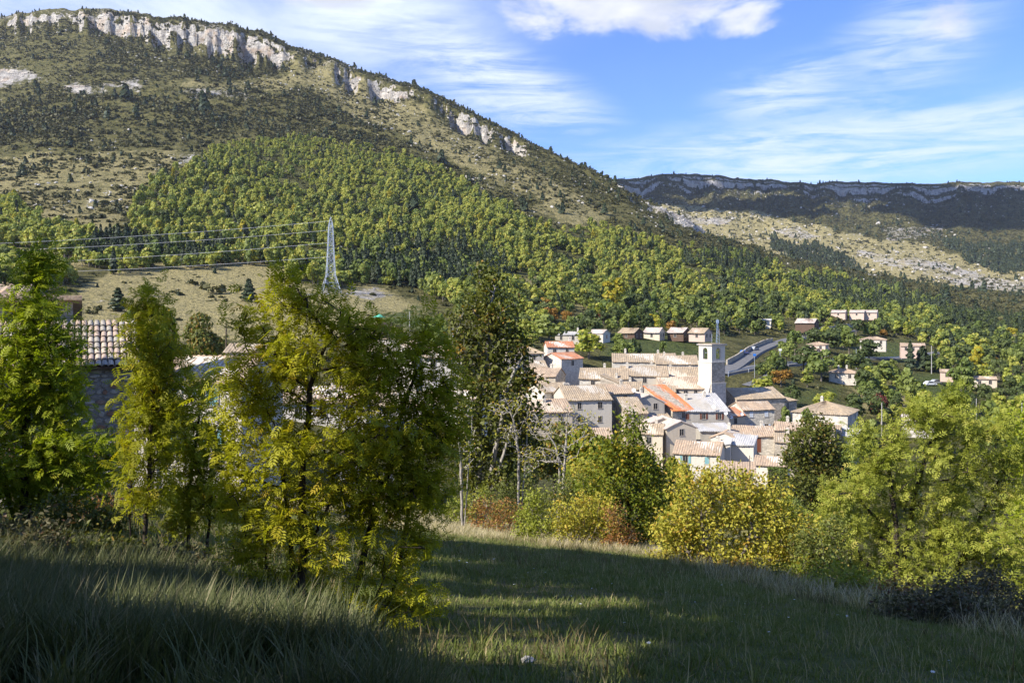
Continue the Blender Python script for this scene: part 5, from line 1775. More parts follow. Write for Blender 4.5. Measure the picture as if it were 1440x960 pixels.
tree('young_tree', 'pair of thin stems with sparse yellow leaves between the ash and the stone house', 'tree', 14.0,
     [[(258, 815), (265, 740), (270, 660), (280, 580), (295, 530)], [(292, 800, .1), (294, 700, .1), (300, 640, .2), (318, 560, .3)]],
     [(290, 545, 20, 24), (270, 590, 24, 24), (262, 640, 26, 26), (300, 640, 30, 30), (275, 690, 32, 26), (310, 700, 26, 26), (255, 730, 22, 20)],
     190, 10, 'ash', .16, M['yellowash'], M['bark'], .03, tmpl=ASHLEAF, up=.6, spread=.12, hang=.15)
tree('shrub', 'dark leafy shrub in the shade under the bright green ash', 'shrub', 16,
     [[(110, 800), (115, 760), (125, 720)], [(110, 795, 0), (80, 760), (70, 720)], [(112, 795, 0), (150, 770), (165, 730)]],
     [(110, 740, 50, 30), (150, 720, 26, 26), (70, 730, 40, 34), (120, 780, 50, 26), (40, 760, 40, 30), (165, 760, 22, 22)],
     240, 14, 'leaf', .10, M['brownleaf'], M['bark'], .03, up=.6, spread=.12)

# along the lower edge of the meadow
tree('tall_tree', 'tallest tree of the meadow edge, dark with browning tips', 'tree', 55,
     [[(672, 715), (674, 620), (672, 570), (684, 500), (692, 420)], [(674, 610, 0), (648, 540, 1), (645, 490, 1)], [(674, 600, 0), (715, 540, -1), (735, 500, -1)], [(673, 640, 0), (720, 600, -1), (748, 585, -1)]],
     [(690, 388, 22, 20), (683, 420, 36, 24), (708, 445, 34, 26), (668, 455, 34, 28), (690, 480, 46, 26), (722, 490, 24, 24), (655, 500, 30, 26), (690, 520, 46, 26), (715, 550, 42, 26), (742, 528, 16, 16), (660, 560, 36, 30),
      (700, 590, 44, 28), (735, 585, 30, 28), (655, 620, 34, 30), (690, 640, 48, 28), (735, 630, 26, 30), (650, 670, 24, 22), (712, 670, 34, 20)],
     520, 22, 'leaf', .33, M['brownleaf'], M['palebark'], .24, spread=.30, up=.5, rmin=.012)
for i, (lab, u, vb, tops, lob, n) in enumerate((
        ('bare pale tree with forked white trunk and hardly a leaf, left one', 728, 716, [(730, 640), (722, 590), (712, 562)], [(705, 575, 18, 14), (728, 570, 14, 14), (745, 590, 12, 18), (715, 610, 20, 18), (740, 640, 14, 20)], 150),
        ('bare grey tree with crooked spreading limbs behind the red shrubs', 784, 700, [(787, 650), (780, 625), (765, 600)], [(760, 600, 22, 22), (800, 590, 24, 24), (820, 610, 20, 20), (780, 640, 34, 16), (830, 590, 14, 10), (745, 650, 14, 20)], 230),
        ('bare thin pale tree between the ash and the tall browning tree', 650, 700, [(648, 650), (645, 610), (640, 585)], [(640, 590, 16, 20), (655, 580, 10, 18), (630, 620, 14, 20), (660, 640, 12, 24)], 110))):
    tree('bare_tree', lab, 'tree', 52 - i, [[(u, vb), *tops], [(u + 2, vb - 20, .2), (u + 12, vb - 80, .4), (u + 14, vb - 115, .5)]], lob, int(n * 1.5), 2, 'leaf', .15, M['paleyellow'], M['palebark'], .085, spread=.2, rmin=.017, lift=-.05)
tree('dense_tree', 'dense dark green tree dotted with yellow, in the middle of the meadow edge', 'tree', 46,
     [[(885, 775), (884, 700), (886, 620)]],
     [(888, 600, 16, 18), (884, 625, 30, 22), (868, 648, 32, 24), (905, 650, 30, 26), (850, 680, 34, 26), (890, 685, 44, 28), (926, 690, 28, 28), (838, 715, 26, 24), (875, 730, 46, 28), (918, 735, 34, 30), (940, 745, 16, 24), (895, 765, 46, 18)],
     480, 26, 'leaf', .20, M['lime'], M['bark'], .16, spread=.25, up=.5, shell=.68)
tree('small_tree', 'pale yellow-green shrubby tree beside the dense dark tree', 'tree', 34,
     [[(1008, 835), (1004, 800), (990, 760), (985, 720)], [(1006, 820, 0), (1040, 790), (1060, 740)], [(1006, 815, 0), (975, 790), (960, 760)]],
     [(975, 680, 34, 24), (1030, 682, 40, 26), (1075, 700, 34, 26), (940, 745, 22, 26), (1130, 760, 24, 30), (960, 730, 28, 28), (1005, 730, 40, 28), (1060, 725, 36, 28), (1095, 740, 26, 26), (965, 775, 30, 28), (1020, 780, 44, 26), (1075, 780, 40, 28), (1110, 785, 22, 26), (1000, 680, 20, 12), (1045, 815, 40, 16)],
     460, 28, 'leaf', .16, M['paleyellow'], M['greybark'], .09, spread=.23, shell=.4, up=.5)
tree('big_tree', 'broad lime green tree at the right end of the meadow', 'tree', 38,
     [[(1262, 800), (1260, 730), (1250, 660), (1262, 610)], [(1262, 780, 0), (1285, 700, .5), (1310, 620, 1)], [(1325, 805, .5), (1320, 730, .6), (1350, 660, .8), (1370, 610, .8)], [(1324, 760, .5), (1390, 700, .8), (1420, 650, 1)]],
     [(1322, 575, 34, 20), (1290, 600, 40, 26), (1360, 595, 40, 26), (1235, 632, 40, 24), (1275, 645, 46, 30), (1330, 640, 50, 34), (1390, 630, 44, 32), (1425, 640, 22, 24), (1205, 675, 38, 24), (1250, 690, 50, 32), (1310, 700, 56, 36),
      (1375, 690, 54, 36), (1425, 700, 26, 34), (1190, 720, 34, 26), (1225, 745, 50, 32), (1290, 760, 60, 32), (1355, 755, 60, 36), (1410, 760, 40, 36), (1180, 770, 36, 24), (1240, 795, 50, 24), (1310, 808, 60, 24), (1380, 808, 50, 26), (1435, 800, 24, 30), (1345, 560, 16, 14), (1215, 612, 16, 16), (1285, 578, 18, 14), (1405, 598, 18, 16), (1172, 700, 14, 22), (1160, 735, 14, 16)],
     310, 34, 'ash', .29, M['bigash'], M['bark'], .17, shell=.45, tmpl=compound(3, .55), spread=.23, up=.6, hang=.1, depth=1.0)
tree('tree', 'bright green tree cut by the edge of the frame behind the broad lime tree', 'tree', 50,
     [[(1448, 800), (1446, 720), (1440, 640)]], [(1432, 600, 24, 22), (1450, 640, 36, 34), (1460, 700, 44, 40), (1440, 750, 30, 36), (1480, 620, 40, 40)],
     260, 16, 'leaf', .24, M['leftash'], M['bark'], .14, spread=.3)
tree('big_tree', 'dark olive round tree standing before the lower houses', 'tree', 112,
     [[(1146, 720), (1146, 660), (1145, 610)]],
     [(1148, 600, 18, 14), (1132, 620, 22, 18), (1160, 622, 22, 20), (1122, 645, 20, 20), (1148, 650, 30, 24), (1170, 655, 18, 22), (1130, 680, 26, 22), (1160, 690, 24, 20), (1143, 708, 26, 12)],
     520, 16, 'leaf', .50, M['brownleaf'], M['bark'], .3, spread=.5, up=.5, shell=.6, rmin=.02)
# shrubs, each with its own colour
for lab, u, vb, Y, lobes, lm, n, sz in (
        ('russet twiggy shrub at the top of the lit dry grass', 695, 748, 50, [(680, 720, 26, 18), (712, 718, 26, 18), (695, 738, 36, 12)], 'russet', 170, .13),
        ('small yellow-green sapling between the russet shrub and the red berried shrub', 748, 768, 44, [(750, 700, 14, 14), (745, 722, 22, 20), (755, 745, 26, 18), (738, 752, 16, 14)], 'bigash', 170, .15),
        ('yellow and orange shrub with red berries left of the dense dark tree', 822, 772, 43, [(800, 718, 26, 18), (835, 710, 30, 18), (815, 740, 36, 18), (850, 735, 26, 22), (790, 745, 20, 16)], 'paleyellow', 260, .15),
        ('reddish shrub tucked between the orange shrub and the dense tree', 872, 780, 42, [(862, 730, 14, 20), (878, 755, 20, 20), (860, 765, 22, 12)], 'russet', 130, .13),
        ('pale green shrub in sun under the bare trees', 648, 735, 54, [(640, 715, 24, 16), (665, 705, 18, 18), (655, 728, 30, 12), (682, 690, 12, 14)], 'bigash', 150, .16),
        ('low yellow shrub at the foot of the dense dark tree', 945, 812, 36, [(930, 790, 24, 18), (955, 780, 20, 26), (948, 805, 28, 14)], 'paleyellow', 150, .13),
        ('dark bramble mound with grey seed heads on the shaded bank', 1312, 902, 18.3, [(1270, 865, 36, 26), (1310, 850, 40, 28), (1350, 855, 36, 26), (1385, 875, 24, 22), (1250, 885, 26, 16), (1320, 885, 60, 20)], 'bramble', 420, .10),
        ('brown weedy shrub right of the dark bramble mound', 1420, 900, 18.6, [(1405, 870, 26, 20), (1435, 850, 24, 30), (1425, 890, 30, 18)], 'bramble', 150, .07),
        ('green shrub below the lime tree, between it and the bramble', 1205, 850, 27, [(1180, 815, 30, 22), (1215, 825, 34, 20), (1150, 830, 30, 18), (1240, 840, 24, 14)], 'bigash', 200, .12),
        ('dull green shrub at the meadow corner under the pale yellow tree', 1120, 838, 30, [(1110, 815, 30, 20), (1140, 810, 22, 24), (1095, 830, 26, 12)], 'lime', 170, .12),
        ('russet and green bramble patch behind the young yellow trees', 145, 745, 24, [(130, 715, 34, 18), (165, 720, 26, 16), (100, 730, 30, 16)], 'russet', 140, .10),
        ('dark tangled shrub at the foot of the bright green ash', 35, 815, 12.4, [(15, 775, 40, 26), (60, 770, 36, 30), (30, 805, 50, 20), (-20, 770, 30, 30)], 'bramble', 260, .085),
        ('dull brownish shrub between the bright green ash and the thin yellowing tree', 140, 822, 12.6, [(120, 790, 30, 24), (160, 795, 28, 22), (140, 812, 40, 14)], 'brownleaf', 200, .085),
        ('low dark shrub under the pair of thin yellow stems', 262, 835, 12.4, [(240, 805, 28, 18), (285, 808, 28, 18), (260, 822, 40, 12)], 'bramble', 180, .08),
        ('low olive shrub at the foot of the straight-stemmed ash', 380, 880, 10.4, [(350, 850, 30, 18), (400, 855, 28, 16), (375, 872, 40, 12)], 'olivebush', 150, .07),
        ('grey-green bush filling the gap between the bare trees and the russet shrub', 715, 742, 53, [(705, 700, 26, 22), (730, 690, 24, 22), (718, 722, 34, 16)], 'olivebush', 190, .15),
        ('green bush tucked behind the yellow and orange shrub', 800, 748, 48, [(790, 690, 26, 24), (815, 685, 26, 20), (780, 712, 26, 20), (825, 705, 20, 16)], 'olivebush', 200, .15),
        ('yellowing bush in the thicket under the white house', 845, 735, 50, [(838, 680, 20, 26), (822, 665, 18, 20), (850, 700, 20, 20)], 'paleyellow', 150, .15),
        ('dark bush between the dense dark tree and the pale yellow tree', 958, 800, 40, [(945, 735, 22, 28), (962, 750, 20, 26), (955, 775, 26, 20)], 'lime', 190, .15),
        ('russet brown bush at the base of the pale yellow tree', 1035, 835, 33, [(1020, 815, 28, 14), (1050, 812, 26, 16), (985, 815, 20, 12)], 'russet', 150, .11),
        ('mixed green bush between the pale yellow tree and the broad lime tree', 1150, 835, 33, [(1140, 770, 28, 30), (1165, 790, 28, 28), (1130, 805, 28, 18), (1175, 745, 20, 20)], 'olivebush', 260, .13),
        ('tall loose green bush behind the pale yellow tree', 1105, 800, 44, [(1095, 715, 26, 24), (1120, 735, 24, 26), (1085, 740, 22, 20)], 'lime', 190, .16),
        ('bushy sapling rising over the thicket next to the dark olive round tree', 1185, 800, 46, [(1180, 700, 18, 26), (1195, 730, 22, 26), (1170, 750, 22, 20)], 'bigash', 170, .17),
        ('low reddish brown scrub in front of the broad lime tree', 1255, 860, 26, [(1240, 838, 28, 14), (1275, 832, 26, 14), (1215, 845, 20, 10)], 'russet', 150, .09),
        ('dark weedy bush at the outer foot of the broad lime tree', 1375, 850, 27, [(1360, 828, 30, 18), (1395, 820, 28, 22), (1340, 838, 22, 12)], 'bramble', 180, .10)):
    tree('shrub', lab, 'shrub', Y, [[(u, vb), (u + 3, vb - 20), (u, vb - 40)], [(u, vb - 3, .2), (u - 16, vb - 35, .3)], [(u, vb - 3, -.2), (u + 18, vb - 34, -.3)]], lobes, n, 15, 'leaf', sz, M[lm], M['greybark'], .03, spread=.16, rmin=.006, sub=2)


# ------------------------------------------------------------------ woodland: light prototypes, shared
def crown_proto(kind, nf, size, hgt=8.0, seed=0):
    """leaf clumps on lumpy lobes over a trunk; about hgt metres high"""
    r = np.random.default_rng(seed)
    pts, nrm = [], []
    if kind == 'cone':
        n = nf
        t = r.random(n) ** .8
        ang = r.random(n) * 6.283
        lay = .82 + .3 * np.sin(t * 34 + r.random() * 6)
        rr = (1 - t) ** .75 * 1.9 * lay * (.55 + .45 * np.sqrt(r.random(n)))
        p = np.stack([rr * np.cos(ang), rr * np.sin(ang), 1.0 + t * (hgt - 1.0) - .35 * rr], 1)
        q = np.stack([np.cos(ang), np.sin(ang), .5 * np.ones(n)], 1)
        pts.append(p)
        nrm.append(q)
    else:
        nl = {'round': 11, 'wide': 13, 'tall': 12, 'bush': 6}[kind]
        for i in range(nl):
            if kind == 'tall':
                c = np.array([r.normal() * .7, r.normal() * .7, hgt * (.22 + .70 * i / nl)])
                R_ = r.uniform(.9, 1.5) * (1.15 - .6 * abs(i / nl - .35))
            elif kind == 'bush':
                c = np.array([r.normal() * .9, r.normal() * .9, hgt * r.uniform(.25, .55)])
                R_ = r.uniform(.7, 1.2) * hgt * .3
            else:
                a = r.random() * 6.283
                w_ = 2.0 if kind == 'round' else 2.6
                z = r.uniform(.32, .86)
                rad = w_ * math.sqrt(max(0.05, 1 - ((z - .5) / .48) ** 2)) * r.uniform(.4, .9)
                c = np.array([rad * math.cos(a), rad * math.sin(a), hgt * z])
                R_ = r.uniform(1.0, 1.75)
            n = nf // nl
            d = r.normal(size=(n, 3))
            d /= np.linalg.norm(d, axis=1, keepdims=True)
            d[:, 2] = np.where(d[:, 2] < -.5, -d[:, 2], d[:, 2])
            pts.append(c + d * R_ * (.72 + .34 * r.random((n, 1))) * np.array([1, 1, .85]))
            nrm.append(d)
    p, nn = np.concatenate(pts), np.concatenate(nrm)
    n = len(p)
    nn = nn + r.normal(size=(n, 3)) * .38
    nn /= np.linalg.norm(nn, axis=1, keepdims=True)
    s = np.cross(nn, r.normal(size=(n, 3)))
    s /= np.maximum(np.linalg.norm(s, axis=1, keepdims=True), 1e-6)
    t = np.cross(nn, s)
    sz = size * r.uniform(.6, 1.3, n)[:, None]
    V = np.stack([p + sz * (s * .6), p + sz * (t * .55 + nn * .1), p - sz * (s * .5 - nn * .06), p - sz * (t * .6)], 1).reshape(-1, 3)
    F = np.arange(n * 4).reshape(-1, 4)
    tint = np.repeat(np.clip(r.normal(.5, .25, n), 0, 1), 4)
    return V, F, tint, np.repeat(r.random(n), 4)


def trunk_geo(hgt, r, k=5):
    V, F = [], []
    for j, (z, rr) in enumerate(((-1.2, r * 1.2), (hgt * .3, r), (hgt * .72, r * .35))):
        V += [(rr * math.cos(2 * math.pi * i / k), rr * math.sin(2 * math.pi * i / k), z) for i in range(k)]
    for j in range(2):
        F += [(j * k + i, j * k + (i + 1) % k, (j + 1) * k + (i + 1) % k, (j + 1) * k + i) for i in range(k)]
    return np.array(V), np.array(F)


def proto_meshes(name, kind, mat, nf, size, hgt, seed, bark='greybark'):
    V, F, ti, tu = crown_proto(kind, nf, size, hgt, seed)
    cr = mesh_np('crown', V, F, [mat], attrs={'tint': ti, 'turn': tu})
    tv, tf = trunk_geo(hgt, hgt * .022)
    return cr, mesh_np('trunk', tv, tf, [M[bark]])


KINDS = {
    'oak': ('round', 'oak', 8), 'green': ('wide', 'green', 8), 'dark': ('wide', 'darkgreen', 8), 'pine': ('cone', 'pine', 9), 'tallgreen': ('tall', 'green', 10), 'yellow': ('tall', 'yellow', 9),
    'lime': ('round', 'bigash', 8), 'orange': ('wide', 'orangeleaf', 6), 'red': ('round', 'redleaf', 5), 'bush': ('bush', 'green', 3.0), 'brown': ('round', 'brownleaf', 8), 'olive': ('round', 'lime', 8)}
NEARP, FARP = {}, {}
for i, (k, (sh, mt, hg)) in enumerate(KINDS.items()):
    NEARP[k] = [proto_meshes(k, sh, M[mt], 900, .62 * hg / 8, hg, 100 + i * 7 + j) for j in range(2)]
    NEARP[k] = [(c, t, hg) for c, t in NEARP[k]]


FINEP = {k: [proto_meshes(k, KINDS[k][0], M[KINDS[k][1]], 5200, .27 * KINDS[k][2] / 8, KINDS[k][2], 200 + i)] for i, k in enumerate(('brown', 'olive', 'dark', 'green'))}
FINEP = {k: [(c, t, KINDS[k][2]) for c, t in v] for k, v in FINEP.items()}


def lone(label, u, vb, vt, wpx, kind, Y=None, cat='tree', group=None, name=None, dz=0.0):
    Y = Y or Yof(u, vb)
    c, t, hg = random.choice(FINEP[kind] if Y < 140 and kind in FINEP else NEARP[kind])
    x = (u - CU) / FP * Y
    g = float(H(x, Y)) - .15
    h = (CV - vt) / FP * Y - g
    wd = wpx / FP * Y
    co = np.zeros(len(c.vertices) * 3, np.float32)
    c.vertices.foreach_get('co', co)
    own = np.ptp(co.reshape(-1, 3)[:, 0])
    top = co.reshape(-1, 3)[:, 2].max()
    root = thing(name or {'pine': 'pine_tree', 'bush': 'bush'}.get(kind, 'broadleaf_tree'), label, cat, (x, Y, g), random.uniform(0, 6.28), group)
    sx, sz = wd / own, h / top
    for nm, me in (('crown', c), ('trunk', t)):
        if nm == 'trunk' and kind == 'bush':
            continue
        o = obj(nm, me, root)
        o.scale = (sx, sx, sz)
    return root


lone('rounded dark green tree at the foot of the dry meadow by the wooden pole', 285, 500, 438, 60, 'brown', 128)
lone('round orange-green tree rising behind the yellowing sapling', 214, 520, 428, 78, 'olive', 62)
lone('dark pine alone at the upper left of the dry meadow', 166, 438, 404, 30, 'pine')
lone('small round bush right of the lone dark pine', 205, 416, 400, 22, 'bush', cat='bush')
lone('low dark bush below the lone dark pine', 185, 452, 430, 36, 'bush', cat='bush')
lone('small blue-green pine on the right part of the dry meadow', 350, 425, 391, 28, 'pine')
lone('dark reddish bush at the lower end of the dry meadow', 367, 476, 455, 30, 'bush', cat='bush')
lone('tall bright yellow poplar at the edge of the wood above the village', 864, 442, 390, 36, 'yellow')
lone('yellow topped green tree behind the roofs of the village', 828, 510, 462, 50, 'lime', 262)
lone('light green tree above the hip-roofed house at the village edge', 740, 490, 448, 34, 'lime', 255)
lone('dark green tree group behind the red roofs', 772, 490, 440, 60, 'green', 275)
lone('dark cypress-like tree left of the green slope', 872, 508, 468, 26, 'tallgreen', 268)
lone('second dark upright tree beside the green slope', 892, 508, 474, 24, 'dark', 266)
lone('green tree between the two dark upright trees and the roofs', 882, 508, 480, 30, 'green', 262)
lone('small round tree alone on the green slope', 933, 500, 479, 13, 'green', 280)
lone('copper red tree near the pale track', 846, 456, 440, 18, 'red')
lone('orange bush-like tree above the green trees by the track', 798, 456, 436, 20, 'orange')
lone('orange-brown tree beside the lane right of the church', 1098, 545, 518, 40, 'orange', 262)
lone('yellow tree among the dark trees on the right valley side', 1374, 512, 485, 28, 'yellow', 330)
lone('lime green tree along the field behind the hip-roofed house', 1160, 572, 550, 34, 'lime', 232)
lone('bright green tree beside the field, next to the orange tree', 1072, 548, 528, 34, 'lime', 250)
lone('green tree at the gable of the church apse', 1104, 590, 570, 22, 'green', 188)
lone('green tree in front of the long lit wall', 1134, 600, 573, 32, 'green', 183)
lone('dark conical tree on the green bank by the villas', 1280, 506, 478, 18, 'pine', 345)
lone('dark round tree in front of the long white villa', 1222, 492, 476, 30, 'dark', 352)
lone('reddish bush in the hollow below the cream villa', 1237, 570, 552, 26, 'red', 235)
lone('dark green tree clump covering the bend of the road', 1130, 528, 484, 50, 'dark', 300)
lone('green tree in front of the climbing road, left of the pink villa', 1106, 506, 478, 30, 'green', 312)
lone('dark tree covering the upper road below the wooden chalet', 1166, 493, 460, 38, 'dark', 360)
lone('green tree covering the road end, right of the terrace wall', 1194, 486, 456, 36, 'green', 372)
lone('green tree hiding the first stretch of the upper road', 1118, 483, 463, 28, 'green', 335)
lone('dark tree hiding the upper road behind the pink villa', 1142, 478, 460, 26, 'dark', 365)
lone('pale lime tree in front of the stone terrace wall', 1163, 475, 458, 24, 'lime', 385)
lone('dark bushy tree at the upper end of the climbing road', 1186, 472, 454, 26, 'dark', 395)
lone('small dark tree beside the lamp post at the bend', 1085, 520, 500, 22, 'dark', 292)
lone('bushy dark tree right behind the church apse', 1112, 566, 540, 30, 'dark', 240)
lone('dark leafy tree at the corner of the field behind the hip-roofed house', 1205, 580, 552, 34, 'dark', 222)
lone('dark green tree clump in the hollow left of the cream villa', 1155, 540, 490, 46, 'green', 285)
lone('dark green tree behind the cream villa', 1210, 525, 496, 44, 'dark', 310)
lone('dark green tree right of the cream villa', 1238, 536, 505, 46, 'green', 290)
lone('round green tree standing on the low field right of the hollow', 1280, 545, 515, 40, 'green', 262)
lone('green tree beside the pale pink house', 1352, 530, 500, 38, 'green', 300)
lone('yellow-green apple tree behind the broad lime tree', 1300, 585, 545, 50, 'lime', 215)
lone('dark green tree above the crown of the broad lime tree', 1400, 600, 560, 60, 'green', 180)
lone('pale yellow bush above the crown of the broad lime tree', 1225, 612, 592, 34, 'lime', 180)
lone('dark hedge-like tree right of the hip-roofed house', 1222, 618, 588, 36, 'green', 178)
lone('dark bushy tree above the terrace with the parasol', 612, 470, 440, 46, 'green', 205)
lone('low tree in the gap between the village and the meadow edge', 1075, 720, 690, 60, 'dark', 110)
lone('green tree low below the clipped hedge', 1110, 735, 700, 46, 'green', 100)
lone('yellowing tree behind the dense dark tree', 955, 720, 640, 46, 'olive', 90)
lone('grey-green tree in the gap under the white house', 830, 700, 598, 90, 'olive', 90)
lone('olive tree in the gap under the tall stone house', 780, 700, 590, 80, 'brown', 98)
lone('dark tree under the roofs behind the bare trees', 735, 690, 590, 60, 'dark', 92)
lone('yellowish tree below the white house with green shutters', 905, 690, 625, 60, 'olive', 104)
lone('dark green tree behind the pale yellow small tree', 1040, 730, 680, 60, 'dark', 92)
lone('green tree behind the crown of the broad lime tree', 1200, 700, 620, 50, 'green', 120)


def hedge(label, u, vt, vb, wpx, Y, d=1.2, n=3):
    p = P(u, vb, Y)
    g = float(H(p.x, p.y)) - .2
    h = (CV - vt) / FP * Y - g
    w_ = wpx / FP * Y
    root = thing('hedge', label, 'hedge', (p.x, p.y, g), R(-8))
    k = 2600
    pts = rng.uniform(-1, 1, (k, 3))
    ax = rng.integers(0, 3, k)
    sg = np.where(rng.random(k) < .5, -1.0, 1.0)
    pts[np.arange(k), ax] = sg * rng.uniform(.9, 1.03, k)
    nr = np.zeros((k, 3))
    nr[np.arange(k), ax] = sg
    pts = pts * np.array([w_ / 2, d / 2, h / 2]) + np.array([0, 0, h / 2])
    ds = np.cross(nr, rng.normal(size=(k, 3)))
    V, F = place_leaves(LEAF1, pts, ds + nr * .4, rng.uniform(.18, .32, k), .3)
    obj('foliage', mesh_np('foliage', V, F, [M['green']], attrs={'tint': np.repeat(rng.random(k), 4), 'turn': np.zeros(4 * k)}), root)
    MB().box(-w_ / 2 * .86, w_ / 2 * .86, -d / 2 * .86, d / 2 * .86, 0, h * .93).build('stem_mass', M['bark'], root)


hedge('tall clipped bright green hedge block in the lower village', 1088, 658, 690, 14, 150)
hedge('second tall clipped hedge block touching the first', 1101, 660, 690, 10, 149)
hedge('dark square hedge on the parasol terrace', 543, 448, 464, 22, 186)
hedge('small dark clipped hedge next to the square hedge', 561, 451, 464, 9, 186)

# the woods: random trees by land cover; the largest 260 are objects of their own, the rest is stuff
def spread_pts(n, y0, y1, u0, u1, keep, h=H):
    u = rng.uniform(u0, u1, n)
    # even over the ground: chance grows with distance squared
    y = np.sqrt(rng.uniform(y0 ** 2, y1 ** 2, n))
    x = (u - CU) / FP * y
    z = h(x, y)
    v = CV - FP * z / y
    k = keep(u, v, x, y)
    return np.stack([x, y, z], 1)[k], u[k], v[k]


occupied = [(o.location.x, o.location.y, 5.0 if o.get('category') in ('house', 'villa', 'chalet', 'church wing', 'bell tower', 'hut') else 1.5) for o in COL.objects if o.get('category')]
occ = np.array(occupied)


def free(x, y, extra=0.0):
    d = np.hypot(x[:, None] - occ[None, :, 0], y[:, None] - occ[None, :, 1])
    ok = np.all(d > occ[None, :, 2] + extra, axis=1)
    for _, fn, _z in roads:
        f = np.array([(p.x, p.y) for p in fn])
        ok &= np.min(np.hypot(x[:, None] - f[None, :, 0], y[:, None] - f[None, :, 1]), axis=1) > 5.5
    # keep the sight line on the road and its bend open
    return ok


def scatter(name, label, protos, pts, scl, idx, tilt=0.12, kind='stuff', flat=None):
    """one object that stands copies of prototype meshes on given points"""
    me = bpy.data.meshes.new(name)
    me.vertices.add(len(pts))
    me.vertices.foreach_set('co', np.asarray(pts, np.float32).ravel())
    rot = np.stack([rng.normal(size=len(pts)) * tilt, rng.normal(size=len(pts)) * tilt, rng.random(len(pts)) * 6.283], 1)
    a = me.attributes.new('turnby', 'FLOAT_VECTOR', 'POINT')
    a.data.foreach_set('vector', rot.astype(np.float32).ravel())
    scl = np.asarray(scl, float)
    if scl.ndim == 1:
        scl = np.repeat(scl[:, None], 3, 1)
    a = me.attributes.new('sizeby', 'FLOAT_VECTOR', 'POINT')
    a.data.foreach_set('vector', scl.astype(np.float32).ravel())
    a = me.attributes.new('pick', 'INT', 'POINT')
    a.data.foreach_set('value', np.asarray(idx, np.int32))
    o = tag(obj(name, me), label, None, None, kind)
    ng = bpy.data.node_groups.new(name, 'GeometryNodeTree')
    ng.interface.new_socket('Geometry', in_out='INPUT', socket_type='NodeSocketGeometry')
    ng.interface.new_socket('Geometry', in_out='OUTPUT', socket_type='NodeSocketGeometry')
    g = NT(ng)
    gin, gout = g.n('NodeGroupInput'), g.n('NodeGroupOutput')
    rt = g.n('GeometryNodeInputNamedAttribute', {'Name': 'turnby'}, data_type='FLOAT_VECTOR').outputs[0]
    sc = g.n('GeometryNodeInputNamedAttribute', {'Name': 'sizeby'}, data_type='FLOAT_VECTOR').outputs[0]
    pk = g.n('GeometryNodeInputNamedAttribute', {'Name': 'pick'}, data_type='INT').outputs[0]
    jn = g.n('GeometryNodeJoinGeometry')
    for i, m in enumerate(protos):
        po = bpy.data.objects.new(name + '_source', m)
        inf = g.n('GeometryNodeObjectInfo', {'Object': po, 'As Instance': True})
        cmp_ = g.n('FunctionNodeCompare', data_type='INT', operation='EQUAL')
        ins = [s for s in cmp_.inputs if s.type == 'INT']
        ng.links.new(pk, ins[0])
        ins[1].default_value = i
        iop = g.n('GeometryNodeInstanceOnPoints', {'Points': gin.outputs[0], 'Selection': cmp_.outputs[0], 'Instance': inf.outputs['Geometry'], 'Rotation': rt, 'Scale': sc})
        ng.links.new(iop.outputs[0], jn.inputs[0])
    ng.links.new(jn.outputs[0], gout.inputs[0])
    md = o.modifiers.new('scatter', 'NODES')
    md.node_group = ng
    return o


def far_proto(kind, nf, seed, sizek=1.0, shape=None):
    sh, mt, hg = KINDS[kind]
    sh = shape or sh
    V, F, ti, tu = crown_proto(sh, nf, .95 * hg / 8 * sizek, hg, seed)
    n = len(F)
    if kind == 'bush':
        return mesh_np('bush', V, F, [M[mt]], attrs={'tint': ti, 'turn': tu})
    tv, tf = trunk_geo(hg, hg * .022)
    return mesh_np('tree', np.concatenate([V, tv]), np.concatenate([F, tf + len(V)]), [M[mt], M['greybark']], np.array([0] * n + [1] * len(tf)),
                   attrs={'tint': np.concatenate([ti, np.zeros(len(tv))]), 'turn': np.concatenate([tu, np.zeros(len(tv))])})


CLEAR = [(1150, 330, 16), (1135, 420, 14), (1228, 368, 18), (1283, 360, 16), (1186, 290, 18), (1180, 520, 12), (1206, 520, 12), (1224, 520, 12), (1331, 308, 12), (1312, 306, 14), (1077, 420, 10), (998, 560, 14), (887, 318, 14), (920, 318, 14), (955, 318, 14), (985, 318, 14), (1165, 420, 30), (1270, 440, 16)]


def open_view(u, y):
    k = np.ones(len(u), bool)
    for cu_, cy_, wd in CLEAR:
        k &= ~((np.abs(u - cu_) < wd) & (y < cy_ + 6) & (y > cy_ - 60))
    return k


def forest_keep(u, v, x, y):
    ju, jv = jig(u, v, 22)
    inn = anyin(ju, jv, A_FOREST)
    gaps = fbm(x / 38, y / 38, 41, 3)
    low = sstep(v, 330, 400)
    return ((inn & (gaps > -0.42 + .34 * low)) | (anyin(ju, jv, A_LINES) & (rng.random(len(u)) < .7))) & free(x, y)


def valley_keep(u, v, x, y):
    ju, jv = jig(u, v, 10)
    return (anyin(ju, jv, A_VALLEY)) & ~anyin(u, v, A_BARE) & ~anyin(u, v, A_GREEN) & (fbm(x / 24, y / 24, 43, 3) > -.42) & free(x, y, 1.0) & open_view(u, y) & ~((u > 640) & (u < 1215) & (y < 250) & (y > 140))


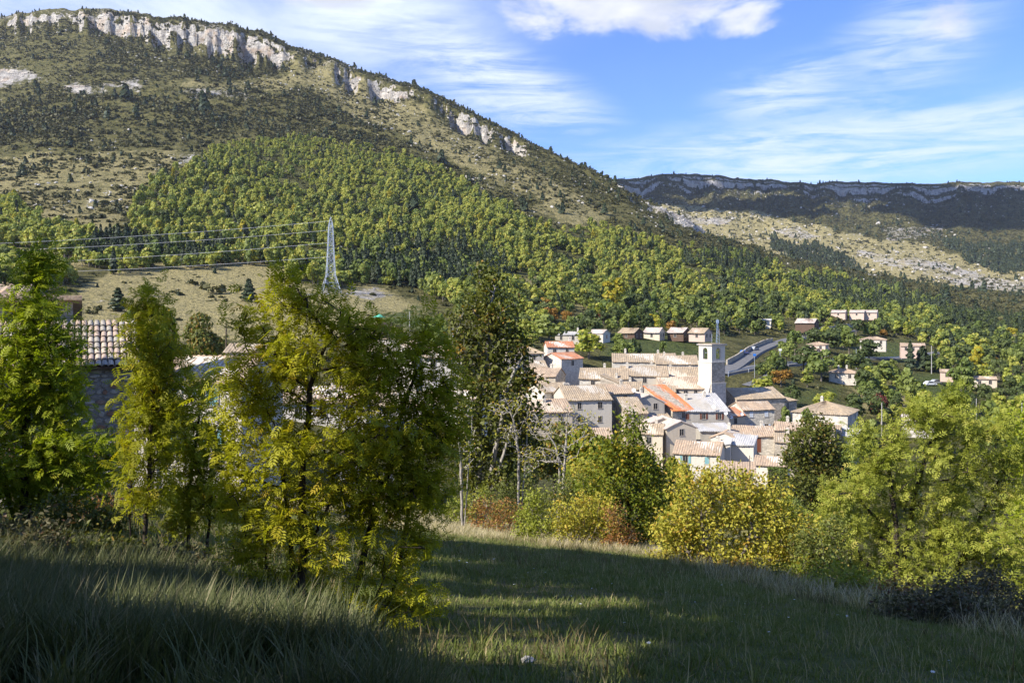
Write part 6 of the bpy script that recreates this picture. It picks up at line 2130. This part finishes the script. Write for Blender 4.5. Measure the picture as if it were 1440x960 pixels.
fp, fu_, fv_ = spread_pts(24000, 300, 1250, -20, 1480, forest_keep)
lp_, lu_, lv_ = spread_pts(9000, 250, 620, -90, 740, lambda u, v, x, y: anyin(*jig(u, v, 16), A_LINES) & (rng.random(len(u)) < .62) & free(x, y, 2.0))
fp, fu_, fv_ = np.concatenate([fp, lp_]), np.concatenate([fu_, lu_]), np.concatenate([fv_, lv_])
n_ = len(fp)
pine_zone = anyin(*jig(fu_, fv_, 14), A_PINE)
pk_ = rng.random(n_)
kind_f = np.where(pine_zone, np.where(pk_ < .72, 3, 1), np.where(pk_ < .72, 0, np.where(pk_ < .90, 1, np.where(pk_ < .955, 3, np.where(pk_ < .985, 4, 2)))))
FK = ['oak', 'green', 'yellow', 'pine', 'dark']
kind_f = np.where((kind_f == 2) & (fp[:, 1] > 800), 0, kind_f)
vp, vu_, vv_ = spread_pts(8200, 215, 1150, 575, 1560, valley_keep)
pk2 = rng.random(len(vp))
VK = ['green', 'dark', 'tallgreen', 'lime', 'pine', 'oak', 'orange', 'yellow']
pz2 = anyin(vu_, vv_, A_PINE)
kind_v = np.where(pz2, np.where(pk2 < .6, 4, 1), np.searchsorted([.30, .56, .66, .75, .80, .965, .985], pk2))
sc_f = rng.uniform(.45, 1.2, n_) * np.where(kind_f == 3, 1.0, .95) * np.where(fv_ < 235, .75, 1.0)
sc_v = rng.uniform(.55, 1.15, len(vp))
allp = [(1.0 / p[1] * s, 'f', i) for i, (p, s) in enumerate(zip(fp, sc_f))] + [(1.0 / p[1] * s, 'v', i) for i, (p, s) in enumerate(zip(vp, sc_v))]
allp.sort(reverse=True)
LABK = {'oak': 'yellow-green broadleaf tree growing in the sunlit wood on the slope', 'green': 'green broadleaf tree among the trees above the village', 'dark': 'dark green tree among the valley woods',
        'pine': 'dark pine standing in the mixed wood', 'tallgreen': 'tall green tree among the valley trees', 'lime': 'pale lime coloured tree among darker valley trees', 'yellow': 'autumn yellow tree among green trees', 'orange': 'small orange autumn tree among green trees'}
MARKS = [('pylon', 465, 360), ('parasol terrace', 545, 455), ('yellow poplar', 864, 415), ('row of chalets', 935, 463), ('church tower', 1001, 520), ('road bend', 1045, 505), ('pink villa', 1148, 484), ('dark wooden chalet', 1135, 453),
         ('long white villa', 1228, 477), ('cream villa', 1186, 522), ('high row of houses', 1205, 438), ('pale pink house', 1331, 520), ('hip-roofed house', 1161, 585), ('lone cream house', 998, 417), ('white van', 750, 428),
         ('car park', 1270, 456), ('hut', 1077, 450), ('lone yellow tree', 1374, 498), ('broad lime tree', 1320, 600), ('tall browning tree', 690, 440), ('long terrace wall', 1165, 466), ('old red roof', 790, 497)]
ADJ = {'oak': 'yellow-green broadleaf tree', 'green': 'green broadleaf tree', 'dark': 'dark green tree', 'pine': 'dark pine', 'tallgreen': 'tall green tree', 'lime': 'pale lime tree', 'yellow': 'autumn yellow tree', 'orange': 'orange autumn tree'}
_O = 'closest second third fourth fifth sixth seventh eighth ninth tenth eleventh twelfth thirteenth fourteenth fifteenth sixteenth seventeenth eighteenth nineteenth'.split()
_T = {2: 'twent', 3: 'thirt', 4: 'fort', 5: 'fift', 6: 'sixt', 7: 'sevent', 8: 'eight', 9: 'ninet'}
ORD = ['closest'] + [(_O[k] if k < 19 else (_T[(k + 1) // 10] + 'ieth' if (k + 1) % 10 == 0 else _T[(k + 1) // 10] + 'y-' + ('first' if (k + 1) % 10 == 1 else _O[(k + 1) % 10 - 1]))) + ' closest' for k in range(1, 99)]
book = []
for _, w_, i in allp[:230]:
    p, k, s = (fp[i], FK[kind_f[i]], sc_f[i]) if w_ == 'f' else (vp[i], VK[kind_v[i]], sc_v[i])
    uu, vv = CU + FP * p[0] / p[1], CV - FP * (p[2] + 4 * s) / p[1]
    dd, mk = min((math.hypot(uu - m[1], 1.6 * (vv - m[2])), m) for m in MARKS)
    dx, dy = uu - mk[1], vv - mk[2]
    side = ('to the right of' if dx > 0 else 'to the left of') if abs(dx) > 1.2 * abs(dy) else ('below' if dy > 0 else 'above')
    book.append((dd, w_, i, k, mk[0], side))
rank, seen_ = {}, {}
for dd, w_, i, k, mk, side in sorted(book):
    c_ = seen_.setdefault((k, mk, side), 0)
    seen_[(k, mk, side)] += 1
    rank[(w_, i)] = (ADJ[k] + ' ' + side + ' the ' + mk + ', ' + ORD[min(c_, 98)] + ' such tree').replace(', closest', ', the closest')
single_f, single_v = set(), set()
for _, w_, i in allp[:230]:
    p, k, s = (fp[i], FK[kind_f[i]], sc_f[i]) if w_ == 'f' else (vp[i], VK[kind_v[i]], sc_v[i])
    (single_f if w_ == 'f' else single_v).add(i)
    c, t, hg = random.choice(NEARP[k])
    root = thing('pine_tree' if k == 'pine' else 'broadleaf_tree', rank[(w_, i)], 'tree', (float(p[0]), float(p[1]), float(p[2]) - .2), random.uniform(0, 6.28), k + ' trees of the woods')
    q = float(s)
    for nm, me in (('crown', c), ('trunk', t)):
        o = obj(nm, me, root)
        o.scale = (q * 1.0, q * 1.0, q)
mf = np.array([i for i in range(n_) if i not in single_f])
scatter('hillside_wood', 'sunlit yellow-green wood covering the lower mountain slope', [far_proto(k, 420, 300 + j) for j, k in enumerate(FK)] + [far_proto('oak', 420, 320, 1.0, 'tall'), far_proto('oak', 420, 321, 1.0, 'wide')],
        fp[mf] - np.array([0, 0, .2]), np.stack([sc_f[mf] * rng.uniform(.7, 1.15, len(mf)), sc_f[mf] * rng.uniform(.7, 1.15, len(mf)), sc_f[mf] * rng.uniform(.8, 1.35, len(mf))], 1), np.where((kind_f[mf] == 0), rng.choice([0, 5, 6], len(mf)), kind_f[mf]))
up_, uu__, uv__ = spread_pts(16000, 320, 1250, -20, 1480, lambda u, v, x, y: anyin(*jig(u, v, 22), A_FOREST) & (fbm(x / 38, y / 38, 41, 3) > -.5) & free(x, y))
UB = []
for j, mt in enumerate(('oak', 'green')):
    V, F, ti, tu = crown_proto('bush', 110, .9, 3.2, 430 + j)
    UB.append(mesh_np('bush', V, F, [M[mt]], attrs={'tint': ti, 'turn': tu}))
usz = rng.lognormal(0, .35, len(up_)) * .8
scatter('wood_undergrowth', 'bushy undergrowth closing the gaps of the slope wood', UB, up_ - np.array([0, 0, .3]), usz, (rng.random(len(up_)) < .35).astype(int))
mv = np.array([i for i in range(len(vp)) if i not in single_v])
scatter('valley_wood', 'mixed darker trees filling the valley side', [far_proto(k, 420, 340 + j) for j, k in enumerate(VK)], vp[mv] - np.array([0, 0, .2]), sc_v[mv], kind_v[mv])

# scrub on the mountain
SCR = []
for j in range(3):
    V, F, ti, tu = crown_proto('bush', 70, 1.0, 2.2, 400 + j)
    SCR.append(mesh_np('bush', V, F, [M['scrub']], attrs={'tint': ti, 'turn': tu}))
for j in range(2):
    V, F, ti, tu = crown_proto('cone', 90, 1.5, 6.0, 410 + j)
    SCR.append(mesh_np('pine', V, F, [M['pine']], attrs={'tint': ti, 'turn': tu}))


def slope_keep(dens):
    def f(u, v, x, y):
        ju, jv = jig(u, v, 24)
        d = np.full(len(u), .88)
        d = np.where(anyin(ju, jv, A_DRY), np.where(v < 300, .5, .2), d)
        d = np.where(anyin(ju, jv, A_SCREE), .04, d)
        d = np.where(anyin(ju, jv, A_GREEN) & (v > 400), .0, d)
        d = np.where(anyin(ju, jv, A_SCRUB_SHADOW), 1.3, d)  # scrub thickened to darken the cloud shadow band
        d = np.where(anyin(ju, jv, A_FOREST), .45, d)
        pat = sstep(fbm(x / 70, y / 70, 51, 4), -.45, .35)
        ok = (rng.random(len(u)) < d * (.25 + .75 * pat) * dens) & ~anyin(u, v, A_BARE)
        return ok & ~((u > 700) & (u < 1220) & (y < 260) & (y > 130))
    return f


sp, su_, sv_ = spread_pts(120000, 480, 1480, -60, 1500, slope_keep(.85))
sp2, su2_, sv2_ = spread_pts(9000, 62, 480, -60, 1500, slope_keep(.6))
sp2_ok = free(sp2[:, 0], sp2[:, 1])
sp2 = sp2[sp2_ok]
spa = np.concatenate([sp, sp2])
isb = rng.random(len(spa))
pkk = np.where(isb < .045, rng.integers(3, 5, len(spa)), rng.integers(0, 3, len(spa)))
ss = rng.lognormal(0, .42, len(spa)) * .68
ss = np.where(spa[:, 1] < 480, ss * .62, ss)
ss = ss * np.where(anyin(*proj(spa[:, 0], spa[:, 1], spa[:, 2]), A_SCRUB_SHADOW), 1.3, 1.0)
scatter('hill_scrub', 'dark low scrub dotted over the mountain slope', SCR, spa - np.array([0, 0, .3]), np.stack([ss * 1.15, ss * 1.15, ss], 1), pkk)
# trees along the crests
cu = rng.uniform(-40, 860, 420)
cy = np.interp(cu, UG, yr_u) + rng.uniform(6, 60, 420)
cx = (cu - CU) / FP * cy
cpts = np.stack([cx, cy, H(cx, cy) - .4], 1)
keep_c = fbm(cx / 60, cy * 0, 61, 2) > -.15
cs_ = rng.uniform(.45, 1.05, 420)
scatter('crest_trees', 'small dark trees along the mountain crest', SCR, cpts[keep_c], cs_[keep_c], rng.integers(2, 5, keep_c.sum()))


def ridge_keep(u, v, x, y):
    ju, jv = jig(u, v, 20)
    pale = anyin(ju, jv, A2_PALE)
    d = np.where(pale, .20, .85)
    pines = anyin(ju, jv, [[(1070, 335), (1140, 345), (1190, 365), (1230, 395), (1130, 380)], [(1320, 340), (1600, 345), (1600, 395), (1400, 385)], [(1180, 375), (1260, 400), (1200, 410)]])
    d = np.where(pines, 1.0, d)
    return (rng.random(len(u)) < d) & (v < 430)


rp, ru_, rv_ = spread_pts(42000, 1350, 2950, 780, 1500, ridge_keep, H2)
rs = rng.lognormal(0, .35, len(rp)) * 1.25
pinz = anyin(*jig(ru_, rv_, 20), [[(1070, 335), (1140, 345), (1190, 365), (1230, 395), (1130, 380)], [(1320, 340), (1600, 345), (1600, 395), (1400, 385)], [(1180, 375), (1260, 400), (1200, 410)]])
rk_ = np.where(pinz, rng.integers(3, 5, len(rp)), np.where(rng.random(len(rp)) < .06, 3, rng.integers(0, 3, len(rp))))
scatter('ridge_scrub', 'dark scrub and pines covering the far ridge', SCR, rp - np.array([0, 0, .5]), rs, rk_)

# loose limestone blocks below the cliffs
RK = []
for j in range(3):
    r_ = np.random.default_rng(500 + j)
    me = bpy.data.meshes.new('rock')
    import bmesh
    bm = bmesh.new()
    bmesh.ops.create_icosphere(bm, subdivisions=2, radius=1.0)
    for v in bm.verts:
        v.co *= 1 + .35 * (r_.random() - .5)
        v.co.z *= .8
        v.co.x *= 1.25
    bm.to_mesh(me)
    bm.free()
    me.materials.append(M['rockpiece'])
    RK.append(me)


def rock_keep(u, v, x, y):
    cl = np.interp(u, UG, target_end)
    near_cliff = np.exp(-np.clip(v - cl, 0, None) / 26.0)
    ju, jv = jig(u, v, 20)
    d = .05 + .55 * near_cliff + .5 * anyin(ju, jv, A_SCREE) + .25 * anyin(ju, jv, A_DRY) * (v < 330)
    return rng.random(len(u)) < d * sstep(fbm(x / 45, y / 45, 63, 3), -.2, .4)


kp, _, _ = spread_pts(16000, 500, 1440, -50, 1250, rock_keep)
ks = np.minimum(rng.lognormal(0, .5, len(kp)) * .75, 1.7)
kp2, _, _ = spread_pts(9000, 1500, 2850, 860, 1500, lambda u, v, x, y: rng.random(len(u)) < (.06 + .3 * anyin(*jig(u, v, 20), A2_PALE) + .35 * np.exp(-np.clip(v - 275, 0, None) / 12)), H2)
ks2 = rng.lognormal(0, .5, len(kp2)) * 1.3
scatter('limestone_blocks', 'pale limestone blocks scattered below the cliffs', RK, np.concatenate([kp, kp2]), np.concatenate([ks, ks2]), rng.integers(0, 3, len(kp) + len(kp2)), tilt=.4)


# ------------------------------------------------------------------ grass
def tuft(nb, h, w_, lean, rad, mat, seed, segs=2):
    r = np.random.default_rng(seed)
    V, F, T, U_ = [], [], [], []
    for b in range(nb):
        a = r.random() * 6.283
        rr = rad * math.sqrt(r.random())
        x, y = rr * math.cos(a), rr * math.sin(a)
        la = a + r.normal() * .8
        hh = h * r.uniform(.55, 1.15)
        le = lean * r.uniform(.3, 1.2) * hh
        wx, wy = -math.sin(la) * w_, math.cos(la) * w_
        o = len(V)
        for s in range(segs):
            t = s / segs
            px, py, pz = x + math.cos(la) * le * t * t, y + math.sin(la) * le * t * t, hh * t * (1 - .15 * t)
            k = 1 - .45 * t
            V += [(px - wx * k, py - wy * k, pz), (px + wx * k, py + wy * k, pz)]
        V.append((x + math.cos(la) * le, y + math.sin(la) * le, hh * .85))
        for s in range(segs - 1):
            F.append((o + 2 * s, o + 2 * s + 1, o + 2 * s + 3))
            F.append((o + 2 * s, o + 2 * s + 3, o + 2 * s + 2))
        F.append((o + 2 * segs - 2, o + 2 * segs - 1, o + 2 * segs))
        T += [r.random()] * (2 * segs + 1)
        U_ += [r.random()] * (2 * segs + 1)
    return mesh_np('tuft', V, np.array(F), [mat], attrs={'tint': T, 'turn': U_})


def meadow_pts(n, y0, y1, u0, u1, fn):
    u = rng.uniform(u0, u1, n)
    y = np.sqrt(rng.uniform(y0 ** 2, y1 ** 2, n))
    x = (u - CU) / FP * y
    k = fn(u, x, y)
    x, y = x[k], y[k]
    return np.stack([x, y, H(x, y) - .02], 1)


edge_y = lambda u: np.interp(u, [p[0] for p in EDGE], [p[1] for p in EDGE])
GR = [tuft(16, .115, .006, .8, .16, M['grass'], 600 + j) for j in range(4)]
g1 = meadow_pts(100000, 6.0, 60, -120, 1560, lambda u, x, y: (y < edge_y(u) * 1.08) & (rng.random(len(u)) < np.clip(1.15 - y / 75, .3, 1)))
gs = rng.uniform(.6, 1.25, len(g1)) * (1 + .45 * fbm(g1[:, 0] / 2.5, g1[:, 1] / 2.5, 66, 3)) * (1 + g1[:, 1] / 90)
scatter('meadow_grass', 'short shaded grass of the sloping meadow', GR, g1, gs, rng.integers(0, 4, len(g1)), tilt=.15)
DG = [tuft(15, .50, .007, .55, .16, M['drygrass'], 620 + j, 3) for j in range(3)]
g2 = meadow_pts(70000, 14, 66, 380, 1560, lambda u, x, y: (rng.random(len(u)) < np.where(u < 950, 1.0, .22)) & (np.abs(y - edge_y(u) * 1.0) < edge_y(u) * .24 * (1 + .6 * fbm(x / 4, y / 4, 67, 3))) & (rng.random(len(u)) < .55))
scatter('dry_grass', 'tall dry straw-coloured grass along the lower edge of the meadow', DG, g2, rng.uniform(.6, 1.3, len(g2)), rng.integers(0, 3, len(g2)))
st_ = [tuft(3, .42, .0032, .35, .10, M['drygrass'], 640 + j, 3) for j in range(3)]
g3 = meadow_pts(2600, 7, 40, -200, 1560, lambda u, x, y: (y < edge_y(u)) & (fbm(x / 5, y / 5, 68, 3) > -.15))
scatter('seed_stalks', 'thin pale seed stalks standing in the meadow', st_, g3, rng.uniform(.6, 1.3, len(g3)), rng.integers(0, 3, len(g3)))
BR = [tuft(46, .62, .0055, .55, .22, M['broom'], 660 + j, 3) for j in range(4)]
g4 = meadow_pts(9000, 5.5, 13.5, -400, 620, lambda u, x, y: (rng.random(len(u)) < sstep(560 - 52.0 * (y - 7) + 90 * fbm(x / 2, y / 2, 69, 3) - u, -40, 160)) & (fbm(x / 1.6, y / 1.6, 70, 3) > -.25))
scatter('broom_clumps', 'dark rushy broom clumps on the shaded bank', BR, g4, rng.uniform(.6, 1.15, len(g4)), rng.integers(0, 4, len(g4)), tilt=.12)
WD = [tuft(12, .5, .008, .6, .2, M['weed'], 680 + j, 3) for j in range(3)]
g6 = meadow_pts(30000, 7, 60, -200, 1560, lambda u, x, y: (y < edge_y(u) * 1.2) & (rng.random(len(u)) < np.clip(sstep(fbm(x / 3.2, y / 3.2, 169, 4), .02, .4) * .45 + .8 * (np.abs(y - edge_y(u)) < edge_y(u) * .2) * (u > 850) + .6 * ((u < 560) & (y > 13) & (y < 26)), 0, .9)))
scatter('meadow_weeds', 'brownish weeds and dead stems in patches over the meadow', WD, g6, rng.uniform(.3, 1.0, len(g6)), rng.integers(0, 3, len(g6)), tilt=.25)
# daisies, stones and one dead leaf
FL = []
for j in range(1):
    V, F = [], []
    for k in range(6):
        a = k * 1.047
        o = len(V)
        V += [(0, 0, .16), (.03 * math.cos(a - .4), .03 * math.sin(a - .4), .165), (.045 * math.cos(a), .045 * math.sin(a), .16), (.03 * math.cos(a + .4), .03 * math.sin(a + .4), .165)]
        F.append((o, o + 1, o + 2, o + 3))
    o = len(V)
    V += [(-.004, 0, 0), (.004, 0, 0), (0, 0, .16)]
    FL.append(mesh_np('flower', V, [np.array(F), np.array([(o, o + 1, o + 2)])], [M['petal']]))
g5 = meadow_pts(200, 10, 40, 480, 1500, lambda u, x, y: y < edge_y(u))
scatter('meadow_flowers', 'tiny white flowers dotted over the meadow', FL, g5, rng.uniform(.35, .75, len(g5)), np.zeros(len(g5)))
for i, (u, v, s, lab) in enumerate(((1380 / 1440 * 1440 - 812, 953, .05, 'small white stone at the bottom of the meadow'), (742, 955, .06, 'pale stone with lichen near the bottom of the frame'), (180, 935, .07, 'grey stone showing between the broom clumps'))):
    ys = np.linspace(9, 60, 800)
    vv = CV - FP * H((u - CU) / FP * ys, ys) / ys
    k = int(np.argmin(np.abs(vv - v)))
    y = float(ys[k])
    x = (u - CU) / FP * y
    o = obj('stone', RK[i].copy(), None, (x, y, float(H(x, y)) + .05))
    o.scale = (s, s, s * .8)
    tag(o, lab, 'stone')
yd = 13.2
p_ = P(253, 833, yd)
lf = MB()
for dx, dz, a in ((0, 0, .4), (.07, .01, -.3), (.02, .045, 1.2)):
    n = 9
    lf.add([(dx + .055 * math.cos(a), 0, dz + .055 * math.sin(a) * .4), (dx + .01, -.03, dz + .035), (dx - .055 * math.cos(a), .01, dz - .02), (dx, .03, dz - .03)], [(0, 1, 2), (0, 2, 3)])
tag(lf.build('dead_leaf', M['deadleaf'], None, tuple(p_)), 'curled pale brown dead leaf caught on the broom tips', 'leaf')

# ------------------------------------------------------------------ what throws the shade: trees on the bank beside and behind the camera
sh_pts, sh_sc, sh_ix = [], [], []
SHA = math.atan2(-sv.y, -sv.x)
def shade_tree(q, a, top):
    """q: across the light, a: along it, top: height of the crown top"""
    x = math.cos(SHA) * a - math.sin(SHA) * q
    y = math.sin(SHA) * a + math.cos(SHA) * q
    g = float(H(x, y)) - .3
    sh_pts.append((x, y, g))
    sh_sc.append((top - g) / 8.0)


for q, a, top in ((10.5, -13, 20.3), (9.5, -15, 22), (14.5, -12, 19.5), (17.5, -14, 22), (20.5, -12, 18.6), (22.8, -13, 17.5), (25.5, -12, 16.5), (29, -11, 14), (6.3, -12, 17), (4.6, -11, 16), (3.2, -11, 15), (0, -10, 12), (13, -17, 28), (22, -17, 21), (18.5, -19, 25), (11.5, -16, 26.5), (16, -21, 27), (25, -18, 20)):
    shade_tree(q, a, top)
n_tall = len(sh_pts)
for q, a, top in ((14.5, -12, 7.0), (17, -12, 7.4), (20, -12, 7.2), (23, -12, 7), (9.8, -11, 8.9), (5.2, -10, 13), (2.5, -9, 11.5), (-1, -9, 9), (-5, -9, 8), (-9, -9, 8.5), (-13, -9, 8)):
    shade_tree(q, a, top)
    sh_sc[-1] *= .8
tall = []
for j in range(2):
    V, F, ti, tu = crown_proto('round', 1500, .72, 8, 700 + j)
    V = V * np.array([.45, .45, .50]) + np.array([0, 0, 4.0])
    tv, tf = trunk_geo(8, .12)
    tall.append(mesh_np('tree', np.concatenate([V, tv]), np.concatenate([F, tf + len(V)]), [M['green'], M['bark']], np.array([0] * len(F) + [1] * len(tf)),
                        attrs={'tint': np.concatenate([ti, np.zeros(len(tv))]), 'turn': np.concatenate([tu, np.zeros(len(tv))])}))
tall.append(NEARP['tallgreen'][0][0])
scatter('wood_beside', 'tall trees on the bank beside the camera', tall, np.array(sh_pts), np.array(sh_sc), np.where(np.arange(len(sh_pts)) < n_tall, np.arange(len(sh_pts)) % 2, 2), tilt=.03)


# cloud that keeps the far ridge in shade: a heap of lobes on its own height
def cloud(label, c, sx, sy, sz, n, seed):
    r = np.random.default_rng(seed)
    bm = bmesh.new()
    for k in range(n):
        q = r.uniform(-1, 1, 3)
        if q[0] ** 2 + q[1] ** 2 > 1:
            continue
        rad = sz * r.uniform(.5, 1.0) * (1.15 - .5 * (q[0] ** 2 + q[1] ** 2))
        mtx = Matrix.Translation((q[0] * sx, q[1] * sy, abs(q[2]) * sz * .5)) @ Matrix.Diagonal((rad * 1.6, rad * 1.4, rad * .7, 1))
        bmesh.ops.create_icosphere(bm, subdivisions=3, radius=1.0, matrix=mtx)
    from mathutils import noise as mn
    for v in bm.verts:
        f = mn.fractal(v.co / 130.0, 1.0, 2.0, 4)
        v.co += Vector((f, f * .8, f * .6)) * 38
    me = bpy.data.meshes.new('cloud')
    bm.to_mesh(me)
    bm.free()
    me.materials.append(M['cloud'])
    me.polygons.foreach_set('use_smooth', [True] * len(me.polygons))
    o = obj('cloud', me, None, c)
    tag(o, label, None, None, 'stuff')


m_, t_ = new_mat('cloud_white')
d_ = t_.n('ShaderNodeBsdfDiffuse', {'Color': (.85, .85, .86, 1)})
tr_ = t_.n('ShaderNodeBsdfTranslucent', {'Color': (.8, .82, .85, 1)})
t_.n('ShaderNodeOutputMaterial', {'Surface': t_.n('ShaderNodeMixShader', {0: .4, 1: d_.outputs[0], 2: tr_.outputs[0]}).outputs[0]})
M['cloud'] = m_


def cloud_over(px, py, pz, alt):
    """centre of a cloud at height alt whose shadow falls on the given place"""
    k = (alt - pz) / sv.z
    return (px + sv.x * k, py + sv.y * k, alt)


cloud('broad white cloud whose shadow lies on the far ridge', cloud_over(1350, 2830, 340, 2000), 1750, 560, 110, 125, 5)


# thin autumn haze over the whole valley
hz = MB().box(-18500, 18500, -400, 4600, -400, 1250).build('haze', [], None)
m_, t_ = new_mat('valley_haze')
v_ = t_.n('ShaderNodeVolumePrincipled', {'Color': (0.88, 0.91, 1.0, 1), 'Density': 0.000044, 'Anisotropy': 0.3})
t_.n('ShaderNodeOutputMaterial', {'Volume': v_.outputs[0]})
hz.data.materials.append(m_)
tag(hz, 'thin blue air over the whole valley', None, None, 'stuff')
